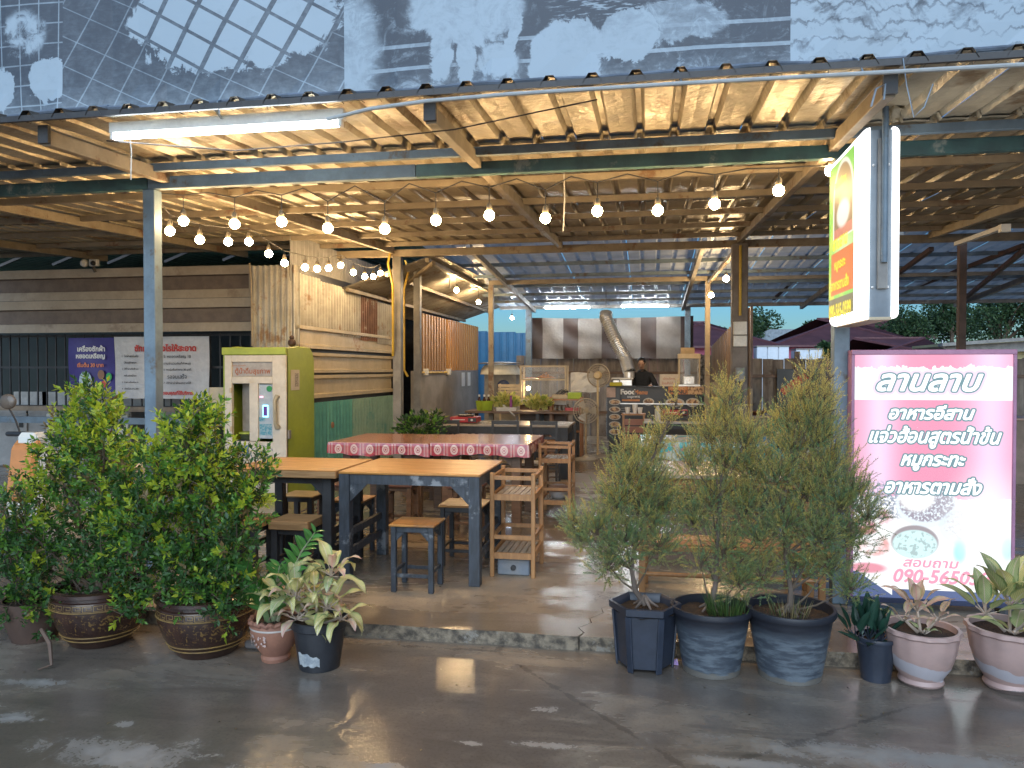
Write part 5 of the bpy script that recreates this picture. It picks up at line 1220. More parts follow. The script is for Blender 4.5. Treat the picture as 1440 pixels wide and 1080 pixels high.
for txt, px, py, wpx, o1, sq in (('ลานลาบ', 1307, 538, 148, .0065, .95), ('อาหารอีสาน', 1310, 580, 120, .005, 1.0), ('แจ่วฮ้อนสูตรน้ำข้น', 1314, 615, 186, .0045, 1.15), ('หมูกระทะ', 1312, 651, 90, .005, 1.1), ('อาหารตามสั่ง', 1312, 683, 136, .005, 1.1)):
    wm = wpx*SW/227.
    if txt == 'ลานลาบ': letters(txt, .14, SF(px, py, .002), m_lg, sg, o1+.022, .35, 0, wm, .005, squash=sq)
    letters(txt, .12, SF(px, py, .0032), m_lo, sg, o1+.0075, .35, 0, wm, .003, squash=sq)
    letters(txt, .12, SF(px, py, .0044), m_lw, sg, o1-.0015, .35, 0, wm, .0025, squash=sq)
letters('สอบถาม', .1, SF(1309, 793), m_lp, sg, .002, .2, 0, 78*SW/227, .003, squash=.8)
letters('090-5650599', .1, SF(1331, 812), m_lp, sg, .0035, .25, 0, 150*SW/227, .003, squash=1.0)

# hanging light box on the post, face towards the left
HX0, HX1, HY0, HY1, HZ0, HZ1 = 1.13, 1.335, 4.42, 5.16, 1.875, 2.90
hs = thing('hanging_light_box', 'green and yellow lit projecting sign with bright white rounded edges', 'sign', (1.18, 4.8, 1.9))
m_glow = emis('white_acrylic_lit', (1, 1, .98), KS*2.6)
def face_shell(xs, sgn, nm):
    # pillow-edged acrylic tray: flat face plus rounded rim
    b = MB(); r = .045; n = 6; rings = []
    for k in range(n+1):
        a = math.pi/2*k/n; ins = r*(1-math.sin(a)) if False else r*(1-math.cos(a)); dx = r*math.sin(a)
        rings.append((HY0+ins, HY1-ins, HZ0+ins, HZ1-ins, xs+sgn*dx))
    for (ya, yb, za, zb, x) in rings: b.v += [(x, ya, za), (x, yb, za), (x, yb, zb), (x, ya, zb)]
    b.f = [(k*4+i, k*4+(i+1) % 4, k*4+4+(i+1) % 4, k*4+4+i) for k in range(n) for i in range(4)]+[tuple(range(n*4, n*4+4))]; b.m = [0]*len(b.f)
    return b.build(nm, m_glow, hs, smooth=True)
face_shell(HX0+.045, -1, 'acrylic_shell'); face_shell(HX1-.045, 1, 'acrylic_shell')
MB().box(HX0+.0455, HX1-.0455, HY0+.01, HY1-.002, HZ0+.01, HZ1-.01).build('body', mat('grey_aluminium_channel', (.14, .17, .20), (.10, .13, .16), 4, .35), hs)
MB().box(HX0+.0455, HX1-.0455, HY0+.0, HY1, HZ0-.006, HZ0+.0095).build('bottom_tray', m_cf, hs)
MB().box(HX0+.085, HX1-.07, HY0-.012, HY0+.009, HZ0+.16, HZ1-.06).build('mounting_bar', M_steel_grey, hs, bevel=.003)
for dx in (.055, .13):
    for z in (HZ0+.17, HZ1-.2): MB().ball((HX0+.045+dx-.035, HY0+.005, z), .007, 8, 5).build('bolt', M_alu, hs)
MB().tube([(HX0+.115, HY0-.02, HZ0+.3), (HX0+.115, HY0-.02, 3.0)], .017, 10).build('hanger_pipe', M_steel_blue, hs, smooth=True)
hp = NM('projecting_sign_print'); X, Y_, Z = hp.xyz(hp.vec('Object', (1, 1, 1), False)); cyl = (HY0+HY1)/2
u = (Y_+(4.8-HY0))/(HY1-HY0); v_ = Z/(HZ1-HZ0)+(1.9-HZ0)/(HZ1-HZ0); n1 = hp.noise(hp.vec('Object'), 6, 4, .6)
def E3(cu, cv, ru, rv, s=.06): a = (u-cu)/ru; b_ = (v_-cv)/rv; return 1-(a*a+b_*b_).sqrt().step(1-s, 1+s*.3)
gr = hp.mix((n1*.9+u*.1-v_*.12).step(.42, .66), (.30, .85, .12), (.90, .95, .12)); gr = hp.mix(v_.step(.55, .9)*.9, gr, (.20, .72, .10))
gr = hp.mix(E3(.45, .42, .4, .12, .8)*.8, gr, (.85, .98, .6))
arch = E3(.5, .72, .29, .20).max((u-.5).abs().lt(.285)*v_.gt(.50)*v_.lt(.72)); arch_o = E3(.5, .72, .33, .225).max((u-.5).abs().lt(.325)*v_.gt(.49)*v_.lt(.72))
c = hp.mix(arch_o, gr, (.95, 1, .9)); c = hp.mix(arch, c, (.30, .20, .10)); c = hp.mix(arch*v_.lt(.56), c, (.75, .25, .18))
c = hp.mix(E3(.46, .70, .17, .06, .4), c, (.35, .85, .2)); c = hp.mix(E3(.50, .63, .22, .085, .3), c, (1, 1, .92))
boxm = (u-.50).abs().lt(.38)*(v_-.30).abs().lt(.125); c = hp.mix(boxm, c, (.90, .22, .05)); c = hp.mix(v_.lt(.155), c, (.22, .20, .11))
hp.setc((.04, .04, .04)); hp.emit(c, KS*.62)
MB().box(HX0-.004, HX0-.0012, HY0+.13, HY1-.03, HZ0+.05, HZ1-.05).build('lit_print', hp.m, hs)
hp_loc = (1.18, 4.8, 1.9)
m_ly = emis('lit_letter_yellow', (1, .78, .02), KS*.8, (.05, .05, .05))
HF = lambda y, z: (Vector((HX0-.006, y, z)), (0, -1, 0), (0, 0, 1))
ycen = (HY0+.13+HY1-.03)/2+.0
for txt, z, wd, off in (('อาหารอีสาน', 2.72, .27, .003), ('ลานลาบ', 2.36, .34, .004), ('หมูกระทะ', 2.22, .26, .003), ('อาหารตามสั่ง', 2.12, .42, .003), ('090-565-0599', 1.955, .52, .004)):
    letters(txt, .1, HF(ycen+.01, z), m_ly, hs, off, 0, 0, wd, .004, squash=1.25 if '0' in txt else 1.0)

# LED tube under the roof lip
pa, pb = atY(160, 190, 4.06), atY(476, 176, 4.06)
lt = thing('tube_lamp', 'long bright white tube lamp under the roof lip at the upper left', 'lamp', ((pa.x+pb.x)/2, 4.06, pa.z))
zt2 = (pa.z+pb.z)/2
MB().box(pa.x-.03, pb.x+.03, 4.055, 4.10, zt2+.02, zt2+.085).build('fixture', M_white, lt, bevel=.004)
for x in (pa.x-.02, pb.x+.0): MB().box(x, x+.02, 4.05, 4.09, zt2-.018, zt2+.0195).build('lamp_holder', M_white, lt, bevel=.003)
MB().tube([(pa.x+.001, 4.07, zt2), (pb.x-.001, 4.07, zt2)], .016, 12).build('tube', emis('white_tube', (.88, .97, 1), 18), lt, smooth=True)
q = atY(300, 165, 4.02); MB().tube([(q.x, 4.03, zt2+.12), (q.x+.04, 4.04, zt2+.06)], .009, 6).build('hanger', M_steel_grey, lt)
q = atY(182, 200, 4.04); MB().tube([(q.x, 4.04, zt2+.02), (q.x+.005, 4.05, zt2-.1), (q.x, 4.05, zt2-.26)], .003, 5).build('pull_cord', mat('pale_cord', (.5, .5, .48)), lt)
# two far tubes, one unlit tube on the right
for i, (xa, xb, py) in enumerate(((765, 830, 433), (873, 941, 431))):
    a, b_ = atY(xa, py, 16.6), atY(xb, py, 16.6); t = thing('tube_lamp', ['left far white tube lamp above the striped tarpaulin', 'right far white tube lamp above the striped tarpaulin, near the duct'][i], 'lamp', ((a.x+b_.x)/2, 16.6, a.z), 0, 'far kitchen tube lamps')
    MB().box(a.x, b_.x, 16.61, 16.66, a.z+.02, a.z+.06).build('fixture', M_white, t); MB().tube([(a.x+.02, 16.62, a.z), (b_.x-.02, 16.62, a.z)], .018, 8).build('tube', emis('far_white_tube', (.9, .97, 1), 42), t, smooth=True)
a, b_ = atY(1345, 343, 9.0), atY(1412, 319, 7.6)
t = thing('tube_lamp', 'unlit white tube fixture under the right part of the roof', 'lamp', ((a.x+b_.x)/2, 8.3, a.z))
MB().bar(a, b_, .05, .04).build('fixture', M_white, t); MB().box(b_.x-.04, b_.x+.04, 7.56, 7.62, b_.z-.05, b_.z+.02).build('lamp_holder', M_white, t)

# bulbs
m_wb = emis('warm_bulb', (1, .66, .31), 64); m_cb = emis('cool_bulb', (.8, .9, 1), 90)
ball_me = MB().ball((0, 0, 0), .037, 14, 10).mesh('globe', m_wb, True); ball_k = MB().ball((0, 0, 0), .042, 14, 10).mesh('globe', emis('warm_kitchen_bulb', (1, .68, .34), 200), True); ball_c = MB().ball((0, 0, 0), .04, 14, 10).mesh('globe', m_cb, True)
sock_me = MB().lathe([(.001, .031), (.018, .031), (.021, .04), (.021, .075), (.012, .09), (.001, .09)], 12).mesh('socket', mat('bulb_socket', (.16, .14, .11)), True)
def bulb(p, label, zw, group, cool=False):
    t = thing('light_bulb', label, 'light bulb', p, 0, group)
    inst('globe', ball_c if cool else ball_k if 'kitchen' in group else ball_me, t); inst('socket', sock_me, t)
    if zw > p[2]+.1: MB().tube([(0, 0, .09), (0, 0, zw-p[2])], .0035, 5).build('cord', M_dark, t, local=True)
ORD = ['first', 'second', 'third', 'fourth', 'fifth', 'sixth', 'seventh', 'eighth', 'ninth', 'tenth', 'eleventh', 'twelfth', 'thirteenth', 'fourteenth']
front = [(258, 311), (330, 315), (396, 312), (461, 321), (541, 322), (613, 310), (688, 303), (767, 307), (840, 297), (925, 296), (1005, 287), (1095, 268), (1168, 240)]
wire = []
for i, (px, py) in enumerate(front):
    p = atY(px, py, 5.42); zw = min(2.955, p.z+.20)+(.0)
    bulb(p, 'warm bulb, %s from the left in the front row hung along the beam' % ORD[i], zw, 'warm bulbs of the front row'); wire += [(p.x, 5.42, zw)]
    if i < len(front)-1:
        n_ = atY(front[i+1][0], front[i+1][1], 5.42); wire.append(((p.x+n_.x)/2, 5.40, 2.955+.0))
tag(MB().tube([(wire[0][0]-.2, 5.36, 2.96)]+wire, .005, 6).build('lamp_wire', M_dark, smooth=True), 'black cable carrying the front row of bulbs under the beam', 'cable')
side_b = [(239, 325), (281, 337), (321, 340), (350, 340), (378, 357), (400, 370), (429, 376), (446, 378), (462, 377), (479, 373), (497, 383), (513, 389), (525, 389), (535, 384)]
wire = []
for i, (px, py) in enumerate(side_b):
    p = atX(px, py, -3.78); zw = p.z+.13
    bulb(p, 'warm bulb, %s from the camera along the left row running back' % ORD[i], zw, 'warm bulbs of the left row'); wire.append((p.x, p.y, zw))
tag(MB().tube([(-3.74, 5.36, 2.95)]+wire, .005, 6).build('lamp_wire', M_dark, smooth=True), 'cable carrying the left row of bulbs towards the rear', 'cable')
for (px, py, X, l, cool) in ((642, 408, -3.2, 'warm bulb under the side roof, left of the two before the tan post', False), (673, 425, -3.2, 'warm bulb under the side roof, right beside the tan post', False), (720, 447, -3.0, 'cool white bulb under the side roof near the striped tarpaulin', True), (1000, 415, 1.22, 'lower warm bulb by the thin post right of the kitchen', False), (1021, 392, 1.24, 'upper warm bulb between the thin post and the power pole', False)):
    p = atX(px, py, X) if X < 0 else atY(px, py, 12.8 if px < 1010 else 11.2); bulb(p, l, p.z+.25, 'bulbs around the kitchen', cool)
# thin cables
def cable(label, pts, r=.004, m=M_dark): return tag(MB().tube(pts, r, 5).build('cable', m, smooth=True), label, 'cable')
pts = [atY(150, 198, 4.1), atY(330, 212, 4.15), atY(480, 200, 4.2), atY(640, 182, 4.2), atY(840, 140, 4.1)]
cable('thin black cable slanting across from the tube lamp to the roof lip', pts)
cable('pale cord hanging under the roof beside the middle bulbs', [atY(793, 243, 5.8), atY(794, 280, 5.8), atY(792, 325, 5.8)], .005, mat('pale_cord', (.5, .5, .48)))
cable('twisted blue wire dangling near the hanging sign', [atY(1270, 82, 3.95), atY(1275, 120, 3.95), atY(1285, 165, 3.95), atY(1300, 150, 3.95), atY(1312, 118, 3.95)], .003, mat('tie_cord_blue', (.25, .33, .42)))
cable('short twisted wire loop at the rafter end above the hanging sign', [atY(1225, 150, 4.0), atY(1232, 125, 4.0), atY(1245, 118, 4.0), atY(1243, 140, 4.0)], .005, mat('tie_cord_blue', (.25, .33, .42)))
q = atY(632, 372, 12.5); cable('cord hanging beside the side roof bulbs', [(q.x, 12.5, 3.15), (q.x+.02, 12.5, q.z), (q.x, 12.5, q.z-.4)], .01, mat('pale_cord', (.5, .5, .48)))

# ================================================================ POTS AND PLANTS
def pot_thing(name, label, x, y, prof, m, group=None, n=36, soil_r=None, soil_z=None, extra=None, sx=1):
    t = thing(name, label, 'plant pot', (x, y, 0), 0, group)
    MB().lathe(prof, n, (x, y, .001)).build('body', m, t, smooth=True)
    if soil_r: 
        b = MB(); N_ = 26; rr = random.Random(int(x*99)); b.v.append((x, y, soil_z+.012)); 
        for k in range(1, 5):
            for i in range(N_): a = 2*math.pi*i/N_; b.v.append((x+soil_r*k/4*math.cos(a), y+soil_r*k/4*math.sin(a), soil_z+rr.uniform(-.006, .01)))
        b.f = [(0, 1+i, 1+(i+1) % N_) for i in range(N_)]+[(1+k*N_+i, 1+(k+1)*N_+i, 1+(k+1)*N_+(i+1) % N_, 1+k*N_+(i+1) % N_) for k in range(3) for i in range(N_)]; b.m = [0]*len(b.f)
        b.build('soil', M_soil, t, fixn=False)
    return t
# brown glazed jars with gold key band and relief
gz = NM('brown_glaze'); vo = gz.vec('Object'); X, Y_, Z = gz.xyz(vo); nn = gz.noise(vo, 5, 5, .6); ns = gz.noise(vo, 34, 4, .65, 1.2)
gold = ns.step(.56, .60)*((Z-.165).abs().lt(.06)); 
c = gz.mix(nn.step(.35, .65), (.055, .026, .018), (.032, .016, .012)); c = gz.mix(gold*.75, c, (.20, .115, .035)); gz.setc(c); gz.setv('Roughness', nn*.1+.16); gz.bump(ns, .25, .004); gz.setv('Specular IOR Level', .6)
m_gold = mat('dull_gold_glaze', (.27, .17, .055), (.18, .11, .04), 20, .35, bump=.2)
def jar(label, x, y):
    prof = [(.16, 0), (.175, .02), (.235, .12), (.262, .20), (.268, .25), (.262, .285), (.25, .29), (.25, .305), (.275, .315), (.275, .335), (.245, .34), (.235, .32), (.235, .27)]
    t = pot_thing('glazed_jar', label, x, y, prof, gz.m, 'brown glazed jars with gold bands', 56, .236, .285)
    for z, r in ((.055, .203), (.08, .216), (.238, .2685)): MB().lathe([(r-.002, -.004), (r+.003, 0), (r-.001, .004)], 56, (x, y, z)).build('gold_ring', m_gold, t, smooth=True)
    b = MB(); N_ = 30
    def pt(a, z): r = .2688-(abs(z-.25)*.05)+.0015; return (x+r*math.cos(a), y+r*math.sin(a), z)
    def seg(a0, z0, a1, z1): b.add([pt(a0, z0), pt(a1, z0), pt(a1, z1), pt(a0, z1)], [(0, 1, 2, 3)])
    for k in range(N_):
        a = 2*math.pi*k/N_; s = 2*math.pi/N_; w_ = .0030; wa = .011
        seg(a, .246, a+s*.85, .249); seg(a, .246, a+wa, .278); seg(a, .275, a+s*.85, .278); seg(a+s*.85-wa, .256, a+s*.85, .278); seg(a+s*.35, .256, a+s*.85, .259); seg(a+s*.35, .256, a+s*.35+wa, .267)
    b.build('key_band', m_gold, t, fixn=False); return t
jar('brown glazed jar with gold bands, right of the two under the big bushes', -2.47, 3.99)
jar('brown glazed jar with gold bands, left one under the bushier shrub', -3.18, 4.03)
q = fl(30, 905, 0); pot_thing('clay_pot', 'dark clay pot at the far left edge behind the shrubs', q.x, q.y+.1, [(.12, 0), (.17, .15), (.18, .24), (.16, .24)], mat('dark_clay', (.10, .06, .045)), None, 28, .15, .22)
q = fl(68, 940, 0); t = thing('root', 'crooked pinkish root running down to the wet ground at the left', 'root', (q.x, q.y, 0))
MB().tube([atY(58, 885, q.y+.08), atY(70, 905, q.y+.03), (q.x+.02, q.y, .02), (q.x-.02, q.y-.05, .012)], [.010, .012, .009, .004], 8).build('root', mat('pink_root', (.16, .10, .07), (.11, .07, .05)), t, smooth=True)

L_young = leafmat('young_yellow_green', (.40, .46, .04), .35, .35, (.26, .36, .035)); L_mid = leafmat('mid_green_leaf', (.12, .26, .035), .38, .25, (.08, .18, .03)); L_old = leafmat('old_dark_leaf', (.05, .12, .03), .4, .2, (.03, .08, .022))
m_twig = mat('grey_brown_bark', (.14, .10, .07), (.09, .065, .045), 12, .8, stretch=(1, 1, .3))
def bush(label, Yc, lobes, base, seed, ntw, group):
    rs = np.random.default_rng(seed); t = thing('potted_shrub', label, 'shrub', (base[0], base[1], .29), 0, group)
    o_ = np.array(world_loc(t)); P = []; D = []; N = []; L = []; W = []; MI = []; tw = MB()
    cs = []
    for (px, py, r) in lobes:
        p = atY(px, py, Yc); rw = r*4.35/1080; cs.append((np.array([p.x, Yc+rs.uniform(-.10, .12), p.z]), rw))
    vol = np.array([r**2 for _, r in cs]); vol /= vol.sum()
    top = max(c_[2]+r for c_, r in cs)
    for k in range(ntw):
        c_, r = cs[rs.choice(len(cs), p=vol)]; d = rs.normal(size=3); d /= np.linalg.norm(d); d[1] -= .15
        rad = r*(rs.uniform(.55, 1.06) if rs.random() < .8 else rs.uniform(.1, .6)); p = c_+d*rad*np.array([1, .95, 1.02])
        if p[2] < .06: continue
        ax = d*.75+np.array([0, 0, .75])+rs.normal(size=3)*.35; ax /= np.linalg.norm(ax)
        tl = rs.uniform(.05, .10); hgt = (p[2]-.3)/(top-.3)
        outer = rad/r
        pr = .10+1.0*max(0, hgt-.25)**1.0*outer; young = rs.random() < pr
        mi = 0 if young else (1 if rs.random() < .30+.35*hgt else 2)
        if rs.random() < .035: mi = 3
        n = rs.integers(7, 12); q1 = np.cross(ax, [.3, .2, .9]); q1 /= np.linalg.norm(q1); q2 = np.cross(ax, q1)
        if k % 3 == 0: tw.tube([p-ax*.05-o_*0, p+ax*tl], [.0022, .001], 3, False)
        for i in range(n):
            s = (i+.5)/n; a = i*2.4+rs.uniform(-.3, .3); out = q1*math.cos(a)+q2*math.sin(a)
            P.append(p+ax*tl*s-o_); dd = ax*(.35+.65*s)+out*(1.05-.55*s); D.append(dd); N.append(ax+rs.normal(size=3)*.25)
            l = rs.uniform(.024, .047)*(1.1 if young else 1); L.append(l); W.append(l*rs.uniform(.40, .52)); MI.append(mi if mi == 3 or rs.random() < .85 else min(2, mi+1))
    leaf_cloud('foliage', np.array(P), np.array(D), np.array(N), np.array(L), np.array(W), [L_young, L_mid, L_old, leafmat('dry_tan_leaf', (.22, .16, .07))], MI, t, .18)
    for (c_, r) in cs:
        b0 = np.array([base[0], base[1], .28]); mid = b0*.5+c_*.5+np.array([rs.uniform(-.04, .04), rs.uniform(-.03, .03), -.05])
        tw.tube([b0, mid, c_, c_+np.array([0, 0, r*.7])], [.014, .009, .005, .002], 6, False)
        for _ in range(4):
            d = rs.normal(size=3); d /= np.linalg.norm(d); tw.tube([c_, c_+d*r*.5, c_+d*r*.9+np.array([0, 0, r*.1])], [.004, .003, .001], 4, False)
    tw.build('branches', m_twig, t, smooth=True); return t
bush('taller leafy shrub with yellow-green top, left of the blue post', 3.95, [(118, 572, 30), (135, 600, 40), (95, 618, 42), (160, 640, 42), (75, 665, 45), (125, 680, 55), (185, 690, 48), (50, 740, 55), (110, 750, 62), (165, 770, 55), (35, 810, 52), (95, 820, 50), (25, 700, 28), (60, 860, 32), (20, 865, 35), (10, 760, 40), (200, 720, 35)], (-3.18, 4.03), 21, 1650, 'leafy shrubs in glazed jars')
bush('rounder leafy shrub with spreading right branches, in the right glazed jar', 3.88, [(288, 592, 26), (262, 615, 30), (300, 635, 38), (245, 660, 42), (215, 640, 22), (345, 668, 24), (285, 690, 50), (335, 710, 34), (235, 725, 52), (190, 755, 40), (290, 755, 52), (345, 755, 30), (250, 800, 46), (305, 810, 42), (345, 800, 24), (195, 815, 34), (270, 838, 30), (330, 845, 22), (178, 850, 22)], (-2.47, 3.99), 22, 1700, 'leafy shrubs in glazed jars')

# melaleuca-like feathery trees
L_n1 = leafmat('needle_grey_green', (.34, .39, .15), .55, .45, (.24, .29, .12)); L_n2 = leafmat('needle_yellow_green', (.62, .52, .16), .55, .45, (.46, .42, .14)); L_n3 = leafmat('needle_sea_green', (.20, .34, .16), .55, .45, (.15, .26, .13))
m_bark = mat('silvery_bark', (.20, .15, .12), (.10, .075, .06), 10, .8, stretch=(1, 1, .25), bump=.5)
def feather(label, Yc, base, trunk, lobes, seed, nsp, bent=0):
    rs = np.random.default_rng(seed); t = thing('potted_tree', label, 'tree', (base[0], base[1], .33), 0, 'feathery trees in black pots'); o_ = np.array(world_loc(t))
    tk = MB(); B0 = np.array([base[0], base[1], .33]); pts = [B0]+[np.array(atY(px, py, Yc)) for px, py in trunk]
    tk.tube(pts, [.017-.012*i/(len(pts)-1) for i in range(len(pts))], 8, False)
    for k in range(5):
        a = k*1.3; tk.tube([B0+np.array([0, 0, .05]), B0+np.array([.03*math.cos(a), .03*math.sin(a), .015]), B0+np.array([.07*math.cos(a), .07*math.sin(a), -.01])], [.008, .009, .005], 5, False)
    cs = []
    for (px, py, r) in lobes:
        p = np.array(atY(px, py, Yc)); rw = r*4.35/1080; p[1] += rs.uniform(-.09, .05); cs.append((p, rw))
    P = []; D = []; N = []; L = []; W = []; MI = []; tw = MB(); vol = np.array([r**1.8 for _, r in cs]); vol /= vol.sum(); top = max(c_[2] for c_, r in cs)
    tr_ = np.array(pts)
    for (c_, r) in cs:
        i0 = int(np.argmin(np.linalg.norm(tr_-np.array([c_[0], c_[1], c_[2]-.22]), axis=1))); s0 = tr_[i0]
        tw.tube([s0, s0*.55+c_*.45+np.array([0, 0, -.02]), c_], [.008, .005, .003], 5, False)
        for _ in range(7):
            d = rs.normal(size=3); d[2] = abs(d[2])*.8; d /= np.linalg.norm(d); tw.tube([c_-np.array([0, 0, r*.3]), c_+d*r*.45, c_+d*r*.95+np.array([0, 0, r*.15])], [.003, .002, .0009], 3, False)
    for k in range(nsp):
        c_, r = cs[rs.choice(len(cs), p=vol)]; d = rs.normal(size=3); d /= np.linalg.norm(d)
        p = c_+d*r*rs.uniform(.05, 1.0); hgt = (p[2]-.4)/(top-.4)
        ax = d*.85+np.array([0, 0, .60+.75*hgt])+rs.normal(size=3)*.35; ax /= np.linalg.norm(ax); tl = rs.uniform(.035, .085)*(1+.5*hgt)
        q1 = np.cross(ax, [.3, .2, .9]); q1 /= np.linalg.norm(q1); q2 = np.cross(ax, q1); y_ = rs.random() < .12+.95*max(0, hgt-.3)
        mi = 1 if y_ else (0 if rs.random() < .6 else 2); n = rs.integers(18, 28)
        tw.tube([p-ax*.02, p+ax*tl], [.0011, .0006], 3, False)
        for i in range(n):
            s = (i+.5)/n; a = i*2.4; out = q1*math.cos(a)+q2*math.sin(a)
            P.append(p+ax*tl*s-o_); D.append(ax*(.9+.5*s)+out*.75); N.append(out+rs.normal(size=3)*.2); L.append(rs.uniform(.010, .019)); W.append(rs.uniform(.0024, .0038)); MI.append(mi)
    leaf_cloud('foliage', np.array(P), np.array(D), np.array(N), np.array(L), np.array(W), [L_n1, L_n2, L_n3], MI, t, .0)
    tk.build('trunk', m_bark, t, smooth=True); tw.build('branches', m_twig, t, fixn=False); return t
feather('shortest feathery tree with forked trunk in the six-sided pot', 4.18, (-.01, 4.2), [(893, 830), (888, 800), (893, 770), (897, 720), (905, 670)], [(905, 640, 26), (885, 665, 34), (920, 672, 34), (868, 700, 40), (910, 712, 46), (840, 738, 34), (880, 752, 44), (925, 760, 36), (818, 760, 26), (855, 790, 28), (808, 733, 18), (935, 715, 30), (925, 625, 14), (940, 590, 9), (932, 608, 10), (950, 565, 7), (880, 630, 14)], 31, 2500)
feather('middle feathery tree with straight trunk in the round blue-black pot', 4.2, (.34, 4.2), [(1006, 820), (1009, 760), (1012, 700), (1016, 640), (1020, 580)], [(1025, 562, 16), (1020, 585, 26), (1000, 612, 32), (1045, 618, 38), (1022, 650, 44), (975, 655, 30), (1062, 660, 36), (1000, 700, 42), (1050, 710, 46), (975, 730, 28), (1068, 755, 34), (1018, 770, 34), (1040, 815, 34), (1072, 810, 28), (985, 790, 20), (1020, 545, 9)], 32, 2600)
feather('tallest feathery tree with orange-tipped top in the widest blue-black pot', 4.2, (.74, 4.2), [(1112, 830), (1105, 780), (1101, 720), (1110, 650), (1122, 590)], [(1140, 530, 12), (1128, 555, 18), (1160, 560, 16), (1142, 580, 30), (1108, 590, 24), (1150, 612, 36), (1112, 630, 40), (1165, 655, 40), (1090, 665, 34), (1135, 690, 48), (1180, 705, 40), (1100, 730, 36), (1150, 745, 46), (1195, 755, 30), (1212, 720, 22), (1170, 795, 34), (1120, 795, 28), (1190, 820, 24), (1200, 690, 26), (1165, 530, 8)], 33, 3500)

# pots
m_pb = NM('weathered_blue_black_plastic'); vo = m_pb.vec('Object', (1, 1, 1), True); X, Y_, Z = m_pb.xyz(); nn = m_pb.noise(m_pb.vec('Object', (1, 1, 5), True), 7, 6, .65); n2 = m_pb.noise(vo, 40, 3)
hz = (Z+nn*.12).step(.28, .36)
c = m_pb.mix(nn.step(.42, .62), (.05, .062, .08), (.12, .145, .17)); c = m_pb.mix(hz, c, (.016, .018, .026)); c = m_pb.mix((Z+nn*.09).lt(.075)*.7, c, (.16, .14, .11)); c = m_pb.mix(n2.step(.6, .8)*.3, c, (.02, .02, .03)); m_pb.setc(c); m_pb.setv('Roughness', .5); m_pb.bump((Z*220).sin()*.4+n2, .2, .003); m_pb = m_pb.m
M_hex = mat('blue_black_plastic', (.022, .028, .042), (.032, .04, .06), 6, .38, bump=.08)
def roundpot(label, x, y, rb, rt, h, m, grp, sr=.96):
    return pot_thing('plastic_pot', label, x, y, [(.001, .0), (rb, 0), (rb*1.01, .012), (rt*.93, h*.88), (rt*.94, h*.90), (rt*1.0, h*.91), (rt*1.02, h*.95), (rt*1.0, h), (rt*.93, h), (rt*.90, h*.8)], m, grp, 48, rt*.905, h*.86)
roundpot('round weathered blue-black pot holding the middle feathery tree', .34, 4.2, .148, .213, .345, m_pb, 'round blue-black pots')
roundpot('widest weathered blue-black pot holding the tallest feathery tree', .74, 4.2, .158, .228, .36, m_pb, 'round blue-black pots')
t = pot_thing('plastic_pot', 'six-sided black pot with short feet holding the shortest feathery tree', -.01, 4.2, [(.001, .02), (.148, .02), (.172, .30), (.178, .305), (.192, .31), (.194, .345), (.18, .348), (.165, .33), (.163, .27)], M_hex, None, 6, .165, .30)
for k in range(6):
    a = 2*math.pi*k/6; MB().bar((-.01+.147*math.cos(a), 4.2+.147*math.sin(a), .001), (-.01+.172*math.cos(a), 4.2+.172*math.sin(a), .30), .035, .012, (math.cos(a), math.sin(a), 0)).build('corner_rib', M_hex, t, bevel=.003)
roundpot('small black pot holding the dark rosette plant', 1.17, 4.22, .072, .103, .225, M_hex, None)
m_pk = NM('faded_pink_plastic'); X, Y_, Z = m_pk.xyz(); nn = m_pk.noise(m_pk.vec('Object', (1, 1, 2), True), 5, 5, .6); n2 = m_pk.noise(m_pk.vec('Object'), 30, 3)
c = m_pk.mix(nn.step(.35, .65), (.42, .285, .255), (.36, .25, .225)); c = m_pk.mix(((Z+X*.18+nn*.08)-.13).abs().lt(.032)*.75, c, (.42, .42, .46)); c = m_pk.mix((Z+nn*.05).lt(.04), c, (.12, .09, .08)); m_pk.setc(c); m_pk.setv('Roughness', .42); m_pk = m_pk.m
def bowlpot(label, x, y, s, grp):
    prof = [(.10*s, 0), (.11*s, .02), (.102*s, .04), (.14*s, .10), (.165*s, .18), (.175*s, .265), (.187*s, .275), (.185*s, .295), (.168*s, .295), (.160*s, .25)]
    t = thing('flower_pot', label, 'plant pot', (x, y, 0), 0, grp)
    b = MB(); n = 72; vs = []
    for k, (r, z) in enumerate(prof):
        for i in range(n):
            a = 2*math.pi*i/n; rr = r*(1+(.022*math.sin(a*14) if k in (5, 6, 7) else 0)); vs.append((x+rr*math.cos(a), y+rr*math.sin(a), z*s+.001))
    b.add(vs, [(k*n+i, k*n+(i+1) % n, (k+1)*n+(i+1) % n, (k+1)*n+i) for k in range(len(prof)-1) for i in range(n)]); b.build('body', m_pk, t, smooth=True)
    MB().lathe([(.001, .26*s), (.163*s, .265*s)], 28, (x, y, 0)).build('soil', M_soil, t); return t
bowlpot('faded pink pot holding the small pinkish plant, second from the right edge', 1.38, 4.2, .98, 'faded pink flower pots')
bowlpot('faded pink pot at the right edge holding the large-leaved plant', 1.80, 4.22, 1.06, 'faded pink flower pots')
m_tc = mat('faded_terracotta', (.30, .14, .09), (.24, .11, .075), 6, .7, c3=(.38, .27, .2), bump=.3)
x, y = -2.02, 3.93
t = pot_thing('terracotta_pot', 'terracotta bowl pot with pie-crust rim and white flower painting', x, y, [(.075, 0), (.08, .02), (.072, .035), (.11, .09), (.135, .16), (.137, .20), (.128, .22)], m_tc, None, 40, .118, .205)
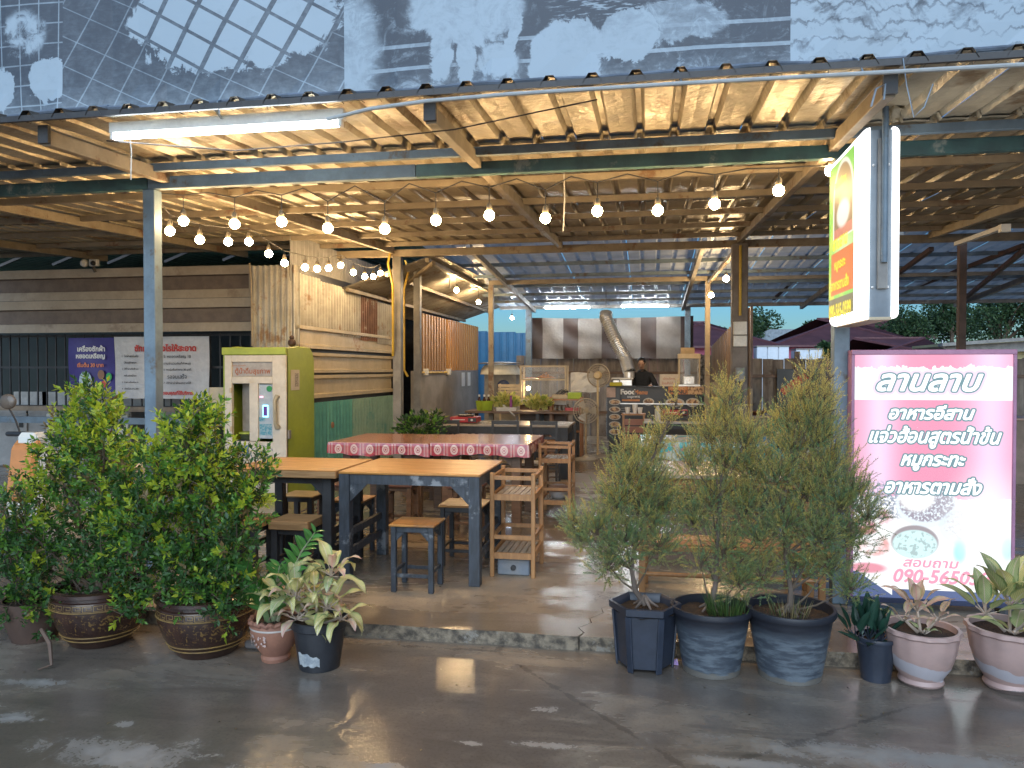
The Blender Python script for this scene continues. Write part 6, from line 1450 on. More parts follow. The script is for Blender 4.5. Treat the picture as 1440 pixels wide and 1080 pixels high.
b = MB(); n = 60; b.tube([(x+(.132+.004*math.sin(i*2*math.pi/n*24))*math.cos(i*2*math.pi/n), y+(.132+.004*math.sin(i*2*math.pi/n*24))*math.sin(i*2*math.pi/n), .225+.006*math.sin(i*2*math.pi/n*18)) for i in range(n+1)], .013, 7, False); b.build('rim', m_tc, t, smooth=True)
MB().lathe([(.1365, .0), (.1385, .004), (.1375, .01)], 40, (x, y, .188)).build('white_ring', mat('chalk_white', (.55, .5, .46)), t, smooth=True)
b = MB(); rr = random.Random(5)
for k in range(26):
    a = R(-110)+rr.uniform(-.42, .42); z = .135+rr.uniform(-.03, .035); r = .1275+.0005+max(0, (z-.1))*.13-.004; s = rr.uniform(.004, .008)
    vs = [(x+(r+.006)*math.cos(a+s*math.cos(q)*7), y+(r+.006)*math.sin(a+s*math.cos(q)*7), z+s*math.sin(q)) for q in [i*.785 for i in range(8)]]; b.add(vs, [tuple(range(8))])
b.build('painted_flowers', mat('chalk_pink', (.50, .36, .32)), t, fixn=False)
x, y = -1.74, 3.88
t = pot_thing('plastic_pot', 'black plastic pot with pale sticker, holding the cream-leaved plant', x, y, [(.001, 0), (.108, 0), (.138, .215), (.143, .217), (.15, .222), (.153, .262), (.146, .266), (.138, .25), (.134, .21)], M_black_pl, None, 44, .135, .235)
b = MB(); vs = []
for j in range(5):
    for i in range(9):
        f = i/8; zz = .035+.07*j/4*(1 if f < .45 else 1-.35*(f-.45)/.55); a = R(-128)+f*R(62); r = .108+.03*zz/.215+.0012; vs.append((x+r*math.cos(a), y+r*math.sin(a), zz+(.006*math.sin(i*2) if j in (0, 4) else 0)))
b.add(vs, [(j*9+i, j*9+i+1, j*9+10+i, j*9+9+i) for j in range(4) for i in range(8)]); b.build('sticker', mat('worn_pale_sticker', (.42, .45, .46), (.22, .25, .28), 22, .5), t, fixn=False)

# broad leaves (each one a part)
def broad_mat(name, ca, cb, cm, rough=.4):
    n = NM(name); g_ = n.xyz(n.tc.outputs['Generated']); u, v = g_[0], g_[1]; s = (u-.5).abs(); nz = n.noise(n.vec('Object', (1, 1, 1), True), 30, 4)
    vein = ((v*13-s*9).frac()-.5).abs().lt(.14); edge = (s+nz*.25).step(.44, .56)
    c = n.mix(vein*.55, ca, cb); c = n.mix(edge, c, cb); c = n.mix(s.lt(.035), c, cm); c = n.mix(nz.step(.55, .75)*.4, c, cb)
    n.setc(c); n.setv('Roughness', rough)
    tl_ = n.nt.nodes.new('ShaderNodeBsdfTranslucent'); n.nt.links.new(c, tl_.inputs[0]); mx = n.nt.nodes.new('ShaderNodeMixShader'); mx.inputs[0].default_value = .25
    n.nt.links.new(n.b.outputs[0], mx.inputs[1]); n.nt.links.new(tl_.outputs[0], mx.inputs[2]); n.nt.links.new(mx.outputs[0], n.nt.nodes['Material Output'].inputs[0]); return n.m
m_ag1 = broad_mat('cream_green_leaf', (.66, .60, .26), (.28, .36, .14), (.7, .62, .42)); m_ag2 = broad_mat('pink_cream_leaf', (.62, .44, .34), (.42, .38, .18), (.62, .28, .27)); m_ag3 = broad_mat('pale_green_leaf', (.38, .42, .20), (.13, .20, .07), (.5, .45, .3)); m_zz = broad_mat('waxy_green_leaf', (.09, .26, .06), (.06, .19, .05), (.15, .3, .1), .22); m_sv = broad_mat('dark_mottled_leaf', (.025, .075, .05), (.012, .04, .03), (.02, .06, .04), .35)
def leaf_mesh(L, W, droop, wavy, cup, m, seed, shape=.42, pts=(9, 5)):
    rr = random.Random(seed); b = MB(); nv, nu = pts; ph = rr.uniform(0, 6); ang = 0; p = Vector((0, 0, 0)); vs = []
    for j in range(nv+1):
        t = j/nv; w_ = W*math.sin(math.pi*min(1, t**shape*1.0 if t < 1 else 1))**.9 if 0 < t < 1 else W*.02
        w_ = max(W*.02, W*(math.sin(math.pi*(t**.75))**.85 if 0 < t < 1 else 0))
        tx = math.cos(-droop*t*t*1.6+.25); tz = math.sin(-droop*t*t*1.6+.25)
        for i in range(nu+1):
            s = (i/nu-.5); wv = wavy*math.sin(t*11+ph+(3 if s > 0 else 0))*abs(s)*2
            vs.append((s*w_, p.y-tz*(cup*abs(s)*w_+wv)*0+0, p.z+cup*abs(s)*w_+wv))
        p = p+Vector((0, tx*L/nv, tz*L/nv))
    b.add(vs, [(j*(nu+1)+i, j*(nu+1)+i+1, (j+1)*(nu+1)+i+1, (j+1)*(nu+1)+i) for j in range(nv) for i in range(nu)])
    return b.mesh('leaf', m, True, False)
def rosette(name, label, cat, x, y, z, heads, metas, group=None, stem_m=None):
    """heads: (dx, dy, dz, n leaves, spread, scale)"""
    t = thing(name, label, cat, (x, y, z), 0, group); rr = random.Random(int(abs(x)*1000)); st = MB()
    for (dx, dy, dz, n, el0, el1, sc_) in heads:
        st.tube([(dx*.2, dy*.2, 0), (dx*.7, dy*.7, dz*.6), (dx, dy, dz)], [.010, .008, .006], 6)
        for i in range(n):
            a = i*2.4+rr.uniform(-.3, .3); el = el0+(el1-el0)*i/max(1, n-1)+rr.uniform(-.1, .1); me = rr.choice(metas); s = sc_*rr.uniform(.75, 1.1)
            off = .022*s/1.0
            d = Vector((math.cos(a)*math.cos(el), math.sin(a)*math.cos(el), math.sin(el))); pet = .05*sc_
            st.tube([(dx, dy, dz-.015), (dx+d.x*pet, dy+d.y*pet, dz+d.z*pet)], [.004, .003], 5, False)
            inst('leaf', me, t, (dx+d.x*pet, dy+d.y*pet, dz+d.z*pet), (el, 0, a-math.pi/2), (s, s, s))
    st.build('stems', stem_m or mat('pale_pink_stem', (.45, .35, .28), (.38, .3, .22)), t, smooth=True, local=True); return t
AG = [leaf_mesh(.21, .075, .9, .007, .35, m_ag1, s) for s in (1, 2, 3)]+[leaf_mesh(.19, .065, 1.5, .010, .5, m_ag1, 4), leaf_mesh(.19, .07, 1.2, .008, .3, m_ag3, 5), leaf_mesh(.15, .06, 1.1, .006, .3, m_ag2, 6)]
rosette('foliage_plant', 'cream and yellow-green wavy-leaved plant with pink centres, in the black pot', 'plant', -1.74, 3.88, .235, [(-.12, -.03, .15, 15, -.2, .9, 1.0), (.07, -.05, .11, 12, -.5, .6, .95), (-.20, -.02, .12, 12, -.3, .7, .95), (.07, .0, .27, 11, -.3, .9, .95), (.15, -.06, .06, 11, -.6, .4, .85), (-.08, -.10, .06, 9, -.5, .5, .85), (.0, -.06, .18, 8, -.2, .8, .8)], AG)
AG2 = [leaf_mesh(.15, .06, .7, .003, .3, m_ag2, s) for s in (7, 8)]+[leaf_mesh(.14, .05, 1.0, .005, .3, m_ag3, 9)]
rosette('foliage_plant', 'small pinkish-cream leaved plant in the pink pot beside the dark rosette', 'plant', 1.38, 4.2, .262, [(-.02, 0, .12, 9, .25, 1.2, .95), (-.09, -.02, .07, 6, 0, .8, .8), (.08, 0, .08, 6, .0, .9, .75), (0, -.05, .02, 4, .0, .7, .6)], AG2)
AG3 = [leaf_mesh(.23, .085, .5, .003, .3, m_ag3, s) for s in (10, 11)]+[leaf_mesh(.22, .08, .7, .003, .3, m_ag1, 12)]
rosette('foliage_plant', 'large pale green and yellow broad-leaved plant at the right edge', 'plant', 1.80, 4.22, .285, [(0, 0, .14, 11, .2, 1.3, 1.1), (-.12, -.02, .10, 8, .1, 1.1, 1.0), (.12, 0, .10, 8, .1, 1.1, 1.0), (-.02, -.10, .03, 6, -.1, .6, .8)], AG3)
SV = [leaf_mesh(.15, .055, -.15, .002, .7, m_sv, s) for s in (13, 14)]
rosette('rosette_plant', 'dark green stiff rosette plant in the small black pot', 'plant', 1.13, 4.2, .20, [(0, 0, .02, 8, .75, 1.35, 1.15), (-.06, 0, .02, 7, .35, 1.1, 1.0), (.05, -.02, .02, 7, .5, 1.2, .95), (-.02, -.04, .0, 7, -.1, .7, .9)], SV, None, M_hex)
# ZZ plant
ZL = leaf_mesh(.088, .036, .25, 0, .25, m_zz, 15)
t = thing('zz_plant', 'arching waxy green feather-leaved plant in the terracotta pot', 'plant', (-2.04, 3.93, .205)); st = MB(); rr = random.Random(8)
for (ex, ey, ez, L0, n) in ((-.20, -.08, .40, .4, 10), (.24, .03, .50, .4, 10), (-.10, -.10, .34, .4, 9), (-.05, .04, .20, .3, 6), (.08, -.03, .16, .3, 5), (-.12, -.06, .18, .3, 6), (.02, .05, .30, .3, 7)):
    pts = [Vector((ex*.12, ey*.12, 0)), Vector((ex*.35, ey*.35, ez*.42)), Vector((ex*.68, ey*.68, ez*.78)), Vector((ex, ey, ez))]
    st.tube(pts, [.013, .008, .005, .003], 7)
    for i in range(n):
        f = .32+.68*i/(n-1); k = min(2, int(f*3)); p = pts[k].lerp(pts[k+1], f*3-k) if f < 1 else pts[3]; ax = (pts[min(k+1, 3)]-pts[k]).normalized(); az = math.atan2(ax.y, ax.x)
        for s in (-1, 1):
            side = ax.cross(Vector((0, -1, .2))).normalized()*s; d = (side*1.0+ax*.75).normalized(); el = math.asin(max(-1, min(1, d.z))); a = math.atan2(d.y, d.x)
            sz = (.75+.5*math.sin(math.pi*f))*rr.uniform(.85, 1.1); inst('leaf', ZL, t, p, (el, s*.5+rr.uniform(-.3, .3), a-math.pi/2), (sz, sz, sz))
st.build('stalks', mat('zz_stalk', (.12, .18, .07), (.3, .28, .18), 12), t, smooth=True, local=True)
# broken brick and debris beside the terracotta pot
t = thing('broken_brick', 'orange and grey broken rubble beside the terracotta pot', 'rubble', (-2.22, 4.12, 0)); MB().box(-2.24, -2.14, 4.14, 4.26, .002, .07).build('brick', mat('orange_brick', (.35, .13, .05)), t, bevel=.01); MB().box(-2.27, -2.15, 4.03, 4.12, .002, .05).build('brick', mat('grey_rubble', (.14, .13, .13)), t, bevel=.012)
q = fl(946, 935, 0); t = thing('litter', 'small purple and white wrapper on the ground behind the six-sided pot', 'wrapper', (q.x, q.y, 0)); MB().add([(q.x-.02, q.y, .003), (q.x+.03, q.y-.01, .003), (q.x+.025, q.y+.02, .03), (q.x-.01, q.y+.025, .012)], [(0, 1, 2), (0, 2, 3)]).build('wrapper', mat('purple_wrapper', (.3, .18, .5), (.6, .5, .6), 60), t, fixn=False)
# tuft of grass in the middle pot and tender sprouts
rs = np.random.default_rng(5)
def tuft(par_label, x, y, z, r, n, L0, seed, m, name='grass_tuft'):
    rs = np.random.default_rng(seed); t = thing(name, par_label, 'grass', (x, y, z)); a = rs.uniform(0, 6.28, n); rad = rs.uniform(0, 1, n)**.5*r
    P = np.stack([rad*np.cos(a), rad*np.sin(a), np.zeros(n)], 1); D = np.stack([np.cos(a)*.5*rs.uniform(.2, 1, n), np.sin(a)*.5*rs.uniform(.2, 1, n), np.ones(n)], 1)
    leaf_cloud('blades', P, D, rs.normal(size=(n, 3)), rs.uniform(.5, 1.2, n)*L0, np.full(n, .004), m, rs.integers(0, len(m), n), t, 0); return t
L_gr = leafmat('grass_blade', (.07, .13, .035)); L_gr2 = leafmat('grass_blade_dark', (.045, .085, .025))
tuft('grass growing in the middle blue-black pot', .41, 4.12, .30, .09, 260, .14, 41, [L_gr, L_gr2]); tuft('thin dry grass at the foot of the tallest feathery tree', .72, 4.12, .31, .10, 70, .13, 42, [L_gr, leafmat('dry_grass', (.25, .2, .1))])
# snake plants at the far left, upright
t = thing('snake_plant', 'upright mottled sword-leaved plant at the far left edge', 'plant', (-3.86, 4.25, .1)); SW_ = [leaf_mesh(.62, .06, -.12, .006, .3, mat('sword_leaf', (.06, .12, .08), (.14, .18, .11), 30, .4), 50+k, pts=(12, 3)) for k in range(2)]
for k in range(7):
    a = k*2.4; inst('leaf', SW_[k % 2], t, (.05*math.cos(a), .05*math.sin(a), .02), (1.38+.05*math.sin(k*3), 0, a), (1, .7+.06*k, 1))
pot_thing('clay_pot', 'pot of the sword-leaved plant at the far left edge', -3.86, 4.25-.0, [(.10, 0), (.14, .13), (.14, .15)], mat('dark_clay', (.10, .06, .045)), None, 24, .12, .13)
# mid-left leafy plant in a planter, and small sprig
leafy('fern_plant', 'bushy dark green plant behind the left red-clothed table by the posts', 'plant', atY(590, 600, 9.6).x, 9.6, .64, .36, 700, [L_dk, L_dk, L_mid], 9, .06)
pl2 = thing('planter', 'dark planter under the bushy plant by the mid-left posts', 'planter', (atY(590, 600, 9.6).x, 9.6, .08)); x = atY(590, 600, 9.6).x
MB().lathe([(.16, 0), (.22, .5), (.24, .62), (.22, .62), (.2, .55), (.001, .55)], 24, (x, 9.6, .081)).build('pot', M_black_pl, pl2, smooth=True)
leafy('sprig_plant', 'small white-flowered sprig at the left end of the long grey-topped table', 'plant', atY(612, 585, 10.8).x, 10.9, .84, .13, 60, [L_dk, L_herb, leafmat('white_petal', (.6, .55, .5))], 10, .09)

# ================================================================ SCOOTER behind the left shrub
sc_t = thing('scooter', 'parked scooter with cream fairing and orange leg shield behind the left shrub', 'scooter', (-4.3, 5.0, .08))
m_bd = mat('cream_fairing', (.62, .57, .5), (.55, .5, .44), 3, .25, bump=0); m_ob = mat('orange_fairing', (.60, .24, .08), (.5, .2, .07), 3, .25, bump=0)
def tyre(x, y, z): 
    b = MB(); n = 28
    for i in range(n):
        for j in range(8):
            a = 2*math.pi*i/n; q = 2*math.pi*j/8; r = .21+.045*math.cos(q); b.v.append((x+.04*math.sin(q), y+r*math.cos(a), z+r*math.sin(a)))
    b.f = [(i*8+j, ((i+1) % n)*8+j, ((i+1) % n)*8+(j+1) % 8, i*8+(j+1) % 8) for i in range(n) for j in range(8)]; b.m = [0]*len(b.f); return b
for yy in (4.72, 5.95):
    wh = tyre(-4.28, yy, .335).build('wheel', M_dark, sc_t, smooth=True); MB().tube([(-4.31, yy, .335), (-4.25, yy, .335)], .05, 10).build('hub', M_alu, wh)
    b = MB(); [b.bar((-4.28, yy, .335), (-4.28, yy+.175*math.cos(a), .335+.175*math.sin(a)), .012) for a in [k*1.2566 for k in range(5)]]; b.build('spokes', M_alu, wh)
# body: side outline extruded and bevelled
body = [(4.62, .62), (4.70, 1.02), (4.78, 1.08), (4.88, 1.0), (4.92, .55), (5.15, .42), (5.35, .45), (5.45, .78), (6.05, .90), (6.15, .80), (5.95, .55), (5.6, .36), (5.1, .28), (4.85, .34)]
MB().prism(body, -4.42, -4.14, 'x').build('fairing', m_bd, sc_t, bevel=.04)
MB().prism([(4.60, .70), (4.655, 1.06), (4.72, 1.12), (4.76, 1.04), (4.68, .66)], -4.38, -4.18, 'x').build('front_shield', m_ob, sc_t, bevel=.02)
MB().prism([(5.40, .80), (5.42, .88), (6.0, .97), (6.1, .92), (6.05, .90), (5.45, .785)], -4.40, -4.16, 'x').build('seat', M_dark, sc_t, bevel=.02)
MB().tube([(-4.62, 4.9, 1.13), (-4.4, 4.8, 1.14), (-4.16, 4.8, 1.14), (-3.94, 4.9, 1.13)], .018, 8).build('handlebar', M_dark, sc_t, smooth=True)
MB().box(-4.36, -4.20, 4.68, 4.83, 1.06, 1.16).build('headlight', glass('lamp_lens', (.8, .8, .75), .8, .1), sc_t, bevel=.03)
for s, x in ((-1, -4.48), (1, -4.06)):
    m_ = MB().ball((0, 0, 0), .07, 16, 10, 1, .35, .8).build('mirror', mat('mirror_back', (.16, .12, .09), rough=.25), sc_t, smooth=True, local=True); m_.location = (x+4.3+.07*s, -.17, 1.29)
    MB().tube([(x, 4.86, 1.14), (x+.03*s, 4.85, 1.24), (x+.07*s, 4.84, 1.32)], .007, 6).build('mirror_stalk', M_dark, sc_t, smooth=True)
MB().bar((-4.28, 4.72, .335), (-4.28, 4.82, .7), .05).build('fork', M_alu, sc_t)

# ================================================================ THE COOK
def skin_figure(joints, edges, mats_, name, parent, sub=2):
    me = bpy.data.meshes.new(name); me.from_pydata([j[0] for j in joints], edges, []); o = bpy.data.objects.new(name, me); C.objects.link(o); o.parent = parent
    o.modifiers.new('skin', 'SKIN'); bpy.context.view_layer.objects.active = o
    sv = me.skin_vertices
    if not sv: 
        bm = bmesh.new(); bm.from_mesh(me); lay = bm.verts.layers.skin.verify(); bm.to_mesh(me); bm.free(); sv = me.skin_vertices
    for i, j in enumerate(joints): r = j[1]; sv[0].data[i].radius = r if isinstance(r, tuple) else (r, r); sv[0].data[i].use_root = (i == 0)
    s = o.modifiers.new('subdivide', 'SUBSURF'); s.levels = s.render_levels = sub
    me.materials.append(mats_); return o
q = atY(902, 505, 14.75); cxp = q.x
pn = thing('person', 'cook in a black shirt bending over the stove behind the menu counter', 'person', (cxp, 14.85, .08))
J = [((0, 0, .95), (.15, .11)), ((0, -.02, 1.15), (.145, .10)), ((0, -.06, 1.36), (.17, .105)), ((0, -.08, 1.46), (.10, .07)), ((0, -.12, 1.53), (.05, .05)),
     ((-.17, -.08, 1.42), (.065, .065)), ((-.27, -.14, 1.20), (.05, .05)), ((-.20, -.38, 1.19), (.038, .038)), ((.17, -.08, 1.42), (.065, .065)), ((.28, -.16, 1.20), (.05, .05)), ((.17, -.38, 1.22), (.038, .038)),
     ((-.1, 0, .85), (.09, .09)), ((-.11, .0, .46), (.065, .065)), ((-.11, .02, .08), (.045, .045)), ((-.11, -.12, .035), (.04, .03)), ((.1, 0, .85), (.09, .09)), ((.11, 0, .46), (.065, .065)), ((.11, .02, .08), (.045, .045)), ((.11, -.12, .035), (.04, .03))]
skin_figure(J, [(0, 1), (1, 2), (2, 3), (3, 4), (2, 5), (5, 6), (6, 7), (2, 8), (8, 9), (9, 10), (0, 11), (11, 12), (12, 13), (13, 14), (0, 15), (15, 16), (16, 17), (17, 18)], M_cloth_black, 'clothed_body', pn)
# head with nose, ears, brow, tilted forward
hd = MB(); hb = MB()
def headball(z, rx, ry): pass
prof = [(.001, -.125), (.030, -.120), (.048, -.095), (.062, -.06), (.072, -.02), (.076, .02), (.075, .055), (.064, .09), (.040, .115), (.001, .125)]
hd.lathe(prof, 20, (0, 0, 0), 0, 1, 1.16); hd.tube([(0, -.083, .01), (0, -.103, -.02), (0, -.097, -.032)], [.007, .012, .009], 6); hd.ball((-.077, 0, -.005), .018, 8, 6, .5, 1, 1.3); hd.ball((.077, 0, -.005), .018, 8, 6, .5, 1, 1.3)
hd.tube([(0, .0, -.08), (0, .03, -.17)], [.048, .052], 12)
h_ = hd.build('head', M_skin, pn, smooth=True, local=True); h_.scale = (.92, .92, .86); h_.location = (0, -.15, 1.64); h_.rotation_euler = (R(28), 0, R(-4))
ex = MB(); [ex.ball((s*.028, -.082, .012), .009, 8, 6) for s in (-1, 1)]; e_ = ex.build('eyes', M_hair, h_, smooth=True, local=True)
mo = MB().tube([(-.02, -.083, -.062), (0, -.089, -.060), (.02, -.083, -.062)], [.003, .006, .003], 6).build('mouth', mat('lips', (.3, .12, .09)), h_, smooth=True, local=True)
ha = MB(); ha.lathe([(.083, .0), (.083, .04), (.077, .078), (.055, .113), (.02, .134), (.001, .137)], 20, (0, .012, .003), 0, 1, 1.14); ha.build('hair', M_hair, h_, smooth=True, local=True)
for s, (wx, wy, wz) in ((-1, (-.20, -.38, 1.19)), (1, (.17, -.38, 1.22))):
    hb = MB(); hb.box(-.035, .035, -.09, 0, -.014, .014)
    hb = MB(); hb.tube([(0, .02, 0), (0, -.02, 0), (0, -.085, -.01)], [.026, .036, .034], 8)
    for k in range(4): x = -.027+k*.018; hb.tube([(x, -.08, -.008), (x*1.1, -.12+abs(k-1.5)*.006, -.022), (x*1.1, -.14+abs(k-1.5)*.008, -.045)], [.0095, .009, .007], 6)
    hb.tube([(-s*.03, -.03, -.0), (-s*.055, -.06, -.012), (-s*.05, -.085, -.03)], [.012, .01, .008], 6)
    o = hb.build('hand', M_skin, pn, smooth=True, local=True); o.location = (wx, wy-.03, wz)

# ================================================================ BACKGROUND beyond the fences
m_rt = mat('maroon_roof_tiles', (.11, .040, .040), (.075, .028, .03), 1.5, .6); m_pkw = mat('pink_wall', (.62, .16, .25), (.55, .14, .22), .8, .7)
def house(label, x0, x1, y0, y1, zw, zr2, m_w, m_r, ov=.6):
    t = thing('house', label, 'house', ((x0+x1)/2, y0, 0)); MB().box(x0, x1, y0, y1, 0, zw).build('wall', m_w, t)
    h = (y1-y0)/2+ov; a, b_, c_, d_ = (x0-ov, y0-ov, zw), (x1+ov, y0-ov, zw), (x1+ov, y1+ov, zw), (x0-ov, y1+ov, zw); e, f = (x0-ov+h, (y0+y1)/2, zr2), (x1+ov-h, (y0+y1)/2, zr2)
    MB().add([a, b_, c_, d_, e, f], [(0, 1, 5, 4), (1, 2, 5), (2, 3, 4, 5), (3, 0, 4), (0, 3, 2, 1)]).build('roof', m_r, t)
    b = MB(); 
    for p_, q_ in ((a, e), (e, f), (f, b_), (a, b_)): b.bar(p_, q_, .14, .10)
    b.build('ridge_trim', mat('pink_trim', (.14, .055, .065)), t)
    nw = max(2, int((x1-x0)/2.2))
    for k in range(nw):
        xw = x0+(k+.5)*(x1-x0)/nw; wf = MB().box(xw-.45, xw+.45, y0-.05, y0-.002, zw*.45, zw*.8).build('window_frame', M_white, t); MB().box(xw-.39, xw+.39, y0-.06, y0-.051, zw*.47, zw*.78).build('pane', M_dark, wf)
    return t
a, b_ = atY(1100, 480, 42), atY(1290, 480, 42); house('pink-walled house with maroon hipped roof behind the right fence', a.x, b_.x, 42, 50, atY(1140, 487, 42).z, 4.5, m_pkw, m_rt)
a, b_ = atY(1190, 480, 55), atY(1300, 480, 55); house('taller maroon-roofed house part behind the pink house', a.x, b_.x, 55, 62, 3.7, 6.0, m_pkw, m_rt)
a, b_ = atY(985, 480, 38), atY(1085, 480, 38); house('left maroon-roofed pink house seen past the kitchen partition', a.x-3, b_.x, 38, 45, atY(1060, 488, 38).z, 4.1, m_pkw, m_rt)
a, b_ = atY(1230, 480, 36), atY(1330, 480, 36); house('low maroon-roofed house seen just over the pink sign', a.x, b_.x, 36, 42, atY(1260, 505, 36).z, 3.1, m_pkw, m_rt)
q = atY(1100, 475, 60); tt = thing('house', 'small grey-roofed building far behind, left of the pink house', 'house', (q.x, 60, 0)); MB().box(q.x-2.5, q.x+2.5, 60, 64, 0, 3.6).build('wall', M_steel_grey, tt); MB().prism([(q.x-3, 3.61), (q.x+3, 3.61), (q.x+1, 4.6), (q.x-1, 4.6)], 59.5, 64.5).build('roof', mat('grey_tile', (.25, .3, .34)), tt)
# pale metal box screens on the pink wall
m_pan = mat('white_panel', (.62, .68, .74), (.55, .62, .7), 1, .5)
for i, (xa, xb, n, l) in enumerate(((1048, 1058, 1, 'leftmost narrow white panelled box beside the power pole'), (1064, 1110, 3, 'widest white panelled box in front of the pink house'), (1119, 1157, 2, 'smaller white panelled box beside the fence post at the right'))):
    a, b_ = atY(xa, 500, 30), atY(xb, 500, 30); z0, z1 = 0, atY(xa, 488 if i < 2 else 492, 30).z; t = thing('panel_box', l, 'panel box', ((a.x+b_.x)/2, 30, 0), 0, 'white panelled boxes')
    w_ = (b_.x-a.x)/n
    for k in range(n): MB().box(a.x+k*w_+.02, a.x+(k+1)*w_-.02, 30, 30.05, z0, z1).build('panel', m_pan, t)
    MB().box(a.x+.01, b_.x-.01, 30.06, 31, z0, z1-.02).build('body', m_pan, t); MB().box(a.x, b_.x, 29.98, 31.02, z1+.001, z1+.05).build('lid', M_steel_grey, t)
# yellow building at the far right
a = atY(1335, 500, 26); t = thing('yellow_building', 'low yellow building with thin slanting roof at the right', 'building', (a.x+5, 26, 0)); zt3 = atY(1400, 497, 26).z
MB().box(a.x+.8, a.x+14, 26, 32, 0, zt3+.4).build('wall', mat('dull_yellow_wall', (.45, .40, .20), (.4, .35, .18)), t); p1_ = atY(1322, 485, 25.5); p2_ = atY(1440, 474, 25.5)
MB().bar((p1_.x, 25.5, p1_.z), (p2_.x+6, 25.5, p2_.z+.35), .4, .10).build('eave', M_steel_grey, t); MB().prism([(p1_.x, p1_.z-.05), (p2_.x+6, p2_.z+.25), (p2_.x+6, p2_.z-.1), (p1_.x+.6, p1_.z-.3)], 25.6, 31).build('roof', M_steel_grey, t)
# lattice mast
q = atY(1332, 420, 70); t = thing('radio_mast', 'thin red and white lattice mast among the trees at the right', 'mast', (q.x, 70, 0)); z1 = 9.8
for dx in (-.35, .35): MB().box(q.x+dx-.05, q.x+dx+.05, 69.95, 70.05, 0, z1).build('leg', m_pan, t)
b = MB()
for k in range(16): b.bar((q.x-.35*(1 if k % 2 else -1), 70, k*.6), (q.x+.35*(1 if k % 2 else -1), 70, k*.6+.6), .06)
b.build('lattice', m_pan, t)
# trees
L_t1 = leafmat('tree_leaf_dark', (.035, .075, .03), .6, .2, (.02, .05, .022)); L_t2 = leafmat('tree_leaf_mid', (.06, .11, .04), .6, .2, (.04, .08, .03))
def tree(label, px, py, Y, rpx, n, seed, group='trees beyond the fence', flat=1.0, lf=.0035):
    rs = np.random.default_rng(seed); p = atY(px, py, Y); r = rpx*Y/1080; t = thing('tree', label, 'tree', (p.x, Y, 0), 0, group)
    lob = [(np.array([rs.uniform(-.6, .6)*r, rs.uniform(-.5, .5)*r, rs.uniform(-.45, .45)*r*flat]), r*rs.uniform(.3, .55)) for _ in range(11)]
    P = []; 
    for k in range(n):
        c_, rr = lob[rs.integers(len(lob))]; d = rs.normal(size=3); d /= np.linalg.norm(d); P.append(c_+d*rr*rs.uniform(.6, 1.05)+np.array([0, 0, p.z]))
    P = np.array(P); L = rs.uniform(.6, 1.5, n)*Y*lf
    leaf_cloud('crown', P, rs.normal(size=(n, 3)), rs.normal(size=(n, 3)), L, L*.6, [L_t1, L_t2], rs.integers(0, 2, n), t, .2)
    b = MB(); b.tube([(0, 0, 0), (.02*r, 0, p.z-r*.4), (0, 0, p.z+r*.2)], [r*.09, r*.06, r*.02], 8)
    for c_, rr in lob: b.tube([(0, 0, p.z-r*.5), tuple(c_*.6+np.array([0, 0, p.z-.1*r])), tuple(c_+np.array([0, 0, p.z]))], [r*.04, r*.025, r*.01], 5)
    b.build('trunk', m_twig, t, smooth=True, local=True); return t
tree('broad dark tree right of the power pole', 1070, 462, 60, 32, 3500, 61); tree('small distant round tree above the maroon roof', 1143, 462, 75, 13, 1500, 62)
tree('large dome-shaped tree right of the hanging sign', 1280, 475, 48, 52, 7000, 63, flat=.9); tree('tall dark tree filling the right edge over the yellow building', 1405, 455, 50, 62, 8000, 64)
tree('dark tree between the dome tree and the right edge tree', 1338, 448, 62, 40, 4500, 65); tree('dark tree low behind the striped tarpaulin post', 985, 478, 70, 20, 1500, 66)
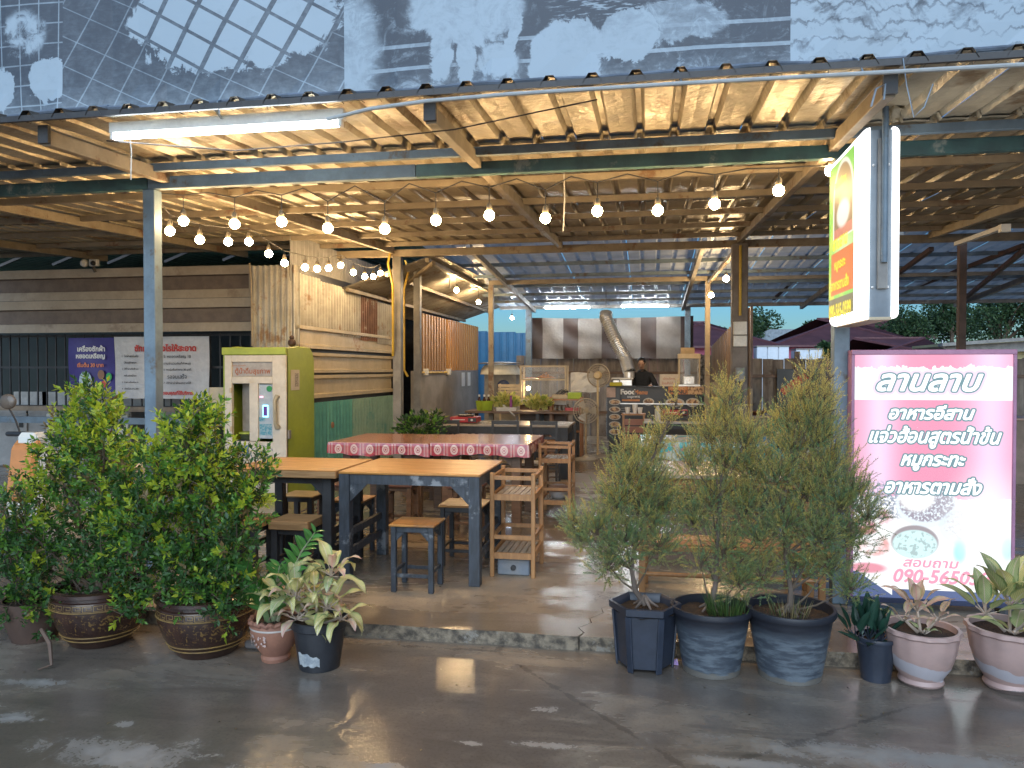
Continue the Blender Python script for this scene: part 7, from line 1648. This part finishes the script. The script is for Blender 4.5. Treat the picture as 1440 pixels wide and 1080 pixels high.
tree('dark tree low beside the hanging sign', 1235, 470, 66, 34, 2600, 67); tree('tree half hidden behind the left partition edge', 1012, 470, 66, 14, 900, 68)
tree('banana-like small tree before the pink house', 1165, 492, 33, 11, 500, 69, lf=.008)
# fallen leaves and grit on the yard and floor
rs = np.random.default_rng(77); n = 90
P = np.stack([rs.uniform(-4, 2.6, n), rs.uniform(2.6, 4.3, n), np.full(n, .004)], 1); k_ = rs.integers(0, 90, 26); P[k_, 1] = rs.uniform(4.5, 6.5, 26); P[k_, 2] = .085
D = np.stack([rs.normal(size=n), rs.normal(size=n), rs.uniform(0, .25, n)], 1)
leaf_cloud('fallen_leaves', P, D, np.tile([0, 0, 1.], (n, 1))+rs.normal(size=(n, 3))*.2, rs.uniform(.008, .026, n), rs.uniform(.004, .012, n), [leafmat('dry_leaf', (.16, .10, .05)), leafmat('dark_grit', (.03, .025, .02)), leafmat('dry_tan_leaf', (.22, .16, .07))], rs.integers(0, 3, n), None, .3)
# far-off tree belt and verge beyond the left and right of the lot
n = 9000; X_ = np.concatenate([rs.uniform(-150, -16, n//2), rs.uniform(30, 150, n-n//2)]); h_ = 4+2*np.sin(X_*.13)+1.5*np.sin(X_*.31+1)
P = np.stack([X_, rs.uniform(70, 80, n), rs.uniform(0, 1, n)**.8*h_], 1)
leaf_cloud('tree_belt', P, rs.normal(size=(n, 3)), rs.normal(size=(n, 3)), rs.uniform(.5, 1.3, n), rs.uniform(.4, .9, n), [L_t1, L_t2], rs.integers(0, 2, n), None, .2)
vg = MB(); vg.add([(-400, 30, .01), (-16, 30, .01), (-16, 500, .01), (-400, 500, .01)], [(0, 1, 2, 3)]).add([(14, 45, .01), (400, 45, .01), (400, 500, .01), (14, 500, .01)], [(0, 1, 2, 3)]).add([(-400, 12.8, .01), (-16, 12.8, .01), (-16, 29.99, .01), (-400, 29.99, .01)], [(0, 1, 2, 3)])
tag(vg.build('verge', mat('dull_grass_verge', (.07, .085, .035), (.10, .08, .045), .4, .95, spec=.1, rnd=False)), kind='structure')
